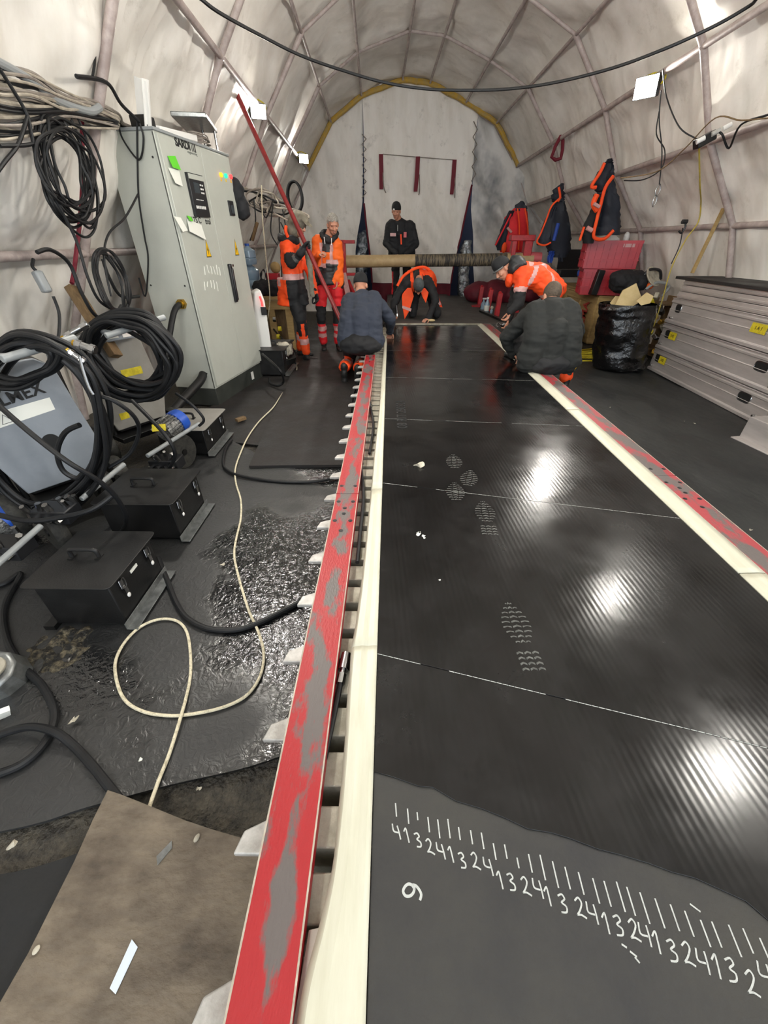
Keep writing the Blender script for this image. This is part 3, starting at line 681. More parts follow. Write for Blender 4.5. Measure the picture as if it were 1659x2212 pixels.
# cream strips
def strip_left(y): return None
le = [(832, 728), (826, 800), (821, 880), (812, 960), (803, 1060), (794, 1150), (780, 1280), (762, 1400), (755, 1480), (748, 1600), (740, 1700), (730, 1800), (716, 1900), (694, 2000), (672, 2080), (655, 2150), (640, 2240), (620, 2330)]
LE = [WZ(x, y, .362) for x, y in le] + [V((-.16, -.25, .362)), V((-.155, -.8, .362))]
def strip_mesh(j0, j1, skew=0.0, end=None):
    mb = MB(); rows = []
    seg_ = LE[j0:j1 + 1]; C_ = catmull(seg_, 4)
    for p in C_:
        wdt = BX0 - .002 - p.x; rag = .004 * noise.noise(V((0, p.y * 9, 1)))
        z = .369; row = []
        for f, dz in ((0, -.012 - max(0, wdt - .11) * .5), (.12, -.003), (.38, .0015), (.62, .0), (.86, .003), (1, .002)):
            row.append(V((p.x + wdt * f + (rag if f == 0 else 0), p.y + skew * f, z + dz)))
        rows.append(row)
    n = 6
    for r in rows: mb.v += r
    for a in range(len(rows) - 1):
        for b in range(n - 1): mb.f.append([a * n + b, a * n + b + 1, (a + 1) * n + b + 1, (a + 1) * n + b]); mb.m.append(0)
    return mb
for j0, j1, l in ((0, 4, 'cream edge strip left of the belt, far ragged piece'), (4, 7, 'cream edge strip left of the belt, middle piece ending at a crack'), (7, 19, 'cream edge strip left of the belt, near piece curling down at the front')):
    put(strip_mesh(j0, j1, .0), 'edge_strip', M['strip'], label=l, cat='strip', group='cream edge strips beside the belt', solid=-.006, ang=12)
mb = MB()
pts = [WZ(x, y, .345) for x, y in ((668, 2010), (655, 2090), (640, 2180), (625, 2260))]
pr = [p + V((.065, .01, .01)) for p in pts]
for a, b in zip(pts, pr): mb.v += [a, b]
for i in range(3): mb.f.append([2 * i, 2 * i + 1, 2 * i + 3, 2 * i + 2]); mb.m.append(0)
put(mb, 'plastic_sheet', M['strip_grey'], label='grey white plastic sheet tucked under the near cream strip', cat='sheet', solid=-.003)
for (a, b, l) in ((-.8, 1.2, 'near piece'), (1.2, 3.1, 'second piece'), (3.1, 5.0, 'third piece, before the man in black'), (5.0, 7.12, 'far piece')):
    mb = MB(); w0 = BX1 + .003; w1 = 1.535
    def fr(u, v, a=a, b=b):
        y = a + (b - .006 - a) * v; return V((w0 + (w1 - w0) * u + (.004 * noise.noise(V((y * 8, 3, 0))) if u == 1 else 0), y, .371 + .003 * math.sin(PI * u) + (.002 if u > .5 else 0)))
    put(MB().grid(fr, 4, 60), 'edge_strip', M['strip'], label='cream edge strip right of the belt, ' + l, cat='strip', group='cream edge strips beside the belt', solid=-.006, ang=30)
# black glue blots between far strip and belt
for (x, y, s) in ((826, 900, .03), (824, 930, .035), (822, 965, .03), (829, 860, .022)):
    p = WZ(x, y, .373); put(MB().ell(p, (s * .5, s * 1.6, .0015), sub=2), 'glue_smear', M['ink'], label='black glue smear on the far cream strip', cat='smear', group='black glue smears on the cream strip')
# hydraulic hoses in the gap
for (pts, l) in (([(772, 1215), (778, 1150), (785, 1075), (780, 1010)], 'black hydraulic hose in the gap beside the rail, second from the front'), ([(700, 1640), (722, 1540), (735, 1478)], 'black hose with a nickel fitting in the gap between rail and strip'), ([(798, 980), (806, 920), (800, 880)], 'short black hose far along the gap')):
    P = [WZ(x, y, .335) for x, y in pts]
    h = thing('hydraulic_hose', P[0], l, 'hose', 'hoses in the press gap'); put(MB().tube(P, .009, n=10), 'hose', M['cable'], h)
    d = (P[-1] - P[-2]).normalized(); mb = MB(); mb.cyl(P[-1], P[-1] + d * .035, .014, n=6); mb.cyl(P[-1] + d * .035, P[-1] + d * .05, .010); mb.cyl(P[-1] + d * .05, P[-1] + d * .11, .017); put(mb, 'fitting', M['steel'], h, label='nickel plated fitting')
# ---- far end: belt continues, work platform
put(MB().box(((BX0 + BX1) / 2, 9.3, .373), (BX1 - BX0 + .04, 4.5, .022)), 'conveyor_belt', M['belt_far'], label='dusty dark belt beyond the step, running to the end flap', cat='conveyor belt', bevel=.004)
put(MB().box((.72, 7.04, .381), (1.50, .05, .02)), 'clamp_bar', M['alu_dull'], label='thin grey bar across the belt at the end of the glossy sheets', cat='bar', bevel=.003)
put(MB().box((1.66, 9.35, .18), (3.2, 4.2, .355)), 'work_platform', M['belt_far'], label='low dark platform under the far belt and the red posts', cat='platform', bevel=.005)
# ================================================================ CONTROL CABINET
CA = V((-1.85, 4.19, 0)); CANG = math.atan2(-.18, 1.17); CW, CD, CH = 1.184, .46, 2.21
cab = thing('control_cabinet', CA, 'tall grey two-door electrical control cabinet standing left of the press', 'cabinet', rz=CANG)
cn = Matrix.Rotation(CANG, 3, 'Z')
def cabp(x, y, z): return CA + cn @ V((x, y, z))
def cabray(px_, py_):
    d = cn.transposed() @ ray(px_, py_); o = cn.transposed() @ (CP - CA); t = -o.x / d.x; q = o + d * t; return q.y, q.z
put(MB().box((-CD / 2, CW / 2, (CH + .19) / 2), (CD, CW, CH - .19)), 'body', M['cab'], cab, local=True, bevel=.006)
put(MB().box((-CD / 2, CW / 2, .095), (CD - .02, CW - .02, .19)), 'plinth', M['cab_dark'], cab, local=True, bevel=.004, label='dark grey plinth')
put(MB().box((-CD / 2, CW / 2, CH + .008), (CD + .03, CW + .03, .02)), 'top_rim', M['handle'], cab, local=True, bevel=.004)
DS_ = .63
for a, b, n in ((.012, DS_ - .002, 'left door'), (DS_ + .002, CW - .012, 'right door')):
    put(MB().box((.008, (a + b) / 2, (CH + .2) / 2), (.022, b - a, CH - .23)), 'door', M['cab'], cab, local=True, bevel=.004)
mb = MB(); mb.box((-.012, .004, 1.2), (.012, .008, 2.0)); mb.box((.004, DS_, 1.2), (.02, .004, 1.97)); put(mb, 'door_gap', M['seal'], cab, local=True)
mb = MB()
for zz in (.35, 1.15, 2.05):
    for xx in (-.06, -CD + .05): mb.cyl((xx, -.003, zz), (xx, .002, zz), .008)
put(mb, 'screw', M['seal'], cab, local=True)
y, z = cabray(497, 612)
h = put(MB().box((.035, y, z), (.03, .045, .36)).box((.055, y, z - .01), (.02, .03, .30)), 'door_handle', M['dark'], cab, local=True, bevel=.008)
put(MB().box((.072, y, z + .165), (.004, .03, .02)), 'lock_tip', M['steel'], h, local=True)
def onface(x0, y0, x1, y1, th, off=.019):
    a = cabray(x0, y0); b = cabray(x1, y1)
    return MB().box((off + th / 2, (a[0] + b[0]) / 2, (a[1] + b[1]) / 2), (th, abs(b[0] - a[0]), abs(b[1] - a[1])))
q0 = cabray(398, 392); q1 = cabray(444, 458); yc = (q0[0] + q1[0]) / 2; zc = (q0[1] + q1[1]) / 2 + .01; hw, hh = .125, .155
dp = put(MB().box((.03, yc, zc), (.03, hw * 2, hh * 2)), 'control_panel', M['dark'], cab, local=True, bevel=.004)
put(MB().box((.047, yc, zc + hh - .025), (.004, hw * 1.9, .035)), 'header_strip', M['cab'], dp, local=True)
put(MB().box((.047, yc - .02, zc + .055), (.004, .08, .075)), 'display', M['screen'], dp, local=True)
mb = MB()
for i in range(6): mb.box((.047, yc - .085 + i * .028, zc - .085), (.004, .016, .022))
for i in range(3):
    for j in range(2): mb.box((.047, yc + .05 + j * .03, zc + .08 - i * .028), (.004, .016, .012))
for i in range(5): mb.box((.047, yc - .06 + i * .025, zc - .03), (.004, .012, .006))
put(mb, 'key', M['white'], dp, local=True)
y, z = cabray(495, 450); dp2 = put(MB().box((.025, y, z), (.02, .095, .125)), 'meter', M['dark'], cab, local=True, bevel=.003); put(MB().box((.036, y + .005, z - .01), (.003, .055, .07)), 'display', M['screen'], dp2, local=True)
for (px_, py_, m) in ((472, 378, 'led_o'), (482.5, 380, 'led_g'), (493.5, 382, 'led_r')):
    y, z = cabray(px_, py_)
    l = put(MB().cyl((.018, y, z), (.038, y, z), .019), 'indicator_lamp', M[m], cab, local=True, bevel=.003)
    put(MB().box((.0195, y, z - .037), (.003, .02, .022)), 'name_plate', M['warn'], l, local=True)
def ctext(s, px_, py_, size, name, m='ink', sx=1.0, bold=0.0, rot=0.0):
    y, z = cabray(px_, py_); me = text_mesh(s, size, basis((.0205, y, z), (0, math.cos(rot), math.sin(rot)), (0, -math.sin(rot), math.cos(rot))) @ Matrix.Diagonal((sx, 1, 1, 1)), .0008, bold); me.materials.clear(); me.materials.append(M[m])
    return put(me, name, M[m], cab, local=True)
ctext('SARDI', 390, 312, .075, 'maker_lettering', sx=1.1, bold=.003)
mb = MB(); y, z = cabray(411, 318.5)
for i in range(3): mb.box((.0205, y - .012 + i * .026, z - .002), (.002, .006 + .004 * i, .056))
put(mb, 'maker_lettering', M['ink'], cab, local=True)
ctext('engineering', 411, 331, .028, 'maker_lettering', 'ink_g', sx=1.2)
ctext('ATS C', 419, 476, .065, 'function_lettering', bold=.001); ctext('trol', 445, 479, .065, 'function_lettering', bold=.001)
for (px_, py_) in ((444, 536), (506, 534)):
    y, z = cabray(px_, py_); s_ = .075
    t = put(MB().prism([(.0195, y - s_ * .62, z - s_), (.0195, y + s_ * .62, z - s_), (.0195, y, z + s_)], (.0008, 0, 0)), 'warning_sign', M['ink'], cab, local=True)
    put(MB().prism([(.0204, y - s_ * .52, z - s_ * .9), (.0204, y + s_ * .52, z - s_ * .9), (.0204, y, z + s_ * .85)], (.0006, 0, 0)), 'sign_face', M['warn'], t, local=True)
    put(MB().prism([(.021, y + .006, z + .02), (.021, y - .014, z - .02), (.021, y - .002, z - .018), (.021, y - .006, z - .055), (.021, y + .014, z - .01), (.021, y + .002, z - .012)], (.0006, 0, 0)), 'bolt_symbol', M['ink'], t, local=True)
def note(pxs, m, nm, lb, lift=.004):
    P = []
    for i, (a, b) in enumerate(pxs): y, z = cabray(a, b); P.append((.0195 + lift + (.02 if i in (2, 3) else 0), y, z))
    return put(MB().prism(P, (.0008, 0, 0)), nm, M[m], cab, local=True, label=lb)
note([(356, 337), (373, 337), (381, 368), (363, 362)], 'green_note', 'sticky_note', 'bright green note')
note([(357, 362), (381, 367), (385, 403), (369, 396)], 'paper', 'paper_note', 'white paper below the green note')
note([(370, 467), (385, 470), (396, 498), (385, 501)], 'paper', 'paper_note', 'small white paper curling off the door edge')
note([(398, 472), (430, 486), (436, 518), (400, 500)], 'paper', 'paper_note', 'wide white paper across the lettering')
note([(398, 465), (408, 469), (408, 479), (400, 476)], 'green_note', 'sticky_note', 'tiny green note')
# chalky scrawl
mb = MB()
random.seed(3)
for row, (y0, n) in enumerate(((572, 6), (603, 5))):
    for i in range(n):
        a = cabray(437 + i * 6.5 + random.uniform(-1, 1), y0 + random.uniform(0, 6)); b = cabray(439 + i * 6.5 + random.uniform(-2, 3), y0 + 18 + random.uniform(-3, 8))
        mb.tube([(.0205, a[0], a[1]), (.021, (a[0] + b[0]) / 2 + random.uniform(-.01, .01), (a[1] + b[1]) / 2), (.0205, b[0], b[1])], .004, n=5, k=4)
put(mb, 'chalk_scrawl', M['paper'], cab, local=True, label='white scrawled marks on the left door')
put(MB().box((.002, .86, .10), (.004, .06, .09)), 'plinth_label', M['white'], cab, local=True)
# cable gland on the side
mb = MB(); mb.cyl((-.13, .0, 1.0), (-.13, -.035, 1.0), .045, n=6); mb.cyl((-.13, -.03, 1.0), (-.13, -.06, 1.0), .034); put(mb, 'cable_gland', M['brass'], cab, local=True, label='brass cable gland on the side wall')
g0 = cabp(-.13, -.05, 1.0)
put(MB().tube([g0, g0 + V((-.02, -.12, -.06)), g0 + V((-.06, -.35, -.33)), g0 + V((-.14, -.55, -.62)), g0 + V((-.2, -.7, -.75))], .026, n=12), 'supply_cable', M['cable'], label='thick black supply cable leaving the gland on the side of the cabinet', cat='cable')
g1 = cabp(-.1, -.02, .32)
put(MB().tube([g1 + V((0, .02, .02)), g1 + V((0, -.1, -.02)), g1 + V((-.05, -.35, -.09)), g1 + V((-.12, -.62, -.18))], .042, n=14), 'black_duct_hose', M['black'], label='short fat black hose going into the foot of the cabinet side', cat='hose')
# things on top of the cabinet
zt = CH + .02
t = thing('angle_section', cabp(-.2, .02, zt), 'upright white angle section leaning at the cabinet corner', 'profile')
b0 = cabp(-.10, .05, zt); tp = WY(304, 170, b0.y - .05); mb = MB(); mb.beam(b0, tp, .012, .11, V((1, -.3, 0))); mb.beam(b0 + V((.03, 0, 0)), tp + V((.03, 0, 0)), .07, .01, V((1, -.3, 0))); put(mb, 'angle', M['white'], t, bevel=.002)
put(MB().box(cabp(-.13, .09, zt + .04), (.14, .12, .07), cn), 'clamp_box', M['box_black'], label='small black box clamped on the front corner of the cabinet top', cat='box', bevel=.006)
put(MB().box(cabp(-.12, .42, zt + .03), (.20, .55, .05), cn @ rotm(.06, .12, 0)), 'white_tray', M['white'], label='white tray lying along the front edge of the cabinet top', cat='tray', bevel=.01)
t = thing('flood_lamp_panel', cabp(-.15, .95, zt), 'flat grey metal panel on short legs at the far end of the cabinet top', 'panel')
put(MB().box(cabp(-.15, .95, zt + .19), (.3, .62, .035), cn @ rotm(0, 0, .35)), 'plate', M['galv'], t, bevel=.006)
mb = MB()
for dx, dy in ((-.05, .2), (.05, .25)): mb.cyl(cabp(-.15 + dx, .95 + dy, zt), cabp(-.15 + dx, .95 + dy, zt + .18), .012)
put(mb, 'leg', M['steel'], t)
mb = MB(); random.seed(5)
for i in range(5):
    c = cabp(-.16, .95, zt + .02 + .015 * i); P = [c + V((.1 * math.cos(a) * random.uniform(.8, 1.1), .16 * math.sin(a), random.uniform(0, .03))) for a in [k * PI / 4 for k in range(8)]]; mb.tube(P, .006, n=6, closed=True)
put(mb, 'wire_coil', M['cable_g'], label='tangle of thin grey wire under the metal panel on the cabinet', cat='wire')
# bag hanging on far side
c = cabp(.02, CW + .05, 1.92)
mb = MB(); mb.ell(c, (.07, .09, .14)); mb.ell(c + V((.02, .03, -.12)), (.08, .09, .12)); put(organic(mb, .015, 2, .015, 14), 'black_pouch', M['cloth_b'], label='black pouch hanging from the far top corner of the cabinet', cat='pouch')

# ================================================================ FRAME TUBES ON THE LEFT WALL ARE trim; cables strung over them
random.seed(11)
cols = ['cable', 'cable_g', 'cable_w', 'cable_g', 'cable_w', 'cable', 'cable_w', 'cable_g']
desc = {'cable': 'black', 'cable_g': 'grey', 'cable_w': 'pale'}
for i in range(24):
    m = ['cable_g', 'cable_w', 'cable', 'cable_g', 'cable_w', 'cable', 'cable', 'cable_w'][i % 8]; y0 = 138 + i * 7.0; xm = -2.0 + .010 * (i % 5)
    P = [WX(-330, y0 - 80 + random.uniform(-8, 8), xm), WX(-60, y0 - 20 + random.uniform(-8, 8), xm), WX(0, y0 + random.uniform(-6, 6), xm), WX(70, y0 + 22 - i * 1.2 + random.uniform(-8, 8), xm + .01), WX(140, 208 + i * 2.6 + random.uniform(-16, 16), xm + .0), WX(200, 218 + i * 2.5 + random.uniform(-6, 6), xm - .02), WX(255, 250 + i * 1.2 + random.uniform(-5, 5), xm - .04), cabp(-.25 - .01 * i, .02, zt + .02 + .004 * (i % 4)), cabp(-.2, .25 + .03 * (i % 6), zt + .01)]
    put(MB().tube(P, random.choice((.007, .008, .009, .013)), n=7, k=7), 'cable', M[m], label='%s cable in the bunch strung along the left wall to the cabinet top' % desc[m], cat='cable', group='cables strung to the cabinet top, %s' % desc[m])
put(MB().tube([WX(-40, 115, -1.98), WX(60, 170, -1.98), WX(120, 215, -1.98), WX(190, 240, -1.98), WX(215, 232, -1.98)], .022, n=10), 'grey_conduit', M['handle'], label='thick grey conduit among the cables on the upper left wall', cat='conduit')
# big tangle of thin black loops hanging from the bunch
def px_loop(cx_, cy_, rx, ry, tilt, plane, n=12, jit=4, turns=1, off=.0):
    P = []
    for k in range(n * turns):
        a = 2 * PI * k / n; x = rx * math.cos(a); y = ry * math.sin(a)
        X = cx_ + x * math.cos(tilt) - y * math.sin(tilt) + random.uniform(-jit, jit); Y = cy_ + x * math.sin(tilt) + y * math.cos(tilt) + random.uniform(-jit, jit)
        P.append(plane(X, Y, off + .012 * math.sin(k * 1.7)))
    return P
pl_wall = lambda X, Y, o: WX(X, Y, -1.96 + o)
mb = MB()
for i in range(15): mb.tube(px_loop(148 + random.uniform(-14, 14), 372 + random.uniform(-24, 14), random.uniform(24, 62), random.uniform(80, 142), -.28 + random.uniform(-.12, .12), pl_wall, jit=6, off=random.uniform(-.03, .03)), .008, n=7, closed=True)
put(mb, 'cable_coil', M['cable'], label='long coil of thin black cable hanging on the left wall', cat='cable coil')
mb = MB()
for i in range(6): mb.tube(px_loop(240 + random.uniform(-4, 4), 610 + random.uniform(-6, 6), random.uniform(22, 34), random.uniform(62, 75), -.35, pl_wall, jit=3, off=.03), .008, n=7, closed=True)
put(mb, 'cable_coil', M['cable'], label='smaller black cable loops hanging low beside the cabinet', cat='cable coil')
for pts, r, m, l in (([(0, 150), (55, 240), (68, 290), (85, 360), (125, 440), (165, 520), (190, 600), (215, 650), (250, 672)], .009, 'cable', 'black cable running down the wall past the coil'),
        ([(0, 315), (60, 313), (95, 300), (120, 285)], .009, 'cable', 'black cable crossing the wall left of the coil'),
        ([(60, 250), (40, 310), (10, 350), (-20, 390)], .009, 'cable', 'black cable dropping off the left picture edge'),
        ([(255, 262), (265, 300), (300, 345), (310, 300), (300, 262)], .007, 'cable', 'thin black cable loop hung over the cabinet corner'),
        ([(296, 262), (297, 350), (300, 430), (312, 510), (320, 560), (314, 640), (300, 600)], .007, 'cable', 'thin black cable hanging down the side of the cabinet'),
        ([(298, 420), (270, 470), (235, 505), (225, 560), (240, 640)], .007, 'cable', 'thin black cable from the cabinet side to the wall loops'),
        ([(80, 545), (110, 540), (150, 570), (175, 630), (205, 680), (240, 690), (262, 660)], .011, 'cable', 'black cable looping below the wall tube'),
        ([(115, 640), (128, 680), (125, 735), (112, 770)], .008, 'cable', 'black cable hanging low on the wall left of the timber post'),
        ([(200, 0), (196, 60), (205, 120), (200, 165)], .008, 'cable', 'dark cable tied along the upright tent pole'),
        ([(165, 165), (230, 178), (262, 225), (300, 262)], .012, 'cable', 'thick dark cable bent over the upright pole toward the cabinet')):
    xx = -2.27 if pts[0][0] < 250 or pts[0][1] > 400 else None
    if l.startswith('thin black cable loop') or l.startswith('thin black cable hanging'):
        P = []
        for a, b in pts:
            # lies against the cabinet side wall: local y = -0.02
            d = cn.transposed() @ ray(a, b); o = cn.transposed() @ (CP - CA); t_ = (-.02 - o.y) / d.y; q = o + d * t_; P.append(CA + cn @ V((min(-.02, q.x), -.02, min(q.z, 2.26))))
    else: P = [WX(a, b, -1.94) for a, b in pts]
    put(MB().tube(P, r, n=8), 'cable', M[m], label=l, cat='cable')
put(MB().tube([WX(222, 560, -2.2), WX(236, 600, -2.2), WX(262, 640, -2.2), WX(300, 640, -2.2)], .012, n=8), 'cable', M['cable'], label='black cable bending behind the cabinet foot', cat='cable')
# hanging plug
c0 = WX(72, 560, -2.3)
p = thing('hanging_plug', c0, 'grey plug connector dangling from the left wall tube', 'plug')
a = WX(78, 585, -2.28); b = WX(103, 632, -2.26); put(MB().beam(a, b, .055, .05), 'housing', M['handle'], p, bevel=.012); put(MB().tube([c0, WX(70, 575, -2.29), a], .01, n=8), 'lead', M['cable'], p)
# red strap behind the coil
put(MB().tube([WX(182, -20, -2.10), WX(176, 160, -2.10), WX(178, 400, -2.14), WX(162, 570, -2.2), WX(155, 612, -2.2)], lambda t: .014, n=6), 'ratchet_strap', M['strap_red'], label='dark red strap hanging along the left tent pole', cat='strap')
# timber post behind the carts
t0 = WX(155, 620, -2.2); t1 = WX(200, 690, -2.1)
put(MB().beam(t0, t1 + (t1 - t0) * 1.2, .10, .05, V((1, 0, 0))), 'timber_post', M['wood_d'], label='slanting brown timber post between wall and carts', cat='post', bevel=.004)

# cable tangle beyond the cabinet
random.seed(21)
pf = lambda X, Y, o: WY(X, Y, 6.9 + o * 4)
for i in range(11):
    m = cols[i % 8]
    put(MB().tube(px_loop(540 + i * 8 + random.uniform(-5, 5), 425 + i * 3 + random.uniform(-8, 8), random.uniform(24, 46), random.uniform(10, 22), .35 + random.uniform(-.3, .3), pf, n=9, jit=4, off=random.uniform(-.05, .05)), .011, n=6, closed=True), 'cable_coil', M[m], label='%s cable loop in the tangle on the tube beyond the cabinet' % desc[m], cat='cable coil', group='cable tangle beyond the cabinet, %s' % desc[m])
for i, pts in enumerate(([(548, 430), (552, 480), (540, 520)], [(590, 440), (585, 500), (600, 530)], [(610, 450), (618, 500), (606, 480)], [(560, 440), (575, 470), (590, 430)], [(603, 470), (606, 540), (609, 600)])):
    put(MB().tube([WY(a, b, 6.8) for a, b in pts], .009, n=6), 'cable', M['cable'], label='short black cable drooping from the tangle beyond the cabinet', cat='cable', group='cables drooping from the tangle')
put(MB().tube([WY(a, b, 6.6) for a, b in ((565, 400), (567, 470), (575, 560), (583, 640), (578, 690))], .008, n=6), 'rope', M['rope'], label='thin pale rope hanging down beyond the cabinet', cat='rope')
c = WY(636, 425, 7.0); mb = MB()
for i in range(4): mb.tube([c + V((.10 * math.cos(k * PI / 5), .03 * i, .17 * math.sin(k * PI / 5))) for k in range(10)], .014, n=7, closed=True, k=3)
put(mb, 'hose_reel', M['cable'], label='black hose coil hung above the hooded worker', cat='hose coil')
put(MB().beam(WY(545, 520, 6.7), WY(556, 480, 6.7), .06, .03), 'paint_brush', M['wood_d'], label='brown wooden piece hanging below the cable tangle', cat='tool', bevel=.004)
put(MB().tube([WY(410 + 100, 335, 8.6), WY(560, 530, 8), WY(640, 530, 8.4)], .001, n=4), 'tmp', M['pole'])
bpy.data.objects.remove(bpy.data.objects['tmp'])

# ================================================================ PUMP CARTS
def wheel(c, ax, r, w_, parent):
    c = V(c); ax = V(ax).normalized(); a, b = frame(ax); R = Matrix((a, b, ax)).transposed()
    prof_ = [(r * .62, -w_ / 2), (r * .93, -w_ / 2), (r, -w_ * .3), (r, w_ * .3), (r * .93, w_ / 2), (r * .62, w_ / 2)]
    t = put(MB().lathe(c, prof_, 28, R), 'tyre', M['tyre'], parent)
    mb = MB(); mb.cyl(c - ax * w_ * .35, c + ax * w_ * .35, r * .62, n=24); mb.cyl(c - ax * w_ * .6, c + ax * w_ * .6, r * .18, n=12); put(mb, 'hub', M['box_black'], t)
def cart(loc, ang, sc, label, cover, bar=None):
    """upright hydraulic pump unit on two wheels; local +x is its front (cover) side"""
    c = thing('pump_cart', loc, label, 'pump cart', 'hydraulic pump carts', rz=ang)
    L_ = lambda mb, n, m, **k: put(mb, n, M[m], c, local=True, **k)
    # tapered sheet cover with slot hole
    cv = L_(MB().prism([(.02, -.20, .26), (.02, .20, .26), (.02, .25, .45), (.02, .19, .92), (.02, .12, .97), (.02, -.12, .97), (.02, -.19, .92), (.02, -.25, .45)], (.02, 0, 0)), 'cover', cover, bevel=.006)
    put(MB().cyl((.0405, .02, .52), (.043, .02, .52), .045, n=24), 'hole', M['ink'], cv, local=True)
    L_(MB().box((-.13, 0, .58), (.28, .36, .70)), 'housing', 'box_black', bevel=.01)
    L_(MB().box((-.13, 0, .20), (.5, .46, .04)), 'base_plate', 'box_black', bevel=.004)
    for s_ in (-1, 1):
        L_(MB().cyl((-.02, s_ * .21, .2), (-.02, s_ * .21, .95), .016), 'frame_tube', 'box_black')
    # handle: U bar
    if bar:
        put(MB().cyl(bar[0], bar[1], .0185, n=16), 'handle_bar', M['handle'], c, bevel=.004)
        for s_, bb in ((-1, bar[0].lerp(bar[1], .12)), (1, bar[0].lerp(bar[1], .6))): put(MB().tube([mw(c) @ V((-.02, s_ * .21, .93)), (mw(c) @ V((0, s_ * .2, 1.0))).lerp(bb, .6), bb], .015, n=10, k=4), 'handle_arm', M['handle'], c)
    for s_ in (-1, 1): wheel(c.matrix_world.to_3x3() @ V((0, 0, 0)) + mw(c) @ V((-.05, s_ * .30, .14)), mw(c).to_3x3() @ V((0, 1, 0)), .14, .075, c)
    return c
# near cart
c1 = cart((-2.03, 2.13, 0), math.radians(-38), 1, 'nearest upright pump cart with blue-grey cover, cable wound over its handle', 'cover', (WY(4, 776, 1.78), WY(163, 730, 2.1)))
mm = mw(c1)
def l2w(c, *p): return mw(c) @ V(p)
put(MB().prism([l2w(c1, .0405, -.17, .66), l2w(c1, .0405, .11, .69), l2w(c1, .0405, .11, .76), l2w(c1, .0405, -.17, .74)], mm.to_3x3() @ V((.001, 0, 0))), 'warning_label', M['paper'], c1, label='white sticker with a warning triangle')
text('ALMEX', .085, l2w(c1, .0425, -.03, .80), mm.to_3x3() @ V((0, 1, .12)), (0, 0, 1), M['ink'], 'maker_lettering', c1, bold=.002)
mb = MB(); tri = [V((.042, -.14, .675)), V((.042, -.09, .68)), V((.042, -.12, .725))]; mb.tube([l2w(c1, *t) for t in tri], .0025, n=4, k=1, closed=True); put(mb, 'warning_triangle', M['ink'], c1)
c2 = cart((-2.05, 3.08, 0), math.radians(-32), 1, 'second pump cart with warm grey cover, under a big coil of black hose', 'cover2', (WY(228, 726, 2.62), WY(356, 685, 2.95)))
mm = mw(c2)
put(MB().box(l2w(c2, .03, .02, .96), (.16, .26, .12), mm.to_3x3()), 'control_box', M['cover'], c2, bevel=.006, label='grey control box with paper labels')
put(MB().box(l2w(c2, .1115, -.03, .96), (.002, .08, .08), mm.to_3x3()), 'box_label', M['paper'], c2); put(MB().box(l2w(c2, .1115, .07, .96), (.002, .06, .09), mm.to_3x3()), 'box_label', M['white'], c2)
put(MB().cyl(l2w(c2, .11, .115, .98), l2w(c2, .14, .115, .98), .018), 'red_knob', M['led_r'], c2)
put(MB().box(l2w(c2, .0415, .05, .66), (.002, .16, .055), mm.to_3x3()), 'yellow_label', M['yellow'], c2)
put(MB().box(l2w(c2, .0415, -.12, .36), (.002, .07, .05), mm.to_3x3()), 'yellow_label', M['yellow'], c2)
# pump motors with blue caps and valve blocks
def motor(a, b, r, label, yl=True):
    a, b = V(a), V(b); d = (b - a).normalized()
    t = thing('pump_motor', (a + b) / 2, label, 'motor', 'pump motors with blue caps')
    mb = MB(); n = 22
    a2, b2 = frame(d)
    mb.cyl(a, b, r * .88, n=24)
    for i in range(n): th = 2 * PI * i / n; v = a2 * math.cos(th) + b2 * math.sin(th); mb.beam(a + v * r * .93 + d * .01, b + v * r * .93 - d * .01, .007, .018, v)
    put(mb, 'casing', M['motor'], t)
    put(MB().lathe(b, [(r * 1.04, -.005), (r * 1.04, .04), (r * .95, .07), (r * .5, .085)], 28, Matrix((a2, b2, d)).transposed()), 'fan_cap', M['blue'], t, label='bright blue fan cap')
    if yl: put(MB().box(a + V((.02, -r * .7, r * .75)), (.09, .01, .05), rotm(-.7, 0, .2)), 'yellow_label', M['yellow'], t)
    return t
motor(WY(352, 935, 2.70), WY(378, 915, 2.82), .085, 'silver finned pump motor with blue cap at the foot of the second cart')
motor(WY(-40, 1160, 1.75), WY(12, 1125, 1.86), .085, 'silver finned pump motor with blue cap at the left picture edge', yl=False)
for (a, b, l) in (((318, 985), (430, 915), 'second cart'), ((176, 1078), (268, 1003), 'nearest cart'), ((-30, 1240), (88, 1136), 'cart cut by the left picture edge')):
    z = .30; p0 = WZ(*a, z); p1 = WZ(*b, z + .02)
    put(MB().cyl(p0, p1, .0145, n=14), 'lower_handle', M['handle'], label='grey lower handle tube sticking out of the ' + l, cat='tube', group=None, bevel=.003)
def valve(c, s, lab, seed):
    random.seed(seed); c = V(c); mb = MB(); t = thing('valve_block', c, lab, 'valve block')
    mb.box(c + V((0, 0, .04)), (.2, .12, .08)); put(mb, 'block', M['dark'], t, bevel=.006)
    mb = MB()
    for i in range(7): q = c + V((random.uniform(-.1, .1), random.uniform(-.06, .06), .08)); mb.cyl(q, q + V((random.uniform(-.02, .03), random.uniform(-.03, 0), .05)), random.uniform(.010, .018), n=6)
    for i in range(4): q = c + V((-.08 + i * .05, -.06, .04)); mb.cyl(q, q + V((0, -.035, 0)), .014, n=6)
    put(mb, 'fitting', M['steel'], t, label='shiny hose fittings')
valve(WZ(365, 1010, .15), 1, 'cluster of valves and fittings under the second cart handle', 1)
valve(WZ(130, 1120, .22), 1, 'cluster of shiny fittings under the nearest cart', 2)
valve(WZ(25, 1195, .2), 1, 'cluster of blue and steel fittings at the left picture edge', 3)
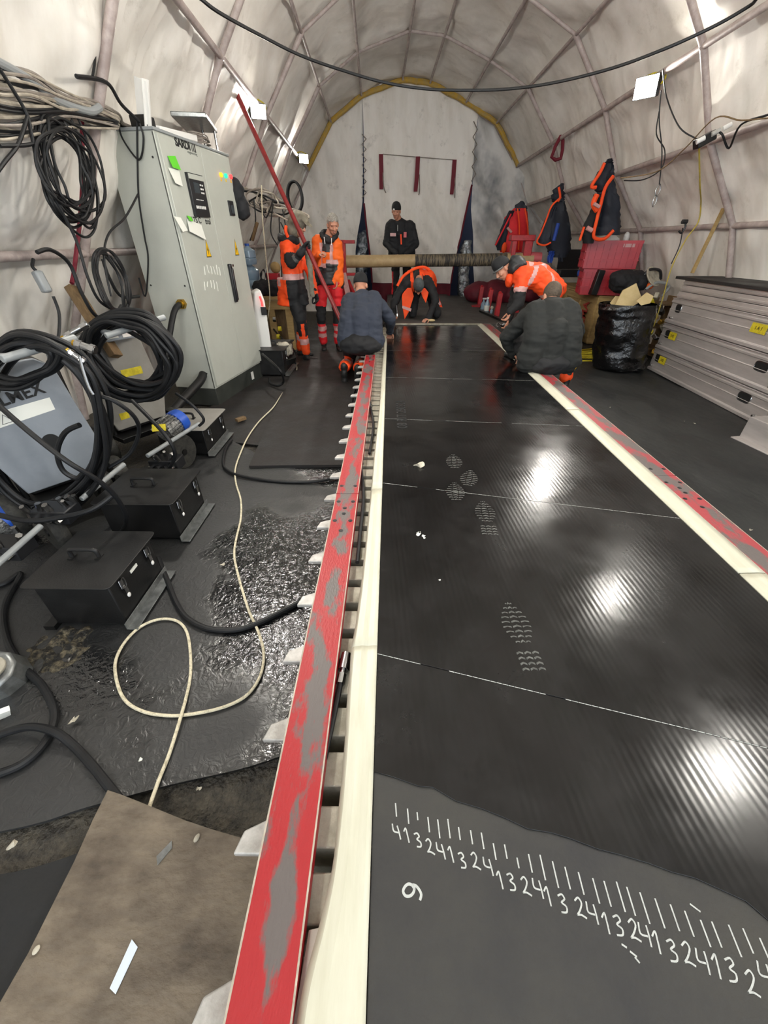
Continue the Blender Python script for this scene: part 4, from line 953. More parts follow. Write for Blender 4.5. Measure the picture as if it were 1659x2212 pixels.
for (x, y, l) in ((415, 975, 'black wheel standing right of the second cart motor'), (255, 1055, 'black wheel between nearest cart and toolbox'), (160, 1150, 'black wheel behind the front toolbox'), (318, 1062, 'black wheel behind the second toolbox')):
    w_ = thing('cart_wheel', WZ(x, y + 35, 0), l, 'wheel', None); q = WZ(x, y + 35, 0) + V((-.05, 0, .14)); wheel(q, (.55, .83, 0) if x < 400 else (.95, -.3, 0), .135, .07, w_)
# coil over cart 1
random.seed(31)
pl1 = lambda X, Y, o: WY(X, Y, 1.93 + o)
mb = MB()
for i in range(9): mb.tube(px_loop(88 + random.uniform(-10, 14), 918 + random.uniform(-16, 16), random.uniform(122, 155), random.uniform(160, 192), -.18 + random.uniform(-.12, .12), pl1, n=12, jit=7, off=random.uniform(-.06, .06)), .0138, n=9, closed=True)
for i in range(5): mb.tube(px_loop(44 + random.uniform(-12, 12), 784 + random.uniform(-8, 8), random.uniform(66, 84), random.uniform(36, 48), -.2 + random.uniform(-.1, .1), pl1, n=10, jit=5, off=random.uniform(-.05, .0)), .0135, n=9, closed=True)
put(mb, 'cable_coil', M['cable'], label='heavy black cable coil slung over the nearest pump cart', cat='cable coil')
pl2 = lambda X, Y, o: WY(X, Y, 2.75 + o)
mb = MB()
for i in range(14): mb.tube(px_loop(281 + random.uniform(-13, 13), 764 + random.uniform(-12, 14), random.uniform(72, 106), random.uniform(54, 92), .55 + random.uniform(-.2, .2), pl2, n=12, jit=5, off=random.uniform(-.08, .08)), .0158, n=9, closed=True)
put(mb, 'hose_coil', M['cable'], label='thick black hose coil hung on the second pump cart', cat='hose coil')
# couplings and braid
def coupling(a, b, r, lab):
    a, b = V(a), V(b); t = thing('hose_coupling', a, lab, 'coupling'); d = b - a
    mb = MB(); mb.cyl(a, b, r); mb.cyl(a + d * .1, a + d * .3, r * 1.25, n=6); mb.cyl(a + d * .7, a + d * .95, r * 1.3, n=6); put(mb, 'barrel', M['steel'], t)
    put(MB().cyl(a - d * .12, a, r * .8), 'collar', M['brass'], t)
coupling(WY(163, 742, 1.9), WY(207, 757, 1.9), .017, 'nickel hose coupling lying on the cart handle')
coupling(WY(148, 758, 1.88), WY(184, 783, 1.88), .013, 'smaller nickel coupling hanging below the handle')
coupling(WY(140, 728, 2.1), WY(190, 700, 2.15), .014, 'pale coupling behind the nearest cart handle')
put(MB().tube([WY(172, 770, 1.87), WY(180, 800, 1.86), WY(192, 835, 1.85), WY(202, 852, 1.85)], .007, n=6), 'wire_braid', M['steel'], label='short steel wire braid dangling between the carts', cat='wire')
# long single hoses
for pts, r, l in (([(-20, 860, 1.65), (30, 905, 1.6), (90, 955, 1.57), (150, 1000, 1.55), (215, 1040, 1.6), (255, 1080, 1.65), (273, 1120, 1.7), (262, 1150, 1.75)], .0115, 'black hose sweeping across the nearest cart cover down to the toolboxes'),
        ([(215, 855, 1.9), (250, 868, 1.9), (290, 900, 1.95), (300, 935, 2.0), (280, 980, 2.0), (235, 1010, 1.95)], .0105, 'black hose arching from the coupling down beside the cart'),
        ([(285, 865, 2.5), (330, 910, 2.4), (365, 950, 2.35), (378, 985, 2.35), (360, 1020, 2.35)], .0125, 'black hose falling from the hose coil to the valve block'),
        ([(380, 850, 2.8), (415, 875, 2.75), (440, 905, 2.75), (430, 920, 2.75)], .010, 'thin black hose looping over the lower handle'),
        ([(-20, 1108, 1.6), (60, 1125, 1.58), (130, 1118, 1.6), (200, 1100, 1.62), (250, 1065, 1.7)], .0135, 'black hose lying across the foot of the nearest cart')):
    put(MB().tube([WY(*p) for p in pts], r, n=10), 'hose', M['cable'], label=l, cat='hose')
mb = MB(); P = [WY(a, b, 1.85) for a, b in ((172, 918), (140, 935), (124, 975), (135, 1015), (165, 1033), (180, 1020))]; put(MB().tube(P, .013, n=9), 'hose', M['cable'], label='black hose loop in front of the cart cover edge', cat='hose')

# ================================================================ TOOLBOXES
def toolbox(x0, x1, y0, y1, h, label, tag=True, lid='box_black'):
    t = thing('toolbox', ((x0 + x1) / 2, (y0 + y1) / 2, .012), label, 'toolbox', 'black steel toolboxes')
    b = .03
    put(MB().box(((x0 + x1) / 2, (y0 + y1) / 2, .03 + (h - .03) / 2), (x1 - x0 - 2 * b, y1 - y0 - 2 * b, h - .035)), 'body', M['box_black'], t, bevel=.006)
    mb = MB(); r = .025; P = []
    for cx_, cy_, a0 in ((x1 - r, y1 - r, 0), (x0 + r, y1 - r, 90), (x0 + r, y0 + r, 180), (x1 - r, y0 + r, 270)):
        for k in range(5): a = math.radians(a0 + k * 22.5); P.append((cx_ + r * math.cos(a), cy_ + r * math.sin(a), h))
    put(MB().prism(P, (0, 0, .006)), 'lid', M[lid], t, bevel=.0015)
    cy = (y0 + y1) / 2; cx = (x0 + x1) / 2 - .03
    put(MB().tube([(cx - .062, cy, h + .004), (cx - .062, cy, h + .04), (cx - .045, cy, h + .052), (cx + .045, cy, h + .052), (cx + .062, cy, h + .04), (cx + .062, cy, h + .004)], .0095, n=10, k=4), 'handle', M['black'], t)
    mb = MB()
    for s_ in (-1, 1): mb.box((cx + s_ * .062, cy, h + .009), (.02, .04, .006))
    put(mb, 'handle_bracket', M['box_black'], t)
    xs = x1 - b
    for yy in (y0 + (y1 - y0) * .24, y0 + (y1 - y0) * .78):
        l_ = put(MB().box((xs + .006, yy, h - .055), (.008, .028, .05)), 'latch', M['steel'], t, bevel=.004)
        mb = MB(); mb.box((xs + .012, yy, h - .095), (.006, .02, .035)); mb.tube([(xs + .014, yy - .012, h - .03), (xs + .014, yy - .012, h - .075), (xs + .014, yy + .012, h - .075), (xs + .014, yy + .012, h - .03)], .0025, n=5, k=2, closed=True); put(mb, 'hook', M['steel'], l_)
        put(MB().ell((xs + .014, yy, h - .125), (.006, .010, .013), sub=2), 'tab', M['white'], l_)
    if tag: put(MB().box((xs + .002, (y0 + y1) / 2, h - .06), (.003, .055, .016)), 'label_strip', M['paper'], t)
    mb = MB(); mb.box((xs + .03, (y0 + y1) / 2, .028), (.05, y1 - y0 - .01, .004)); mb.box((xs + .006, (y0 + y1) / 2, .045), (.004, y1 - y0 - .01, .035)); put(mb, 'foot_channel', M['galv'], t, bevel=.001, label='bright galvanised foot channel')
    mb = MB(); mb.box((x0 + b - .02, (y0 + y1) / 2, .028), (.05, y1 - y0 - .01, .03)); put(mb, 'foot_channel', M['box_black'], t)
    return t
toolbox(-1.555, -1.165, 1.16, 1.56, .285, 'nearest black steel toolbox with carry handle, on the wet mat')
toolbox(-1.66, -1.195, 1.80, 2.22, .285, 'second black steel toolbox, behind the nearest one', tag=False)
toolbox(-1.90, -1.46, 2.92, 3.42, .25, 'third toolbox with greyish top, at the foot of the cabinet', tag=False, lid='cover2')
toolbox(-1.78, -1.34, 5.28, 5.98, .34, 'black toolbox beyond the cabinet with a bag on its lid', tag=False)
# white bag, plastic drum, cloth on top, water bottles
c = WZ(575, 775, .02)
mb = MB(); mb.prism([WY(548, 632, 5.5), WY(562, 625, 5.5), WY(572, 650, 5.5), WY(590, 770, 5.5), WY(560, 780, 5.5), WY(548, 760, 5.5)], (-.1, .22, 0))
t = thing('white_can', WY(570, 775, 5.5), 'tall white plastic canister standing just beyond the cabinet', 'canister'); put(mb, 'body', M['white'], t, bevel=.02); 
put(MB().box(WY(570, 672, 5.47), (.07, .01, .09)), 'dark_label', M['dark'], t); put(MB().tube([WY(561, 640, 5.46), WY(565, 652, 5.46), WY(567, 662, 5.46)], .012, n=6), 'red_mark', M['led_r'], t)
mb = MB(); q = WY(607, 757, 5.65); mb.ell(q, (.16, .13, .09)); mb.ell(q + V((.05, 0, .05)), (.1, .1, .06)); put(organic(mb, .012, 1, .035, 14), 'pale_cloth', M['cloth_w'], label='crumpled pale cloth heaped on a black tray', cat='cloth')
mb = MB(); q = WY(610, 775, 5.6); mb.lathe(q - V((0, 0, .07)), [(.1, 0), (.17, .02), (.19, .09), (.17, .09)], 24); put(mb, 'black_tray', M['box_black'], label='black round tray under the crumpled cloth', cat='tray')
put(MB().box(WY(590, 785, 5.5), (.12, .1, .07), rotm(.2, .2, .4)), 'tool_case', M['cloth_b'], label='small black case lying on the far toolbox lid', cat='case', bevel=.02)
put(MB().tube([WZ(a, b, z) for a, b, z in ((567, 765, .35), (590, 785, .33), (608, 805, .25), (612, 825, .1), (600, 833, .05), (584, 828, .04), (582, 818, .06))], .014, n=9), 'hose', M['cable'], label='black hose drooping over the far toolbox', cat='hose')
put(MB().tube([WZ(a, b, z) for a, b, z in ((582, 698, .35), (600, 722, .3), (625, 745, .25), (640, 765, .15), (638, 785, .1))], .014, n=9), 'hose', M['cable'], label='black hose passing the crumpled cloth', cat='hose')
for (x, y0, y1, r, l) in ((540, 532, 571, .11, 'upper clear blue water bottle beyond the cabinet'), (547, 571, 622, .13, 'lower clear blue water bottle beyond the cabinet')):
    Y = 7.2; a = WY(x, y1, Y); b = WY(x, y0, Y); H_ = (b - a).length
    t = thing('water_bottle', a, l, 'bottle', 'large water bottles'); put(MB().lathe(a, [(r * .9, 0), (r, .03), (r, H_ * .3), (r * .92, H_ * .35), (r, H_ * .4), (r, H_ * .75), (r * .35, H_ * .93), (r * .3, H_)], 24), 'bottle', M['water'], t); put(MB().cyl(a + V((0, 0, H_)), a + V((0, 0, H_ + .03)), r * .32), 'cap', M['blue'], t)
# timber bench with bags
bn = thing('timber_bench', WY(600, 700, 6.9), 'rough pale timber crate bench behind the hooded worker', 'bench')
x0 = WY(560, 650, 7.2).x; x1 = WY(626, 650, 6.9).x
ztop = WY(600, 640, 6.9).z; 
put(MB().box(((x0 + x1) / 2, 7.2, ztop - .02), (x1 - x0, .7, .05)), 'top_board', M['wood'], bn, bevel=.004)
mb = MB(); mb.box(((x0 + x1) / 2, 6.9, ztop - .12), (x1 - x0, .03, .13)); put(mb, 'rail', M['wood'], bn, bevel=.004)
for xx in (x0 + .05, x0 + (x1 - x0) * .45, x1 - .04): put(MB().box((xx, 6.92, (ztop - .1) / 2), (.10, .06, ztop - .1)), 'leg', M['wood'], bn, bevel=.004)
put(MB().box(((x0 + x1) / 2, 7.1, (ztop - .1) / 2), (x1 - x0 - .1, .03, ztop - .15)), 'back_panel', M['wood_d'], bn)
mb = MB(); q = WY(565, 622, 6.95); mb.ell(q, (.14, .14, .11)); mb.ell(q + V((.2, 0, -.0)), (.16, .14, .12)); mb.tube([q + V((0, 0, .05)), q + V((.03, 0, .2)), q + V((.08, 0, .23)), q + V((.11, 0, .04))], .014, n=7); put(organic(mb, .014, 1, .02, 12), 'tool_bag', M['cloth_b'], label='black tool bag on the timber bench', cat='bag')
mb = MB(); q = WY(597, 627, 7.0); mb.ell(q, (.15, .13, .11)); mb.ell(q + V((.12, 0, -.02)), (.12, .12, .1)); put(organic(mb, .014, 1, .02, 12), 'tool_bag', M['grey_cl'], label='dark grey bag beside the black tool bag on the bench', cat='bag')
put(MB().box(WY(590, 600, 7.25), (.2, .14, .13)), 'red_box', M['red_crate'], label='small dark red box behind the bags on the bench', cat='box', bevel=.01)
put(MB().ell(WY(595, 578, 7.25), (.08, .08, .08)), 'hard_hat', M['wood'], label='small tan helmet-like shape above the red box', cat='helmet')
for (x, y, m, l) in ((601, 710, 'yellow', 'yellow cap on the floor under the bench'), (598, 727, 'yellow', 'second yellow cap below the first'), (590, 690, 'steel', 'steel spray can shape under the bench')):
    put(MB().cyl(WY(x, y, 6.5), WY(x + 7, y, 6.5), .035), 'canister_cap', M[m], label=l, cat='cap', bevel=.004)

# ================================================================ FLOOR CABLES, BOARD, SMALL THINGS LEFT
rope_px = [(640, 783), (641, 800), (630, 825), (610, 850), (590, 880), (560, 910), (535, 945), (517, 985), (508, 1015), (510, 1045), (520, 1080), (520, 1120), (510, 1165), (506, 1200), (515, 1245), (528, 1290), (540, 1325), (560, 1370), (570, 1415), (562, 1460), (535, 1500), (490, 1525), (430, 1540), (370, 1546), (310, 1537), (268, 1510), (250, 1460), (252, 1420), (275, 1380), (310, 1350), (350, 1337), (385, 1343), (405, 1370), (412, 1430), (408, 1480), (390, 1550), (365, 1630), (345, 1680), (322, 1745), (318, 1765)]
P = [WZ(x, y, .024 + (.012 if abs(x - 390) < 40 and abs(y - 1546) < 70 and y > 1549 else 0)) for x, y in rope_px]
put(MB().tube(P, .0062, n=9, k=7), 'white_cable', M['rope'], label='long dirty white cable looping over the wet mat', cat='cable')
put(MB().tube([WZ(x, y, .03) for x, y in ((342, 1205), (360, 1250), (380, 1300), (405, 1335), (450, 1358), (510, 1360), (560, 1345), (610, 1320), (650, 1300), (700, 1275))], .0125, n=10), 'hose', M['cable'], label='black hose from the nearest toolbox to the red rail', cat='hose')
put(MB().tube([WZ(x, y, .03) for x, y in ((500, 950), (487, 970), (482, 1000), (490, 1015), (520, 1028), (600, 1040), (680, 1040), (735, 1030))], .012, n=10), 'hose', M['cable'], label='black hose curving from the third toolbox past the stiff mat', cat='hose')
put(MB().tube([WZ(x, y, z) for x, y, z in ((-30, 1270, .03), (10, 1260, .03), (45, 1240, .03), (10, 1310, .03), (15, 1380, .03), (50, 1440, .03), (90, 1480, .03), (115, 1530, .03), (112, 1575, .03), (85, 1620, .03), (40, 1655, .03), (-30, 1680, .03))], .014, n=10), 'hose', M['cable'], label='thick black hose looping along the left picture edge', cat='hose')
put(MB().tube([WZ(x, y, z) for x, y, z in ((-30, 1600, .03), (20, 1580, .04), (70, 1570, .055), (120, 1582, .055), (160, 1612, .03), (200, 1655, .03), (232, 1695, .03), (260, 1730, .018))], .014, n=10), 'hose', M['cable'], label='thick black hose running under the corner of the plywood board', cat='hose')
# plywood board with rough edge
bp = [(232, 1706), (262, 1716), (330, 1743), (400, 1772), (470, 1795), (530, 1812), (566, 1826)]
P = [tuple(WZ(x, y, .05)[:2]) for x, y in bp] + [(-.33, .35), (-.33, -.5), (-.85, -.5)]
lft = [(232, 1706), (200, 1770), (160, 1860), (110, 1960), (60, 2060), (0, 2165)]
P = [tuple(WZ(x, y, .05)[:2]) for x, y in bp] + [(-.32, .36), (-.32, -.6)] + [(-.98, -.6)] + [tuple(WZ(x, y, .05)[:2]) for x, y in lft[::-1][:-1]]
brd = mat_piece(P, .018, M['board'], 'weathered plywood board lying at the bottom left beside the red rail', name='plywood_board', z=.03, wav=.002)
brd['category'] = 'board'
def blade(pts, m, l, nm='blade', th=.0012):
    P = [WZ(x, y, .0515) for x, y in pts]; t = put(MB().prism(P, (0, 0, th)), nm, M[m], label=l, cat='blade', bevel=.0003); return t
M['blade'] = mat('blade_painted_glint', '#dbe6f2', rough=.3, metal=.2)  # bright reflection on the steel is put into the pale blue base colour
blade([(285, 2029), (298, 2046), (250, 2148), (237, 2135)], 'blade', 'long bright snapped knife blade on the plywood board')
blade([(338, 1850), (371, 1816), (372, 1832), (340, 1870)], 'galv', 'short dull knife blade piece on the plywood board')
put(MB().ell(WZ(425, 1810, .056), (.007, .011, .004), rotm(0, 0, -.3)), 'pebble', M['cloth_w'], label='pale oval pebble near the top edge of the plywood board', cat='pebble')
put(MB().ell(WZ(78, 2052, .055), (.007, .009, .0035), rotm(0, 0, -.3)), 'pebble', M['cloth_w'], label='pale pebble near the left edge of the plywood board', cat='pebble')
for i, (x, y, s, m, l) in enumerate(((481, 1220, .016, 'cloth_w', 'white lump on the mat near the white cable'), (160, 1555, .018, 'cloth_w', 'crumpled white scrap beside the black hose loop'), (305, 1640, .012, 'paper', 'small bright scrap on the wet mat near the white cable end'), (430, 1703, .012, 'cloth_w', 'pale bit on the gravel gap'), (30, 1822, .018, 'cloth_w', 'white bits in the gap between the mats'), (150, 1425, .012, 'cover2', 'dull grey chip on the mat below the toolbox'), (700, 855, .012, 'paper', 'tiny white scrap on the stiff mat'), (775, 690, .01, 'paper', 'tiny scrap by the pole foot'))):
    if i == 7: continue
    scrap(WZ(x, y, .03 if i != 3 else .005), s, l, m, k=i)
# dirt pile left of the toolbox and grey casting at the left edge
mb = MB()
def dirt(u, v):
    x = -1.62 + .34 * u; y = .92 + .33 * v; e = math.sin(PI * u) * math.sin(PI * v); return V((x, y, .006 + e * (.02 + .035 * noise.noise(V((x * 22, y * 22, 0))))))
M['dirt'] = mat('rubble', '#6d6450', '#15130f', sc=32, rough=.8, bump=1, bsc=60, lo=.35, hi=.55, bdist=.02)
put(MB().grid(dirt, 50, 50), 'rubble_heap', M['dirt'], label='patch of wet rubble and rags left of the nearest toolbox', cat='rubble', kind='stuff')
q = WZ(-10, 1470, .06); t = thing('grey_casting', q, 'worn grey metal casting cut by the left picture edge', 'casting')
mb = MB(); mb.cyl(q + V((-.02, .03, -.05)), q + V((0, 0, .06)), .105, .085, n=10); put(mb, 'shell', M['galv'], t, bevel=.012); put(MB().cyl(q + V((0, 0, .06)), q + V((.002, 0, .075)), .06, n=18), 'flange', M['alu_dull'], t, bevel=.004)
put(MB().box(WZ(8, 1540, .04), (.035, .02, .05), rotm(.4, .3, .8)), 'paper_tag', M['paper'], label='crumpled white tag below the grey casting', cat='tag')
put(MB().box(WZ(420, 905, .05), (.2, .06, .05), cn @ rotm(0, 0, .3)), 'timber_block', M['wood_d'], label='brown timber block under the corner of the cabinet', cat='block', bevel=.004)
put(MB().box(WZ(520, 905, .04), (.10, .05, .03), rotm(0, 0, .9)), 'timber_offcut', M['wood_d'], label='small timber offcut on the floor before the cabinet', cat='block', bevel=.003)
# ================================================================ CEILING SWAG AND LAMPS
sw = [(410, -20, 3.6), (470, 25, 3.7), (560, 75, 4.0), (650, 120, 4.3), (740, 152, 4.5), (830, 178, 4.6), (920, 192, 4.6), (1010, 195, 4.6), (1100, 192, 4.5), (1200, 178, 4.3), (1320, 148, 4.1), (1430, 108, 3.9), (1540, 58, 3.8), (1620, 12, 3.7), (1670, -25, 3.6)]
put(MB().tube([T(-1.86, 2.74, 3.85)] + [WY(*p) for p in sw] + [T(2.74, 2.80, 3.85)], .010, n=8), 'overhead_cable', M['cable'], label='long dark cable sagging right across the tent under the roof', cat='cable')
def flood(c, tgt, s, label, vis=True):
    c = V(c); d = (V(tgt) - c).normalized(); t = thing('flood_light', c, label, 'lamp', 'flood lights on the tent frame')
    a, b = frame(d); R = Matrix((a, b, d)).transposed()
    put(MB().box(c - d * .03, (.24 * s, .18 * s, .05), R), 'housing', M['dark'], t, bevel=.008)
    mb = MB()
    for sg in (-1, 1): mb.box(c + a * sg * .118 * s + d * .012, (.006, .18 * s, .045), R); mb.box(c + b * sg * .088 * s + d * .012, (.24 * s, .006, .045), R)
    put(mb, 'rim', M['dark'], t)
    mb = MB(); mb.box(c - d * .003, (.225 * s, .17 * s, .004), R); put(mb, 'lens', M['lens'], t, label='glowing lamp glass')
    put(MB().tube([c + a * .13 * s - d * .02, c + a * .14 * s + b * .06 - d * .08, c + b * .10 - d * .12, c - a * .14 * s + b * .06 - d * .08, c - a * .13 * s - d * .02], .008, n=6, k=3), 'bracket', M['yellow'], t)
    return t
PR = lambda Y: T(2.78, 2.85, Y) + V((-.16, 0, -.12)); PLm = lambda Y: T(-1.82, 2.80, Y) + V((.16, 0, -.12))
lr = WY(1398, 188, 6.3)
flood(lr, (-1.6, 2.2, 1.6), 1.0, 'bright flood light on the right roof tube')
flood(WY(557, 240, 7.0), (.5, 2.5, 1.4), .8, 'bright flood light on the left tube beyond the cabinet')
flood(WY(655, 343, 10.0), (1.2, 4.5, 2.0), .75, 'small distant flood light near the left end of the tent')
for Y in (3.55, 1.55): flood(PR(Y), (-1.8, Y + .8, 2.2), 1.15, 'flood light on the right roof tube above the belt, seen only mirrored', False)
flood(PLm(2.0) + V((.05, 0, 0)), (3.2, 4.6, 1.7), 1.15, 'added unseen fill light on the left roof tube, brightening the right wall and stacked beams', False)  # unseen lamp, added to brighten the right wall and beam stack
for Y in (3.3,): flood(PLm(Y) + V((.05, 0, 0)), (.9, Y - 2.2, 1.3), 1.15, 'flood light on the left roof tube over the mats, seen only mirrored', False)
flood(PR(-1.4), (.4, 4.0, 3.4), 1.0, 'added unseen fill light on the right roof tube behind the camera', False)  # added lamp out of view, throws fill light up at the roof
flood(PLm(-1.6), (.4, 4.0, 3.4), 1.0, 'added unseen fill light on the left roof tube behind the camera', False)  # left-hand twin, likewise unseen and added for fill
# thin leads on the right wall
XR = 3.35
for pts, r, m, l in (([(1432, 150, 5.8), (1440, 210, 5.6), (1468, 275, 5.45), (1505, 300, 5.35)], .006, 'cable', 'thin dark lead from the flood light to the junction'),
        ([(1428, 195, 6.0), (1424, 260, 6.0), (1430, 330, 6.0), (1424, 400, 6.0)], .006, 'cable', 'thin dark cord hanging below the right flood light'),
        ([(1424, 240, 6.1), (1418, 290, 6.1), (1436, 325, 6.1), (1428, 365, 6.1), (1390, 388, 6.2), (1348, 390, 6.4)], .006, 'cable', 'thin cord looping down and left under the right flood light'),
        ([(1340, 385, 6.2), (1420, 370, 5.9), (1480, 320, 5.5), (1545, 255, 5.1), (1600, 260, 4.9), (1659, 255, 4.65), (1710, 250, 4.45)], .006, 'wood_d', 'thin brown cord strung along the right wall'),
        ([(1510, 315, 5.35), (1512, 400, 5.6), (1514, 440, 5.9), (1508, 480, 5.9), (1480, 520, 5.9), (1450, 580, 5.9), (1430, 650, 5.95), (1412, 705, 6.0)], .008, 'yellow_rope', 'yellow rope hanging down the right wall to the floor'),
        ([(1475, 492, 5.95), (1468, 530, 5.95), (1450, 570, 5.95)], .006, 'cable', 'thin dark cord on the wall beside the yellow rope')):
    put(MB().tube([WY(*p) for p in pts], r, n=6), 'cord' if 'rope' not in l else 'yellow_rope', M[m], label=l, cat='cord' if 'rope' not in l else 'rope')
put(MB().beam(WY(1563, 450, 5.8), WY(1495, 590, 5.8), .035, .03), 'timber_batten', M['wood'], label='thin pale wooden batten slanting on the right wall', cat='batten', bevel=.003)
q = WY(1421, 412, 6.0); mb = MB(); mb.tube([q + V((0, 0, .06)), q + V((.025, 0, .0)), q + V((0, 0, -.05)), q + V((-.025, 0, 0))], .006, n=6, closed=True); mb.tube([q + V((0, 0, -.04)), q + V((.02, 0, -.09)), q + V((0, 0, -.15)), q + V((-.02, 0, -.09))], .006, n=6, closed=True)
put(mb, 'carabiner', M['steel'], label='two linked steel hooks hanging on the right wall', cat='hook')
q = WY(1522, 302, 5.3); t = thing('junction_box', q, 'black junction box with grey plugs tied to the right wall tube', 'junction box')
put(MB().box(q, (.17, .09, .08), rotm(0, -.45, 0)), 'box', M['box_black'], t, bevel=.01)
for dx, m in ((-.10, 'white'), (.02, 'alu_white'), (.11, 'white')): put(MB().cyl(q + V((dx, -.05, dx * .45 + .02)), q + V((dx + .06, -.06, dx * .45 + .05)), .02), 'plug', M[m], t)
put(MB().tube([q + V((.08, -.03, .05)), WY(1560, 290, 5.2), WY(1575, 320, 5.2), WY(1600, 270, 5.0), WY(1659, 248, 4.75), WY(1720, 226, 4.5)], .009, n=7), 'cable', M['cable'], label='black cable wound round the tube right of the junction box', cat='cable')
q = WY(1475, 490, 5.9); mb = MB(); mb.cyl(q + V((-.03, 0, .05)), q + V((.03, 0, .05)), .022); mb.tube([q + V((0, 0, .06)), q + V((.03, 0, 0)), q + V((.01, 0, -.06)), q + V((-.03, 0, -.04))], .010, n=7)
put(mb, 'pulley', M['dark'], label='small dark clamp on the lower wall tube', cat='clamp')
q = WY(1206, 322, 9.0); t = thing('red_clamp', q, 'dark red triangular clamp hanging from the right roof tube', 'clamp'); put(MB().tube([q + V((0, 0, .16)), q + V((-.09, 0, -.1)), q + V((.07, 0, -.12)), q + V((.05, 0, .1))], .028, n=7, k=2, closed=True), 'loop', M['strap_red'], t)

# ================================================================ TUBE ROLLER AND STANDS
Yt = 8.5
tb = thing('cardboard_tube', WY(760, 565, Yt), 'long stained cardboard tube lying across two red stands', 'tube')
a = WY(748, 565, Yt); b = WY(1150, 560, Yt); d = b - a
put(MB().cyl(a, a + d * .37, .098, n=30), 'tube', M['tube'], tb); put(MB().cyl(a + d * .37, a + d * .86, .0985, n=30), 'stained_section', M['tube_s'], tb, label='dark stained middle stretch'); put(MB().cyl(a + d * .86, b, .098, n=30), 'tube', M['tube'], tb)
def stand(x0, x1, y0, y1, Y, label):
    p = WY(x0, y0, Y); q = WY(x1, y1, Y); t = thing('tube_stand', V(((p.x + q.x) / 2, Y, q.z)), label, 'stand', 'red tube stands')
    return p, q, t
p, q, t = stand(735, 748, 518, 690, 8.4, 'tall red steel stand holding the left end of the cardboard tube')
put(MB().box(((p.x + q.x) / 2, 8.45, (p.z) / 2), (.13, .14, p.z)), 'post', M['red_metal'], t, bevel=.008)
mb = MB(); mb.box((p.x + .15, 8.45, p.z - .03), (.2, .2, .05)); mb.box((p.x + .13, 8.45, p.z - .52), (.22, .18, .04)); put(mb, 'bracket', M['red_metal'], t, bevel=.006)
mb = MB(); mb.beam((p.x + .1, 8.38, .9), (p.x + .36, 8.1, .4), .06, .06); put(mb, 'brace', M['red_metal'], t, bevel=.004)
put(MB().box((p.x + .1, 8.3, .03), (.5, .6, .05)), 'foot', M['red_metal'], t, bevel=.005)
put(MB().beam(WY(742, 590, 8.1), WY(755, 650, 8.0), .09, .02, V((0, 1, 0))), 'red_white_label', M['refl'], t, label='pale pinkish marking strip')
p, q, t = stand(1103, 1147, 508, 550, 8.5, 'red steel stand holding the right end of the cardboard tube')
xm = (p.x + q.x) / 2
mb = MB(); mb.box((xm, 8.5, p.z - .04), (.42, .2, .09)); mb.box((xm + .12, 8.5, p.z - .28), (.14, .16, .5)); mb.box((xm - .13, 8.5, p.z - .2), (.08, .16, .3)); put(mb, 'yoke', M['red_metal'], t, bevel=.01)
put(MB().box((xm + .12, 8.55, .8), (.10, .1, 1.0)), 'post', M['red_metal'], t, bevel=.006)
put(MB().cyl(WY(1142, 556, 8.5), WY(1168, 557, 8.5), .085, n=20), 'end_roller', M['pink_metal'], t, bevel=.008, label='faded pink-red end roller')
# ================================================================ RED POSTS, BOTTLES, MAROON BAG ON THE PLATFORM
ZP = .358
for i, (x, y0, y1, l) in enumerate(((1073, 633, 683, 'nearest red square post, beside the bottles'), (1054, 625, 672, 'second red post from the front, behind the clear bottle'), (1036, 619, 658, 'third red post from the front'), (1023, 613, 650, 'farthest small red post at the foil duct'))):
    b = WZ(x, y1, ZP); h = WY(x, y0, b.y).z - ZP
    t = thing('red_post', b, l, 'post', 'row of short red posts'); put(MB().box(b + V((0, 0, h / 2)), (.085, .085, h), rotm(0, .04, 0), taper=.96), 'post', M['red_metal'], t, bevel=.008)
    put(MB().lathe(b + V((0, 0, h)), [(.04, 0), (.025, .02), (.01, .03)], 12), 'cap', M['red_metal'], t)
put(MB().prism([WZ(1018, 661, ZP), WZ(1040, 659, ZP), WZ(1037, 664, ZP), WZ(1020, 663, ZP)], (0, 0, .02)), 'red_wedge', M['red_metal'], label='flat red wedge on the platform before the red posts', cat='wedge', bevel=.003)
b = WZ(1050, 675, ZP); h = WY(1051, 642, b.y).z - ZP
t = thing('solvent_bottle', b, 'clear bottle with white label and thin neck beside the red posts', 'bottle'); put(MB().lathe(b, [(.045, 0), (.05, .01), (.05, h * .55), (.02, h * .8), (.018, h * .9)], 20), 'glass', M['water'], t); put(MB().cyl(b + V((0, 0, h * .9)), b + V((0, 0, h)), .022), 'cap', M['white'], t); put(MB().cyl(b + V((0, 0, h * .12)), b + V((0, 0, h * .48)), .0515, n=20), 'label', M['paper'], t)
b = WZ(1043, 668, ZP); t = thing('spray_bottle', b, 'small spray bottle with white nozzle left of the clear bottle', 'bottle'); put(MB().lathe(b, [(.05, 0), (.05, .1), (.02, .15), (.02, .17)], 16), 'body', M['water'], t); put(MB().beam(b + V((-.03, 0, .19)), b + V((.05, 0, .19)), .03, .03), 'nozzle', M['white'], t, bevel=.004)
b = WZ(1061, 677, ZP); t = thing('glue_bottle', b, 'small bottle with a grey round cap near the nearest red post', 'bottle'); put(MB().lathe(b, [(.025, 0), (.028, .05), (.012, .08)], 14), 'body', M['water'], t); put(MB().ell(b + V((0, 0, .1)), .03), 'cap', M['cloth_w'], t)
p0 = WZ(1038, 674, ZP); p1 = WZ(1086, 695, ZP)
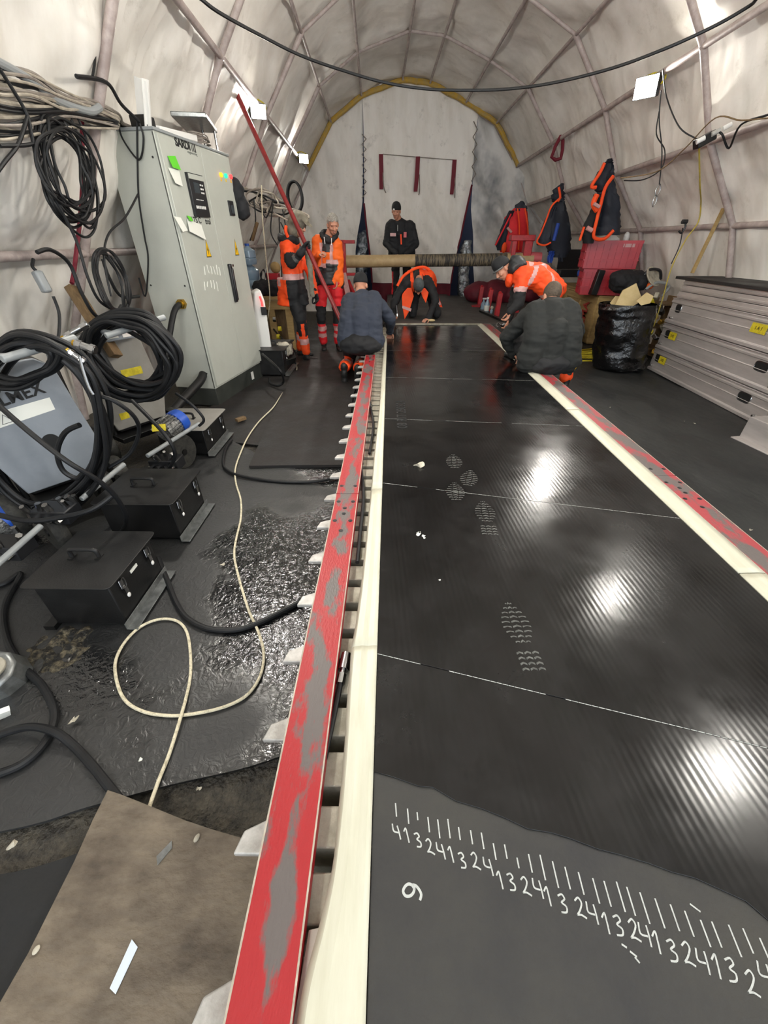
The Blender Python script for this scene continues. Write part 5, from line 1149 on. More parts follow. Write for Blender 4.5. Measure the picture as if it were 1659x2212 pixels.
put(MB().beam(p0 + V((0, 0, .02)), p1 + V((0, 0, .02)), .06, .035), 'black_bar', M['box_black'], label='flat black bar lying in front of the bottles', cat='bar', bevel=.003)
mb = MB(); q = WZ(1070, 660, ZP) + V((0, .6, 0)); 
for dx, r, h in ((-.25, .3, .26), (.15, .33, .30), (.5, .33, .28), (.85, .3, .22)): mb.ell(q + V((dx, .1, .16)), (.33, r, h * .95))
for v in mb.v: v.z = max(v.z, ZP + .003)
put(organic(mb, .03, 3, .03, 5), 'folded_tarpaulin', M['maroon'], label='dark red folded tarpaulin lying behind the red posts', cat='tarpaulin')
for (x, y, m, l) in ((1103, 700, 'brass', 'brass fitting on the press edge by the bent worker hand'), (1082, 702, 'steel', 'steel clamp on the press edge before the bent worker')):
    q = WZ(x, y, .40); mb = MB(); mb.cyl(q, q + V((.09, .02, .01)), .022, n=10); mb.cyl(q + V((.02, 0, 0)), q + V((.04, .0, .0)), .034, n=6); mb.tube([q, q + V((-.05, 0, .03)), q + V((-.08, -.03, 0)), q + V((-.05, -.05, -.02))], .010, n=6); put(mb, 'hose_fitting', M[m], label=l, cat='fitting')
# ================================================================ JACKETS ON THE RIGHT TUBE
def hang(profile, Y, depth, mats, fn, label, name='hi_vis_jacket', amp=.055):
    """profile: rows of (py, x_left, x_right)"""
    mb = MB(); rows = []
    n = 18
    pr = []
    for a, b in zip(profile[:-1], profile[1:]):
        for k in range(5): f = k / 5; pr.append([a[i] * (1 - f) + b[i] * f for i in range(3)])
    pr.append(profile[-1])
    for (py, xl, xr) in pr:
        A = WY(xl, py, Y); B = WY(xr, py, Y); c = (A + B) / 2; hw_ = (B - A).length / 2; dp = depth * (.35 + .65 * min(1, (py - profile[0][0]) / 60))
        for j in range(n):
            t = 2 * PI * j / n; p = c + V((hw_ * math.cos(t), dp * math.sin(t) * .5, 0)); w_ = noise.noise(V((p.x * 9, j * .9, p.z * 3.0))) * amp * (1 if abs(math.cos(t)) < .9 else .2); p.y += w_; p.x += .03 * noise.noise(V((p.z * 9, 4, xl))); rows.append(p)
    mb.v = rows; m_ = len(pr)
    for a in range(m_ - 1):
        for j in range(n): mb.f.append([a * n + j, a * n + (j + 1) % n, (a + 1) * n + (j + 1) % n, (a + 1) * n + j]); mb.m.append(0)
    mb.f += [list(range(n)), [(m_ - 1) * n + j for j in range(n)]]; mb.m += [0, 0]
    return mb
def jacket(Y, parts, label, hook):
    t = thing('hi_vis_jacket', WY(*hook, Y), label, 'jacket', 'jackets hanging on the right wall tube')
    for nm, prf, dep, m, lb in parts: put(hang(prf, Y + (.0 if nm != 'sleeve' else -.06), dep, None, None, ''), nm, M[m], t, label=lb, ang=60)
    return t
def piping(t, pts, Y, r, m, nm='piping', lb='bright orange edge'):
    put(MB().tube([WY(a, b, Y + .04) for a, b in pts], r * .72, n=8), nm, M[m], t, label=lb)
j = jacket(9.6, [('body', [(450, 1110, 1138), (470, 1090, 1141), (510, 1084, 1143), (545, 1080, 1142)], .22, 'redcloth', 'faded orange-red body'), ('sleeve', [(455, 1100, 1112), (490, 1083, 1098), (525, 1070, 1092), (541, 1074, 1090)], .12, 'jacket_blue', 'dark blue sleeve'), ('hood', [(434, 1125, 1130), (445, 1112, 1138), (456, 1110, 1140)], .14, 'jacket_blue', None)], 'faded orange-red jacket, farthest of the three on the tube', (1127, 435))
piping(j, [(1104, 462), (1088, 495), (1070, 530)], 9.42, .022, 'redcloth'); piping(j, [(1118, 450), (1122, 490), (1120, 540)], 9.38, .02, 'orange'); piping(j, [(1134, 450), (1140, 490), (1141, 540)], 9.38, .018, 'orange')
piping(j, [(1096, 492), (1105, 502)], 9.35, .03, 'refl', 'reflective_band', 'reflective band'); put(MB().ell(WY(1089, 535, 9.4), (.05, .04, .09)), 'cuff', M['orange'], j)
j = jacket(8.4, [('body', [(430, 1200, 1218), (445, 1190, 1222), (470, 1180, 1228), (510, 1170, 1234), (540, 1182, 1232), (556, 1188, 1222)], .28, 'jacket_blue', 'dark blue quilted body'), ('sleeve', [(448, 1190, 1204), (480, 1175, 1196), (515, 1162, 1190), (530, 1160, 1189)], .16, 'jacket_blue', None), ('hood', [(396, 1213, 1218), (408, 1196, 1218), (425, 1190, 1220), (436, 1194, 1219)], .2, 'jacket_blue', None)], 'dark blue jacket with orange piping, middle of the three on the tube', (1216, 398))
piping(j, [(1212, 426), (1192, 445), (1180, 475), (1168, 505), (1160, 523), (1175, 530), (1190, 524)], 8.2, .02, 'orange'); piping(j, [(1207, 404), (1210, 425), (1205, 436)], 8.2, .025, 'orange'); 
put(MB().tube([WY(1206, 482, 8.2), WY(1200, 505, 8.2), WY(1196, 520, 8.2)], .03, n=7), 'blue_lining', M['blue_cl'], j); put(hang([(542, 1186, 1197), (560, 1182, 1195), (568, 1183, 1191)], 8.25, .1, None, None, ''), 'blue_glove', M['blue_cl'], j, label='bright blue cloth at the hem')
put(hang([(545, 1205, 1219), (565, 1206, 1214)], 8.3, .12, None, None, ''), 'cuff', M['jacket_blue'], j)
j = jacket(7.2, [('body', [(385, 1312, 1325), (410, 1300, 1332), (450, 1296, 1337), (485, 1290, 1340), (508, 1287, 1338)], .3, 'jacket_blue', 'dark blue inside of the jacket'), ('sleeve', [(420, 1284, 1296), (450, 1278, 1296), (480, 1264, 1290), (505, 1254, 1284), (526, 1262, 1280)], .16, 'trou', 'black sleeve'), ('hood', [(343, 1314, 1320), (355, 1305, 1324), (375, 1288, 1326), (398, 1282, 1326), (420, 1290, 1318)], .22, 'jacket_blue', None)], 'dark blue and orange winter jacket, nearest of the three on the tube', (1317, 345))
piping(j, [(1306, 352), (1295, 375), (1278, 402), (1288, 405)], 7.0, .03, 'orange'); piping(j, [(1325, 380), (1308, 405), (1298, 440), (1288, 480), (1283, 512), (1305, 516), (1325, 498)], 6.95, .032, 'orange'); piping(j, [(1290, 420), (1282, 440), (1290, 455)], 6.95, .05, 'orange'); piping(j, [(1262, 490), (1252, 520)], 7.0, .025, 'orange')
piping(j, [(1268, 492), (1279, 498)], 6.95, .04, 'refl', 'reflective_band', 'grey reflective band'); piping(j, [(1283, 440), (1295, 447)], 6.88, .03, 'refl', 'reflective_band', 'pink reflective band')
# ================================================================ WOODEN CRATES, RED CRATES, BAGS
def crate(x0, x1, y0, y1, h, label, stencil=False):
    t = thing('wooden_crate', ((x0 + x1) / 2, (y0 + y1) / 2, .02), label, 'crate', 'wooden crates behind the worker in black')
    put(MB().box(((x0 + x1) / 2, (y0 + y1) / 2, .02 + h / 2), (x1 - x0, y1 - y0, h)), 'boards', M['wood'], t, bevel=.003)
    mb = MB()
    for zz in (.09, h - .05):
        mb.box((x0 - .012, (y0 + y1) / 2, zz), (.025, y1 - y0 + .04, .10)); mb.box(((x0 + x1) / 2, y0 - .012, zz), (x1 - x0, .025, .10))
    for yy in (y0 + .05, y1 - .05, (y0 + y1) / 2): mb.box((x0 - .012, yy, h / 2 + .02), (.026, .09, h - .2))
    for xx in (x0 + .05, x1 - .05): mb.box((xx, y0 - .012, h / 2 + .02), (.09, .026, h - .2))
    put(mb, 'batten', M['wood'], t, bevel=.003)
    if stencil:
        text('REMA', .30, (x0 - .026, (y0 + y1) / 2 - (y1 - y0) * .25, .40), (0, 0, 1), (0, 1, 0), M['red_ink'], 'stencil', t, sx=.62, bold=.006, label='red painted letters')
    return t
crate(3.44, 4.05, 7.35, 8.75, .74, 'nearer wooden crate with red stencilled letters', True)
crate(3.62, 4.1, 8.85, 9.9, .74, 'farther plain wooden crate beside the wall')
def rcrate(p, sz, R, label):
    p = V(p); x, y, z = sz; t = thing('red_crate', p, label, 'crate', 'red plastic crates'); m = lambda q: p + R @ V(q)
    mb = MB(); th = .015
    for c, s_ in (((0, 0, th / 2), (x, y, th)), ((0, -y / 2, z / 2), (x, th, z)), ((0, y / 2, z / 2), (x, th, z)), ((-x / 2, 0, z / 2), (th, y, z)), ((x / 2, 0, z / 2), (th, y, z))): mb.box(m(c), s_, R)
    put(mb, 'shell', M['red_crate'], t, bevel=.004)
    mb = MB()
    for zz in (z - .02, z * .62, z * .32): mb.box(m((0, -y / 2 - .012, zz)), (x + .02, .018, .018 if zz < z - .03 else .04), R); mb.box(m((-x / 2 - .012, 0, zz)), (.018, y + .02, .018 if zz < z - .03 else .04), R)
    for k in range(8): mb.box(m((-x / 2 + (k + .5) * x / 8, -y / 2 - .010, z / 2)), (.010, .014, z - .04), R)
    for k in range(6): mb.box(m((-x / 2 - .010, -y / 2 + (k + .5) * y / 6, z / 2)), (.014, .010, z - .04), R)
    put(mb, 'rib', M['red_crate'], t)
    return t, m
RC = rotm(0, 0, -.25)
t, m = rcrate((3.50, 7.55, .77), (.66, .46, .36), rotm(0, 0, -.25), 'lower red plastic crate standing on the wooden crate')
t, m = rcrate((3.50, 7.55, 1.135), (.76, .50, .37), rotm(0, 0, -.25), 'upper red plastic crate with a pale label')
put(MB().box(m((.2, -.262, .31)), (.16, .004, .05), rotm(0, 0, -.25)), 'pale_label', M['refl'], t, label='pale label strip')
q = V((3.50, 7.55, 1.49)); mb = MB(); mb.ell(q + V((-.08, 0, .02)), (.18, .12, .06)); mb.ell(q + V((.2, 0, .04)), (.05, .05, .09)); put(organic(mb, .012, 1, .015, 12), 'white_bag', M['white'], label='white plastic bag bulging out of the upper red crate', cat='bag')
put(MB().box((3.32, 7.36, .95), (.10, .20, .35), rotm(0, .12, 0)), 'black_case', M['box_black'], label='narrow black case leaning on the left of the red crates', cat='case', bevel=.01)
mb = MB(); q = WY(1352, 610, 6.9); mb.ell(q, (.25, .2, .15)); mb.ell(q + V((.16, 0, .02)), (.15, .18, .13)); mb.ell(q + V((-.1, 0, .06)), (.15, .15, .1)); put(organic(mb, .018, 2, .03, 8), 'black_duffel_bag', M['cloth_b'], label='black cloth bag heaped on the wooden crate right of the red crates', cat='bag')
mb = MB(); q = WY(1408, 600, 6.8); t = thing('respirator', q, 'grey face mask lying beside the black cloth bag', 'mask'); put(MB().lathe(q, [(.02, -.03), (.11, -.01), (.15, .02), (.15, .035), (.09, .03), (.02, .01)], 22, rotm(.9, .2, .4)), 'shell', M['cloth_w'], t); put(MB().tube([q + V((-.14, 0, 0)), q + V((-.07, 0, .1)), q + V((.08, 0, .09)), q + V((.15, .02, -.02))], .02, n=7), 'strap', M['dark'], t)
put(MB().ell(WY(1404, 617, 6.75), (.05, .05, .05)), 'orange_filter', M['orangeplas'], label='small orange filter under the grey mask', cat='filter')
put(MB().tube([WY(1395, 625, 6.7), WY(1420, 610, 6.7), WY(1445, 618, 6.7), WY(1430, 640, 6.7)], .02, n=8), 'grey_hose', M['handle'], label='grey hose piece lying beside the bin bag', cat='hose')
mb = MB(); q = WY(1262, 590, 8.0); mb.ell(q, (.12, .12, .09)); put(organic(mb, .015, 1, .01, 12), 'blue_bag', M['blue'], label='small blue bag on the wooden crate left of the red crates', cat='bag')
mb = MB(); q = WY(1277, 600, 7.8); mb.ell(q, (.14, .1, .12)); put(organic(mb, .015, 1, .02, 12), 'white_cloth', M['white'], label='white cloth draped beside the small blue bag', cat='cloth')
q = WY(1225, 598, 8.9); t = thing('black_monitor', q, 'black open laptop-like case on the farther crate', 'case'); put(MB().box(q + V((0, 0, .06)), (.38, .22, .12)), 'base', M['dark'], t, bevel=.01); put(MB().box(q + V((.02, .14, .28)), (.42, .03, .32), rotm(-.15, 0, 0)), 'lid', M['dark'], t, bevel=.006)
# stuff between crate and beams: cleaning gear, shelf with bottles
random.seed(9)
for i in range(12):
    x = 1412 + random.uniform(-8, 22); y = 640 + i * 11; q = WY(x, y, 6.3 - i * .02); m = ['alu_dull', 'yellow', 'steel', 'dark', 'wood', 'brass'][i % 6]
    nm, l = {'alu_dull': ('metal_bracket', 'dull metal bracket'), 'yellow': ('yellow_strap_end', 'yellow strap end'), 'steel': ('steel_shackle', 'shiny steel shackle'), 'dark': ('black_clip', 'black clip'), 'wood': ('wood_offcut', 'wood offcut'), 'brass': ('brass_bolt', 'brass bolt')}[m]
    put(MB().box(q, (random.uniform(.07, .13), random.uniform(.05, .1), random.uniform(.05, .08)), rotm(random.random(), random.random(), random.random())), nm, M[m], label=l + ' in the pile between bin bag and aluminium beams, %s' % ('upper part' if i < 6 else 'lower part'), cat='hardware', group='hardware pile: ' + nm + (' upper' if i < 6 else ' lower'), bevel=.01)
q = WY(1418, 700, 6.45); mb = MB(); 
for k in range(3): mb.box((q.x, 6.5, .15 + k * .3), (.35, .3, .03))
for dx in (-.16, .16): mb.box((q.x + dx, 6.5, .42), (.03, .3, .84))
put(mb, 'tool_rack', M['wood_d'], label='low wooden rack in shade between bin bag and aluminium beams', cat='rack', bevel=.003)
# bin bag
t = thing('bin_bag', (3.12, 5.75, .02), 'big shiny black bin bag full of cardboard beside the aluminium beams', 'bin bag')
rows = [(792, 1283, 1392), (760, 1284, 1396), (720, 1290, 1402), (690, 1293, 1408), (668, 1292, 1414), (655, 1300, 1416)]
mb = MB(); n = 40; pr = []
for a, b in zip(rows[:-1], rows[1:]):
    for k in range(9): f = k / 9; pr.append([a[i] * (1 - f) + b[i] * f for i in range(3)])
pr.append(rows[-1])
for (py, xl, xr) in pr:
    A = WY(xl, py, 5.75); B = WY(xr, py, 5.75); c = (A + B) / 2; hw_ = (B - A).length / 2
    for jx in range(n):
        th = 2 * PI * jx / n; p = c + V((hw_ * math.cos(th), .26 * math.sin(th), 0)); q = noise.noise(V((math.cos(th) * 2, math.sin(th) * 2, p.z * 5))) * .035 + noise.noise(V((math.cos(th) * 5, math.sin(th) * 5, p.z * 16))) * .018; p += V((math.cos(th), math.sin(th), 0)) * q; p.z = max(p.z, .025); mb.v.append(p)
for a in range(len(pr) - 1):
    for jx in range(n): mb.f.append([a * n + jx, a * n + (jx + 1) % n, (a + 1) * n + (jx + 1) % n, (a + 1) * n + jx]); mb.m.append(0)
mb.f.append(list(range(n))); mb.m.append(0)
put(mb, 'liner', M['bag'], t, ang=70)
cb = thing('cardboard_waste', WY(1370, 650, 5.75), 'torn pale cardboard sticking out of the bin bag', 'cardboard')
put(MB().prism([WY(1325, 665, 5.8), WY(1345, 628, 5.9), WY(1375, 612, 5.95), (WY(1385, 640, 5.9)), WY(1378, 655, 5.8), WY(1350, 672, 5.7)], (.02, .05, 0)), 'sheet', M['card'], cb, bevel=.003)
put(MB().prism([WY(1375, 650, 5.65), WY(1398, 632, 5.7), WY(1412, 640, 5.7), WY(1405, 655, 5.6), WY(1385, 660, 5.55)], (.02, .05, 0)), 'sheet', M['card'], cb, bevel=.003)
put(MB().prism([WY(1318, 655, 5.9), WY(1330, 640, 6.0), WY(1345, 642, 6.0), WY(1330, 672, 5.85)], (.02, .05, 0)), 'sheet', M['card'], cb, bevel=.003)
# yellow rope coil
mb = MB(); random.seed(4)
for i in range(6):
    P = [WZ(x, 762 + i * 3.2 + random.uniform(-2, 2), .03 + .01 * (i % 3)) for x in (1225, 1258, 1290)]; P += [WZ(1298, 752 + i * 5, .03), WZ(1262, 756 + i * 3, .03)]
    mb.tube(P, .011, n=7, closed=True)
put(mb, 'yellow_cable', M['yellow'], label='yellow cable laid in flat loops beside the bin bag', cat='cable')
# ================================================================ ALUMINIUM BEAM STACK
A0 = V((3.62, 5.72, 0)); A1 = V((3.56, 3.66, 0)); ad = (A1 - A0); LEN = ad.length; ad.normalize(); an = V((ad.y, -ad.x, 0))   # an: away from press (+x)
if an.x < 0: an = -an
zs = [(.03, .30), (.31, .61), (.62, .90), (.905, .975), (.98, 1.045), (1.05, 1.10)]
labs = ['bottom aluminium beam of the stack with a yellow tag near its far end', 'second aluminium beam from the bottom with a yellow tag', 'third aluminium beam from the bottom, wide yellow tag near its near hand hole', 'lower thin aluminium plate on the beam stack', 'middle thin aluminium plate on the beam stack', 'topmost thin aluminium plate, carrying two gloves']
RZ = Matrix((ad, an, V((0, 0, 1)))).transposed()
for i, (z0, z1) in enumerate(zs):
    off = .0 + i * .012; h = z1 - z0; L0 = -.02 * i; 
    t = thing('aluminium_beam', A0 + an * .3 + V((0, 0, z0)), labs[i], 'beam', 'stack of aluminium beams')
    F = lambda u, d_, z: A0 + ad * u + an * (off + d_) + V((0, 0, z))
    if h > .2:
        # I-section like profile with flanges
        pr_ = [(-.012, z0), (-.012, z0 + .03), (.006, z0 + .04), (.006, z0 + h * .52), (.0, z0 + h * .54), (.010, z0 + h * .56), (.010, z1 - .06), (-.006, z1 - .05), (-.006, z1 - .03), (.002, z1 - .025), (.002, z1 - .008), (-.010, z1 - .006), (-.010, z1), (.5, z1), (.5, z0)]
        put(MB().prism([F(L0, a, b) for a, b in pr_], ad * (LEN + .04 - L0)), 'profile', M['alu'], t, bevel=.002)
        for u, w_ in ((.13, .055), (LEN - .30, .085)):
            zc_ = z0 + h * .62; a_ = F(u, .0085, zc_); P = []
            for k in range(20):
                th = 2 * PI * k / 20; sx_ = (abs(math.cos(th)) ** .5) * (1 if math.cos(th) > 0 else -1) * w_; sz_ = (abs(math.sin(th)) ** .5) * (1 if math.sin(th) > 0 else -1) * .042; P.append(a_ + ad * sx_ + V((0, 0, sz_)))
            hh_ = put(MB().prism(P, -an * .004), 'hand_hole', M['ink'], t, label='dark oval hand hole')
            put(MB().tube(P, .006, n=6, k=1, closed=True), 'rim', M['steel'], hh_)
        tg = {0: (.26, .075), 1: (.26, .075), 2: (LEN - .55, .10)}[i]
        put(MB().box(F(tg[0], -.006, z0 + h * .62), (tg[1] * 2, .003, .085), RZ), 'yellow_tag', M['yellow'], t, label='yellow tag')
        text({0: '143', 1: '142', 2: '1 A 1'}[i], .045, F(tg[0], -.0085, z0 + h * .62), -V((-1, 0, 0)) if False else ad, (0, 0, 1), M['ink'], 'tag_lettering', t)
        mb = MB()
        for u in (.06, LEN - .08, LEN - .02): mb.cyl(F(u, -.02, z0 + .06), F(u, .01, z0 + .06), .012, n=8)
        put(mb, 'bolt', M['steel'], t)
    else:
        put(MB().box(F(LEN / 2, .26, (z0 + z1) / 2), (LEN, .52, h), RZ), 'profile', M['alu'], t, bevel=.003)
        put(MB().box(F(LEN / 2, -.004, z0 + h * .35), (LEN, .012, h * .3), RZ), 'lip', M['alu'], t, bevel=.002)
put(MB().box(A0 + ad * LEN / 2 + an * .38 + V((0, 0, 1.115)), (LEN + .3, .72, .03), RZ), 'top_plate', M['mat2'], label='dark rubber covered plate on top of the beam stack', cat='plate', bevel=.004)
put(MB().box(A0 + ad * (LEN + .10) + an * .3 + V((0, 0, .45)), (.10, .4, .85), RZ), 'press_end_frame', M['box_black'], label='black frame end behind the near end of the beams', cat='frame', bevel=.02)
t = thing('aluminium_beam', WZ(1640, 985, 0), 'end of another aluminium beam lying at the right picture edge', 'beam', None)
q = WZ(1632, 970, .0); put(MB().box(q + V((.35, .0, .12)), (.66, .5, .2), rotm(0, 0, .15)), 'profile', M['alu'], t, bevel=.004); put(MB().box(q + V((.32, -.05, .02)), (.75, .6, .03), rotm(0, 0, .15)), 'flange', M['alu'], t, bevel=.004)
# gloves on top
def glove(c, ang, label, cuffm):
    c = V(c); R = rotm(0, 0, ang); t = thing('work_glove', c, label, 'glove', None); m_ = lambda *p: c + R @ V(p)
    mb = MB(); mb.ell(m_(0, 0, .035), (.06, .05, .03)); 
    for k, dy in enumerate((-.036, -.012, .012, .036)): mb.limb(m_(.03, dy, .035), m_(.09 + .02 * (k in (1, 2)), dy * 1.2, .03), .014, .012); mb.limb(m_(.09, dy * 1.2, .03), m_(.125 + .02 * (k in (1, 2)), dy * 1.3, .014), .012, .011)
    mb.limb(m_(-.02, -.04, .03), m_(.035, -.08, .016), .016, .013)
    put(organic(mb, .006, 2, .004, 30), 'hand', M['grey_cl'], t); put(MB().lathe(m_(-.05, 0, .04), [(.03, 0), (.045, .03), (.052, .11), (.045, .11), (.03, .02)], 18, R @ rotm(0, -PI / 2, 0)), 'cuff', M[cuffm], t)
g = WZ(1535, 588, 1.133); glove(g, -.3, 'black work glove with orange cuff on the beam stack, left one', 'orangeplas')
g = WZ(1595, 588, 1.133); glove(g, .5, 'dark work glove with orange lining on the beam stack, right one', 'grey_cl')
put(MB().tube([g + V((-.03, -.05, .02)), g + V((.0, -.06, .06)), g + V((.04, -.05, .03))], .008, n=6), 'lining', M['orangeplas'], None, label='orange lining loop of the right glove on the beam stack', cat='glove lining')
for i, (x, y) in enumerate(((1620, 1145), (1500, 915), (1318, 880), (1478, 910))): scrap(WZ(x, y, .04), .014 - .002 * i, ('pale scrap near the right edge of the floor mat', 'small scrap beside the near end of the beams', 'small scrap on the floor right of the rail', 'tiny scrap below the beam stack')[i], 'cloth_w', k=i + 20)
# ================================================================ PEOPLE
def headset(mb, c, f, u, s=1.0):
    """cranium, face, jaw, nose, brow, ears; c = head centre, f = facing, u = up"""
    f = f.normalized(); u = (u - f * u.dot(f)).normalized(); r = f.cross(u); R = Matrix((r, f, u)).transposed()
    q = lambda x, y, z: c + (r * x + f * y + u * z) * s
    E_ = lambda x, y, z, a, b, d: mb.ell(q(x, y, z), (a * s, b * s, d * s), R, sub=3)
    E_(0, -.010, .030, .076, .096, .092); E_(0, .020, -.020, .064, .072, .085); E_(0, .035, -.065, .050, .050, .050); E_(0, .056, -.098, .024, .022, .020)
    E_(0, .078, .028, .050, .018, .012); mb.limb(q(0, .088, .012), q(0, .108, -.028), .008 * s, .013 * s); E_(-.012, .098, -.032, .010, .010, .008); E_(.012, .098, -.032, .010, .010, .008)
    E_(-.038, .066, -.025, .022, .022, .022); E_(.038, .066, -.025, .022, .022, .022); E_(0, .082, -.062, .022, .012, .010)
    for sx in (-1, 1): E_(sx * .078, -.004, -.010, .010, .020, .032)
    return q, R, r
def hand(mb, w_, d, n, side=1, curl=.6, s=1.0):
    """w_ wrist, d direction of the palm, n palm normal (fingers curl towards n)"""
    d = d.normalized(); n = (n - d * n.dot(d)).normalized(); x = d.cross(n) * side
    P = lambda a, b, c: w_ + (d * a + x * b + n * c) * s
    R = Matrix((x, d, n)).transposed()
    mb.ell(P(.045, 0, 0), (.041 * s, .052 * s, .017 * s), R, sub=2)
    for i, (off, ln) in enumerate(((-.032, .062), (-.011, .074), (.011, .078), (.031, .068))):
        b0 = P(.078, off, 0); a1 = curl * .9; b1 = b0 + (d * math.cos(a1) + n * math.sin(a1)) * ln * .5 * s; a2 = curl * 2.1; b2 = b1 + (d * math.cos(a2) + n * math.sin(a2)) * ln * .32 * s; a3 = curl * 2.9; b3 = b2 + (d * math.cos(a3) + n * math.sin(a3)) * ln * .25 * s
        mb.limb(P(.05, off * .8, 0), b0, .010 * s, .0095 * s); mb.limb(b0, b1, .0095 * s, .0088 * s); mb.limb(b1, b2, .0088 * s, .008 * s); mb.limb(b2, b3, .008 * s, .0072 * s)
    t0 = P(.02, .030, .004); t1 = P(.050, .058, .018); t2 = P(.078, .062, .030); t3 = P(.098, .054, .040)
    mb.limb(t0, t1, .014 * s, .0115 * s); mb.limb(t1, t2, .0115 * s, .010 * s); mb.limb(t2, t3, .010 * s, .0085 * s)
def boot_shape(mb, an, toe, s=1.0, sole_up=None):
    """ankle and toe direction; sole flat on the ground unless sole_up given"""
    toe = toe.normalized(); up = sole_up.normalized() if sole_up else V((0, 0, 1)); h = an
    R = Matrix((toe.cross(up).normalized(), toe, up)).transposed()
    b = an - up * .075 * s
    mb.ell(b - toe * .03 * s + up * .01, (.042 * s, .055 * s, .040 * s), R, sub=2); mb.ell(b + toe * .06 * s, (.045 * s, .075 * s, .036 * s), R, sub=2); mb.ell(b + toe * .145 * s - up * .004, (.046 * s, .062 * s, .034 * s), R, sub=2)
    mb.limb(an + up * .10 * s, b + up * .03 * s, .052 * s, .046 * s)
def person(J, spec, label, base):
    p = thing('person', base, label, 'person')
    g = lambda k: V(J[k])
    f, u = V(J['face']).normalized(), V(J['hup']).normalized(); hs = spec.get('hs', 1.0)
    # --- body: one continuous surface (mostly hidden by clothes)
    b = MB(); q, R, r = headset(b, g('head'), f, u, hs)
    nb = g('neck'); b.limb(q(0, -.02, -.04), nb, .056 * hs, .062 * hs)
    chest = (g('shL') + g('shR')) / 2; pel = (g('hipL') + g('hipR')) / 2; mid = chest.lerp(pel, .5) + V(J.get('bow', (0, 0, 0)))
    b.limb(nb, chest, .06, .08); b.limb(g('shL'), g('shR'), .05, .05); b.limb(chest, mid, .09, .09); b.limb(mid, pel, .09, .09); b.limb(g('hipL'), g('hipR'), .07, .07)
    for s_ in 'LR':
        b.limb(g('sh' + s_), g('el' + s_), .045, .036); b.limb(g('el' + s_), g('wr' + s_), .036, .026)
        b.limb(g('hip' + s_), g('kn' + s_), .07, .05); b.limb(g('kn' + s_), g('an' + s_), .045, .035)
        if not spec.get('glove' + s_):
            hd = J.get('hd' + s_, g('wr' + s_) - g('el' + s_)); hn = J.get('hn' + s_, f); hand(b, g('wr' + s_), V(hd), V(hn), 1 if s_ == 'L' else -1, J.get('curl' + s_, .6))
    me = organic(b, .0065, 2); body = put(paint(me, [M['skin']], lambda c: 0), 'body', None, p)
    if spec.get('facefeat', True):
        for sx in (-1, 1):
            put(MB().ell(q(sx * .031, .079, .006), (.010, .006, .0045), R, sub=2), 'eye', M['eye'], p); put(MB().ell(q(sx * .031, .086, .028), (.016, .005, .003), R, sub=2), 'eyebrow', M[spec.get('brow', 'hairb')], p)
        put(MB().ell(q(0, .0915, -.063), (.022, .006, .0045), R, sub=2), 'mouth', M['lip'], p)
    for s_ in 'LR':
        if spec.get('glove' + s_):
            gb = MB(); hd = J.get('hd' + s_, g('wr' + s_) - g('el' + s_)); hn = J.get('hn' + s_, f); hand(gb, g('wr' + s_), V(hd), V(hn), 1 if s_ == 'L' else -1, J.get('curl' + s_, .6), 1.18)
            gb.limb(g('wr' + s_) - V(hd).normalized() * .05, g('wr' + s_) + V(hd).normalized() * .02, .045, .038); put(paint(organic(gb, .007, 1), [M['trou']], lambda c: 0), 'glove', None, p)
        bb = MB(); boot_shape(bb, g('an' + s_), V(J['toe' + s_]), 1.0, V(J['sole' + s_]) if 'sole' + s_ in J else None)
        put(paint(organic(bb, .010, 2), [M['boot']], lambda c: 0), 'boot', None, p)
    # --- jacket
    up_ = MB(); k = spec.get('bulk', 1.0)
    ax = (g('shR') - g('shL')).normalized()
    neckb = nb.lerp(chest, .45)
    up_.limb(neckb, chest, .070 * k, .10 * k)
    for s_, sg in (('L', -1), ('R', 1)):
        sh = g('sh' + s_); hp = g('hip' + s_) + (g('hip' + s_) - pel) * .35
        m2 = sh.lerp(hp, .5) - ax * sg * .035 + V(J.get('bow', (0, 0, 0)))
        up_.limb(neckb, sh, .062 * k, .066 * k); up_.limb(sh - ax * sg * .04, m2, .098 * k, .105 * k); up_.limb(m2, hp + V(spec.get('hem', (0, 0, 0))), .105 * k, .108 * k)
        el, wr = g('el' + s_), g('wr' + s_); up_.limb(sh, sh.lerp(el, .55), .072 * k, .066 * k); up_.limb(sh.lerp(el, .5), el, .066 * k, .057 * k); up_.limb(el, wr, .056 * k, .042 * k)
    up_.limb(chest, mid, .115 * k, .12 * k); up_.limb(mid, pel + V(spec.get('hem', (0, 0, 0))), .12 * k, .115 * k)
    if 'skirt' in spec:
        z0, z1, r0, r1 = spec['skirt']; pc_ = V((pel.x, pel.y, 0)) + V(spec.get('sko', (0, 0, 0))); up_.cyl(pc_ + V((0, 0, z0)), pc_ + V((0, 0, z1)), r0, r1, n=28)
    if 'belly' in spec: up_.ell(mid + V(spec['belly']), (.15, .13, .16))
    me = organic(up_, .0115, 3, spec.get('fold', .014), 7.0, spec.get('fst', (1, 1, 2.2)))
    put(paint(me, [M[x] for x in spec['top']], spec['topfn'](J)), 'jacket', None, p)
    # --- trousers
    tr = MB(); k2 = spec.get('bulk2', 1.0)
    tr.limb(g('hipL'), g('hipR'), .112 * k2, .112 * k2); tr.limb(pel, pel.lerp(mid, .35), .12 * k2, .115 * k2)
    if 'seat' in spec: tr.ell(pel + V(spec['seat'][0]), spec['seat'][1])
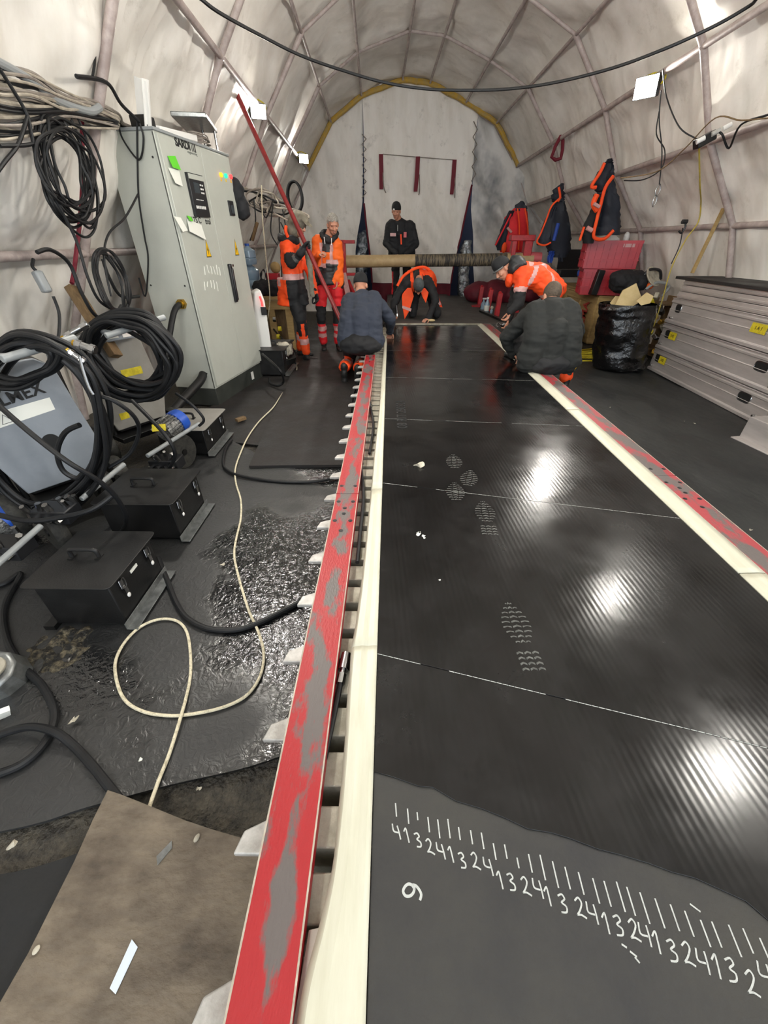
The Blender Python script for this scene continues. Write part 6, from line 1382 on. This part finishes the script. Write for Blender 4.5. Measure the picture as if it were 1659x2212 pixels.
    for s_ in 'LR':
        hp, kn, an = g('hip' + s_), g('kn' + s_), g('an' + s_); tr.limb(hp, hp.lerp(kn, .5), .105 * k2, .088 * k2); tr.limb(hp.lerp(kn, .5), kn, .088 * k2, .072 * k2); tr.limb(kn, kn.lerp(an, .45), .070 * k2, .066 * k2); tr.limb(kn.lerp(an, .45), kn.lerp(an, .93), .066 * k2, .064 * k2)
    me = organic(tr, .0115, 3, .014, 8.0, (1, 1, 1.6))
    put(paint(me, [M[x] for x in spec['bot']], spec['botfn'](J)), 'trousers', None, p)
    return p, q, R, r
def legpos(J):
    """returns (which leg, fraction from hip 0 to knee 1 to ankle 2) for a point"""
    segs = []
    for s_ in 'LR':
        hp, kn, an = V(J['hip' + s_]), V(J['kn' + s_]), V(J['an' + s_]); segs += [(s_, hp, kn, 0), (s_, kn, an, 1)]
    def fn(c):
        best = (9, 'L', 0)
        for s_, a, b, o in segs:
            d = b - a; t = max(0, min(1, (c - a).dot(d) / d.length_squared)); dist = (a + d * t - c).length
            if dist < best[0]: best = (dist, s_, o + t)
        return best[1], best[2]
    return fn
def armpos(J):
    segs = []
    for s_ in 'LR':
        a, b, c_ = V(J['sh' + s_]), V(J['el' + s_]), V(J['wr' + s_]); segs += [(s_, a, b, 0), (s_, b, c_, 1)]
    chest = (V(J['shL']) + V(J['shR'])) / 2; pel = (V(J['hipL']) + V(J['hipR'])) / 2
    ax = (V(J['shR']) - V(J['shL'])).normalized(); sp = (pel - chest); L_ = sp.length
    def fn(c):
        d = sp; t = (c - chest).dot(d) / d.length_squared; side = (c - chest).dot(ax); off = (c - chest - d * max(0, min(1, t))).length
        best = (.165 if -.2 < t < 1.5 and abs(side) < .2 else off * .85, 'T', t); 
        for s_, a, b, o in segs:
            dd = b - a; tt = max(0, min(1, (c - a).dot(dd) / dd.length_squared)); dist = (a + dd * tt - c).length
            if dist < (.10 if o or tt > .35 else .05) and (abs(side) > .17 or dist < .085) and dist < best[0]: best = (dist, s_, o + tt)
        return best[1], best[2], side, t
    return fn
def beanie(q, R, m, p, tilt=0.0, name='beanie', rim=True, long=0.0):
    mb = MB(); n = 24; rows = [(.0865, -.0), (.088, .02), (.086, .05), (.076, .085), (.055, .112 + long), (.028, .126 + long * 1.4), (.004, .130 + long * 1.5)]
    vs = []
    for (rr, z) in rows:
        for i in range(n): t = 2 * PI * i / n; vs.append(q(rr * math.cos(t), -.008 + rr * 1.2 * math.sin(t) - (.12 + tilt) * z * 0 , z + .02 - .22 * (-(rr * 1.2 * math.sin(t))) * 1))
    mb.v = vs
    for k_ in range(len(rows) - 1):
        for i in range(n): j = (i + 1) % n; mb.f.append([k_ * n + i, k_ * n + j, (k_ + 1) * n + j, (k_ + 1) * n + i]); mb.m.append(0)
    o = put(mb, name, M[m], p, solid=.006)
    return o
def hairpiece(q, R, m, p, low=-.03, front=.055):
    mb = MB(); mb.ell(q(0, -.016, .036), (.0815, .100, .096), R, sub=4)
    keep = []
    Ri = R.transposed(); c0 = q(0, 0, 0)
    out = MB(); mp = {}
    for f_ in mb.f:
        cc = sum((mb.v[i] for i in f_), V()) / len(f_); l = Ri @ (cc - c0)
        lim = .068 - .02 * abs(l.x) / .08 if l.y > front - .02 else (low if l.y < 0 else low + .02 + (l.y / front) * .065)
        if l.z > lim: out.f.append([mp.setdefault(i, len(mp)) for i in f_]); out.m.append(0)
    out.v = [None] * len(mp)
    for i, j in mp.items():
        v = mb.v[i]; out.v[j] = v + (v - c0).normalized() * .006 * noise.noise(v * 60)
    return put(out, 'hair', M[m], p, solid=.006)

# ---- C: man in black standing behind the tube
Y = 9.35
def W(x, y, yy): return WY(x, y, yy)
gz = .385
J = dict(head=W(856, 456, Y - .12), neck=W(862, 477, Y), face=(-.18, -1, -.35), hup=(0, -.3, 1), shL=W(889, 489, Y), shR=W(841, 487, Y), elL=W(899, 528, Y - .02), elR=W(834, 526, Y - .02), wrL=W(878, 549, Y - .28), wrR=W(856, 549, Y - .28), hipL=W(880, 556, Y + .05), hipR=W(856, 556, Y + .05), hnL=(0, 0, -1), hnR=(0, 0, -1))
J['anL'] = V((W(876, 640, Y).x, Y + .05, gz + .09)); J['anR'] = V((W(852, 650, Y).x, Y - .05, gz + .09)); J['knL'] = (V(J['hipL']) + V(J['anL'])) / 2 + V((0, -.07, .02)); J['knR'] = (V(J['hipR']) + V(J['anR'])) / 2 + V((0, -.07, .02)); J['toeL'] = (.1, -1, 0); J['toeR'] = (-.15, -1, 0)
def solid(*a): return lambda J: (lambda c: 0)
def botC(J):
    lp = legpos(J)
    def fn(c): s_, t = lp(c); return 1 if (s_ == 'R' and c.x < V(J['knR']).x - .045 and .7 < t < 1.7) else 0
    return fn
pc, q, R, r = person(J, dict(top=['cloth_b'], topfn=solid(), bot=['trou', 'redcloth'], botfn=botC, bulk=1.12, fold=.012), 'person in black jacket and black beanie standing behind the cardboard tube, hands joined', (J['anR'][0], Y, gz))
beanie(q, R, 'trou', pc); put(MB().ell(q(.030, .098, .052), (.017, .006, .015), R, sub=2), 'hat_badge', M['white'], pc)
put(MB().beam(W(866, 506, Y - .19), W(867, 528, Y - .20), .028, .012, V((0, 1, 0))), 'chest_zip', M['orange'], pc, label='orange chest zip')
put(MB().box(W(849, 507, Y - .19), (.11, .012, .05)), 'chest_badge', M['refl'], pc, label='pale chest badge'); put(MB().box(W(875, 507, Y - .18), (.055, .012, .085), rotm(0, 0, .2)), 'chest_logo', M['pink_metal'], pc, label='reddish chest logo')
put(MB().beam(W(859, 486, Y - .17), W(859, 499, Y - .19), .012, .01, V((0, 1, 0))), 'zip_pull', M['galv'], pc)

# ---- B: grey-haired man in orange hoodie and red trousers
Y = 6.97
J = dict(head=W(719, 485, Y - .06), neck=W(711, 509, Y), face=(.35, -1, -.45), hup=(.05, -.25, 1), shL=W(729, 526, Y), shR=W(684, 521, Y), elL=W(735, 572, Y + .02), elR=W(681, 566, Y - .1), wrL=W(728, 606, Y - .08), wrR=W(689, 550, Y - .33), hipL=W(724, 612, Y), hipR=W(694, 612, Y), hdR=W(703, 545, Y - .36) - W(689, 550, Y - .33), hnR=(0, .2, -1), curlR=1.1, hnL=(-1, 0, 0), hdL=(-.1, -.1, -1))
J['anL'] = V((W(731, 755, 6.9).x, 6.95, .105)); J['anR'] = V((W(700, 750, 7).x, 7.0, .105)); J['knL'] = V((W(731, 690, Y).x, 6.92, .53)); J['knR'] = V((W(695, 690, Y).x, 6.92, .53)); J['toeL'] = (.3, -1, 0); J['toeR'] = (.15, -1, 0)
def topB(J):
    ap = armpos(J)
    def fn(c):
        k, t, side, tt = ap(c)
        if k == 'T':
            if tt > .60 - .10 * (side < 0): return 2
            if tt > .50 - .10 * (side < 0): return 1
            if .055 < abs(side) < .10 and tt > .02: return 1
            if abs(side) < .06 and tt < .22 and c.y < 7.0: return 2
        return 0
    return fn
def botB(J):
    lp = legpos(J)
    def fn(c):
        s_, t = lp(c)
        if t < .72: return 0
        if t < 1.28: return 1
        if t < 1.36: return 2
        if t < 1.52: return 3
        if t < 1.62: return 2
        if t < 1.76: return 3
        return 2
    return fn
pb, q, R, r = person(J, dict(top=['orange2', 'refl', 'grey_cl'], topfn=topB, bot=['redcloth', 'trou', 'redcloth', 'refl'], botfn=botB, bulk=1.0, bulk2=1.06, brow='hair', skirt=(W(708, 585, 6.97).z, W(708, 613, 6.97).z, .165, .175)), 'person with grey hair, orange hooded top and bright red work trousers, raising a hand', (J['anR'][0], 6.97, 0))
hairpiece(q, R, 'hair', pb)
mb = MB(); c = V(J['neck']); 
mb.tube([c + V((-.10, -.02, .02)), c + V((-.06, -.11, -.03)), c + V((.02, -.13, -.06)), c + V((.09, -.08, -.02)), c + V((.11, .02, .03)), c + V((.04, .10, .05)), c + V((-.06, .10, .05))], .035, n=10, closed=True); put(organic(mb, .01, 1, .01, 16), 'hood', M['trou'], pb, label='black hood collar')
put(MB().tube([W(700, 512, Y - .19), W(702, 527, Y - .2)], .005, n=5), 'drawcord', M['white'], pb); put(MB().tube([W(716, 514, Y - .19), W(716, 529, Y - .2)], .005, n=5), 'drawcord', M['white'], pb)
put(MB().cyl(W(728, 602, Y - .06), W(727, 605, Y - .07), .036), 'wristwatch', M['dark'], pb)

# ---- A: hooded worker holding the red pole (profile, facing right)
Y = 6.33
P0 = W(503, 185, 6.5); P1 = W(739, 699, 5.75)
pole = thing('red_pole', P1, 'long red pole leaning through the hooded worker hand up to the left roof tube', 'pole')
put(MB().cyl(P0, P1, .027, n=20), 'pole', M['red_pole'], pole); 
hp = None
best = min(range(0, 1000), key=lambda i: abs(sum((P0.lerp(P1, i / 1000) - CP)[k_] * 0 for k_ in range(3)) + (lambda v: IH / 2 - FPX * v.dot(UP) / v.dot(FW) - 531)(P0.lerp(P1, i / 1000) - CP)))
grip = P0.lerp(P1, best / 1000); pdir = (P1 - P0).normalized()
J = dict(head=W(644, 486, Y - .05), neck=W(634, 515, Y), face=(1, -.45, -.35), hup=(.35, 0, 1), shR=W(621, 531, Y - .17), shL=W(634, 529, Y + .20), elR=W(630, 570, Y - .30), hipR=W(634, 640, Y - .10), hipL=W(642, 640, Y + .14), elL=W(668, 585, Y + .10), wrL=W(681, 632, Y + .0), curlR=1.25, hdR=(.5, .5, .5), hnL=(-.5, -.5, 0))
J['wrR'] = grip + V((-.05, -.06, -.05)); J['hnR'] = (.35, -.5, -.5)
J['anR'] = V((W(662, 770, 6.2).x, 6.22, .105)); J['anL'] = V((W(650, 765, 6.5).x, 6.52, .105)); J['knR'] = V((W(652, 705, 6.2).x, 6.18, .54)); J['knL'] = V((W(655, 700, 6.5).x, 6.46, .54)); J['toeR'] = (1, -.35, 0); J['toeL'] = (1, -.2, 0)
def topA(J):
    ap = armpos(J)
    def fn(c):
        k, t, side, tt = ap(c)
        if k in 'LR' and t > .55 and k == 'R': return 3 if 1.35 < t < 1.55 else 2
        if k == 'L' and t > .3: return 0
        xr = c.x - (-1.33)
        if c.z < W(640, 602, 6.33).z and xr > -.06: return 2
        if W(640, 602, 6.33).z < c.z < W(640, 589, 6.33).z: return 1
        if k == 'T' and tt > .1 and tt <= .78 and -.22 < xr < -.16: return 1
        if k == 'T' and xr > .13 and tt > -.1: return 2
        return 0
    return fn
def botA(J):
    lp = legpos(J)
    def fn(c):
        s_, t = lp(c)
        if t < 1.42:
            return 1 if (t > 1.02 and c.x - V(J['knR']).x > .0 and c.x - V(J['knR']).x < .05) else 0
        if t < 1.5: return 1
        if t < 1.68: return 2
        return 1
    return fn
pa, q, R, r = person(J, dict(top=['orange', 'refl', 'trou', 'galv'], topfn=topA, bot=['trou', 'orange', 'refl'], botfn=botA, bulk=1.12, bulk2=1.08, gloveR=1, gloveL=1, hem=(0, 0, .04), skirt=(W(640, 600, Y).z, W(640, 657, Y).z, .185, .225), sko=(-.03, -.02, 0), hs=1.02), 'person in grey hood and long orange vest, seen from the side, gripping the red pole', (J['anR'][0], Y, 0))
mb = MB(); mb.ell(q(0, -.02, .03), (.108, .128, .125), R); mb.ell(q(0, -.05, -.06), (.105, .105, .10), R); mb.ell(q(0, .03, .07), (.095, .10, .07), R)
hd = organic(mb, .010, 4, .005, 9); 
put(paint(hd, [M['hood']], lambda c: 0), 'canvas_hood', None, pa, label='stained grey canvas hood')
mb = MB(); mb.prism([q(-.08, .08, .08), q(.08, .08, .08), q(.07, .16, .045), q(-.07, .16, .045)], r * 0 + V((0, 0, -.012))); put(mb, 'hood_peak', M['hood'], pa)
c = V(J['neck']); mb = MB(); mb.tube([c + V((-.15, -.05, .02)), c + V((-.12, -.16, .0)), c + V((0, -.17, -.01)), c + V((.08, -.10, -.03))], .045, n=10); put(organic(mb, .012, 1, .012, 14), 'collar', M['trou'], pa, label='black jacket hood folded at the nape')
put(MB().tube([W(618, 488, Y - .22), W(617, 500, Y - .24), W(622, 512, Y - .22)], .02, n=7), 'ear_defender', M['orange'], pa, label='orange flap beside the hood')
mb = MB(); mb.tube([W(664, 545, Y - .2), W(670, 585, Y - .22), W(674, 640, Y - .16)], .035, n=8); put(organic(mb, .012, 1, .014, 16), 'leather_apron', M['leather'], pa, label='pale leather apron strip at the front')

# ---- D: man kneeling on the belt, head down, grey beanie
Y = 7.45
J = dict(head=W(904, 618, Y - .18), neck=W(905, 603, Y + .02), face=(0.05, -.35, -1), hup=(0, -1, .35), shL=W(927, 612, Y + .05), shR=W(873, 616, Y + .05), elL=W(941, 648, Y - .05), elR=W(851, 655, Y - .05), wrL=V(W(925, 686, Y - .2)), wrR=V(W(850, 676, Y - .1)), hipL=W(925, 612, Y + .42), hipR=W(898, 612, Y + .42), bow=(0, -.0, .10), hdL=(-.6, -.5, -.2), hnL=(0, 0, -1), hdR=(.2, -.3, -1), hnR=(1, 0, 0), curlR=1.1, curlL=.5)
J['wrL'].z = gz + .05; J['knL'] = V((W(944, 680, Y).x, Y + .05, gz + .09)); J['knR'] = V((W(892, 680, Y).x, Y + .12, gz + .09)); J['anL'] = V((J['knL'].x, Y + .50, gz + .10)); J['anR'] = V((J['knR'].x, Y + .55, gz + .10)); J['toeL'] = (0, .4, -1); J['toeR'] = (0, .4, -1); J['soleL'] = (0, -1, -.3); J['soleR'] = (0, -1, -.3)
def topD(J):
    ap = armpos(J)
    def fn(c):
        k, t, side, tt = ap(c)
        if k in 'LR': return 2
        if tt < .12 and abs(side) > .10: return 2
        return 0 if abs(side) > .05 else 2
    return fn
def botD(J): return lambda c: 0
pd, q, R, r = person(J, dict(top=['orange', 'refl', 'trou'], topfn=topD, bot=['trou'], botfn=botD, bulk=1.1, bulk2=1.1), 'person with grey beanie and open orange vest kneeling head down on the far belt', (J['knL'].x, Y, gz))
beanie(q, R, 'hat_grey', pd, long=.02)
# open vest fronts hanging down
for pts, lb in (([(880, 622), (870, 634), (868, 640), (869, 662), (874, 690), (884, 672), (894, 640), (889, 622)], 'left vest front'), ([(918, 622), (926, 632), (920, 655), (912, 640), (908, 625)], 'inner vest edge'), ([(938, 628), (948, 642), (956, 664), (940, 662), (937, 640)], 'right vest front')):
    yy = Y - .12 if lb != 'right vest front' else Y + .1
    put(MB().prism([W(a, b, yy) for a, b in pts], (0, .03, 0)), 'vest_front', M['orange'], pd, bevel=.006)
put(MB().prism([W(a, b, Y - .13) for a, b in ((869, 660), (889, 667), (887, 673), (869, 666))], (0, .02, 0)), 'reflective_band', M['refl'], pd); put(MB().prism([W(a, b, Y + .09) for a, b in ((940, 640), (946, 640), (953, 658), (947, 660))], (0, .02, 0)), 'reflective_band', M['refl'], pd)
put(MB().tube([W(858, 618, Y - .05), W(872, 596, Y + .0), W(895, 581, Y + .12), W(915, 577, Y + .15), W(928, 583, Y + .15)], .022, n=8), 'vest_shoulder', M['orange'], pd, label='orange vest edge over the shoulders')
t = thing('hand_roller', J['wrR'], 'small dark hand tool held by the kneeling person in grey beanie', 'tool'); a = W(856, 660, Y - .25); b_ = W(858, 678, Y - .28); put(MB().cyl(a, b_, .022), 'grip', M['dark'], t); put(MB().cyl(b_, b_ + V((0, -.01, -.04)), .028), 'head', M['steel'], t)
t = thing('tan_knife', W(925, 689, Y - .25), 'small tan tool under the right hand of the person in grey beanie', 'tool'); put(MB().ell(WZ(932, 692, gz + .03), (.06, .03, .02)), 'handle', M['card'], t)

# ---- E: man in navy sweater kneeling left of the belt, from behind
J = dict(head=W(779, 616, 5.62), neck=W(779, 634, 5.52), face=(.10, 1, -.45), hup=(0, .45, 1), shL=W(752, 655, 5.45), shR=W(812, 650, 5.45), elL=W(748, 705, 5.72), elR=W(844, 690, 5.55), wrL=W(790, 715, 5.95), wrR=W(842, 716, 5.85), hipL=W(758, 735, 5.18), hipR=W(800, 737, 5.18), bow=(0, -.08, .03), hnL=(0, 0, -1), hnR=(-.3, 0, -1), hdR=(.0, .6, -.5))
zk = .10
J['anL'] = WZ(744, 793, .20); J['anR'] = WZ(773, 797, .20); J['knL'] = V((-.56, 5.72, .12)); J['knR'] = V((-.33, 5.74, .12)); J['toeL'] = (0, .15, -1); J['toeR'] = (0, .15, -1); J['soleL'] = (0, 1, 0.12); J['soleR'] = (0, 1, .12)
J['anR'].x = min(J['anR'].x, -.36)
def botE(J):
    lp = legpos(J)
    def fn(c):
        s_, t = lp(c)
        if t < 1.15: return 0
        if t < 1.3: return 1
        if t < 1.5: return 2
        if t < 1.65: return 1
        if t < 1.78: return 2
        return 1
    return fn
def botE2(J):
    f0 = botE(J)
    return lambda c: 0 if c.z > .30 or c.y > 5.5 else f0(c)
pe_, q, R, r = person(J, dict(top=['navy'], topfn=solid(), bot=['trou', 'orange', 'refl'], botfn=botE2, bulk=1.25, bulk2=1.12, fold=.013, fst=(1, 1, 2.6), facefeat=False, seat=((0, -.06, -.03), (.265, .15, .13)), belly=(0, -.03, 0)), 'person in navy sweater and black beanie kneeling with back turned, left of the belt', (-.4, 5.3, 0))
beanie(q, R, 'trou', pe_)
put(MB().tube([q(.083, -.01, -.02), q(.088, .03, -.01), q(.08, .07, 0)], .004, n=6), 'glasses_arm', M['dark'], pe_)
# ---- F: man in dark sweater sitting on the right rail, from behind
Y = 4.35
J = dict(head=W(1191, 640, Y + .22), neck=W(1191, 656, Y + .13), face=(-.25, 1, -.5), hup=(0, .5, 1), shL=W(1150, 676, Y + .08), shR=W(1231, 672, Y + .08), elL=W(1093, 728, Y + .22), elR=W(1248, 720, Y + .35), wrL=WZ(1108, 763, .47), wrR=WZ(1140, 770, .5), hipL=W(1155, 778, Y - .10), hipR=W(1214, 778, Y - .10), bow=(0, -.07, .02), hnL=(0, 0, -1), hnR=(0, 0, -1), hdL=(.6, -.2, -.5), curlL=.7)
J['hipL'].z = J['hipR'].z = .48
J['knR'] = W(1248, 745, Y + .45); J['anR'] = WZ(1238, 832, .10); J['knL'] = V((1.40, Y + .55, .62)); J['anL'] = V((1.45, Y + .42, .47)); J['toeL'] = (-.3, 1, 0); J['toeR'] = (.2, 1, 0)
J['anR'] = V((2.12, 4.80, .11)); J['knR'] = V((2.06, 4.92, .60))
def botF(J):
    lp = legpos(J)
    def fn(c):
        s_, t = lp(c)
        if t < .8: return 0
        if t < 1.25: return 3 if s_ == 'R' else 1
        if t < 1.38: return 1
        if t < 1.55: return 2
        return 1
    return fn
pf_, q, R, r = person(J, dict(top=['green_bl'], topfn=solid(), bot=['trou', 'orange', 'refl', 'grey_cl'], botfn=botF, bulk=1.30, bulk2=1.12, fold=.013, fst=(1, 1, 2.6), facefeat=False, seat=((0, -.02, -.02), (.25, .16, .12)), belly=(0, -.03, .02)), 'person in blackish sweater sitting on the right rail with back turned', (1.65, 4.35, .37))
hairpiece(q, R, 'hairb', pf_, low=-.06)
put(MB().box(W(1238, 792, Y - .18), (.07, .03, .06), rotm(.2, .4, 0)), 'tape_measure', M['warn'], pf_, bevel=.01, label='yellow tool clipped at the hip'); put(MB().box(W(1154, 817, Y - .27), (.045, .012, .02)), 'pocket_tag', M['orange'], pf_)
t = thing('knife', WZ(1118, 778, .38), 'small dark knife in the hand of the person in blackish sweater', 'tool'); put(MB().cyl(WZ(1124, 768, .42), WZ(1112, 781, .38), .011), 'handle', M['dark'], t)
# ---- G: man in orange jacket bent over, facing left
Y = 5.7
J = dict(head=W(1086, 580, Y), neck=W(1107, 578, Y), face=(-.75, -.25, -.75), hup=(-.72, 0, .7), shL=W(1128, 600, Y - .18), shR=W(1128, 588, Y + .2), elL=W(1122, 652, Y - .25), elR=W(1112, 640, Y + .2), wrL=W(1103, 673, Y - .3), wrR=W(1098, 690, Y + .15), hipL=W(1194, 630, Y - .08), hipR=W(1200, 625, Y + .22), bow=(-.02, 0, .08), hdL=(-.35, 0, -1), hnL=(-1, 0, 0), hnR=(-1, 0, 0))
J['knL'] = V((1.98, 5.62, .52)); J['knR'] = V((2.15, 5.95, .52)); J['anL'] = V((1.86, 5.68, .12)); J['anR'] = V((2.2, 6.0, .12)); J['toeL'] = (-1, -.2, 0); J['toeR'] = (-1, 0, 0)
def topG(J):
    ap = armpos(J)
    def fn(c):
        k, t, side, tt = ap(c)
        if k in 'LR':
            if t > .62: return 2
            if .42 < t: return 1
            return 0
        if k == 'T' and .0 < tt < .10: return 1
        if k == 'T' and abs(side + .0) < .2 and .36 < tt + side * .9 < .46: return 1
        if k == 'T' and .10 < tt < .42 and abs(side + .02 - (tt - .26) * .6) < .025: return 1
        return 0
    return fn
pg, q, R, r = person(J, dict(top=['orange', 'refl', 'trou'], topfn=topG, bot=['trou', 'orange', 'refl'], botfn=botE, bulk=1.22, bulk2=1.05, fold=.015), 'person in orange jacket and black cap bending forward over the right side of the press', (2.0, 5.8, 0))
beanie(q, R, 'trou', pg); mb = MB(); mb.tube([q(.088, .02, .03), q(.0, .115, .045), q(-.088, .02, .03)], .012, n=6); put(mb, 'head_torch_band', M['galv'], pg, label='grey band round the cap')
c = V(J['neck']); mb = MB(); mb.ell(c + V((.06, -.01, .05)), (.12, .10, .07), rotm(0, .5, 0)); mb.ell(c + V((-.0, -.02, .0)), (.08, .11, .08)); put(organic(mb, .012, 1, .012, 14), 'hood', M['grey_cl'], pg, label='black hood bunched at the nape')
mb = MB(); mb.ell(c + V((-.02, -.04, -.13)), (.06, .08, .08)); put(organic(mb, .012, 1, .01, 14), 'collar', M['orange'], pg, label='red-orange collar under the chin')
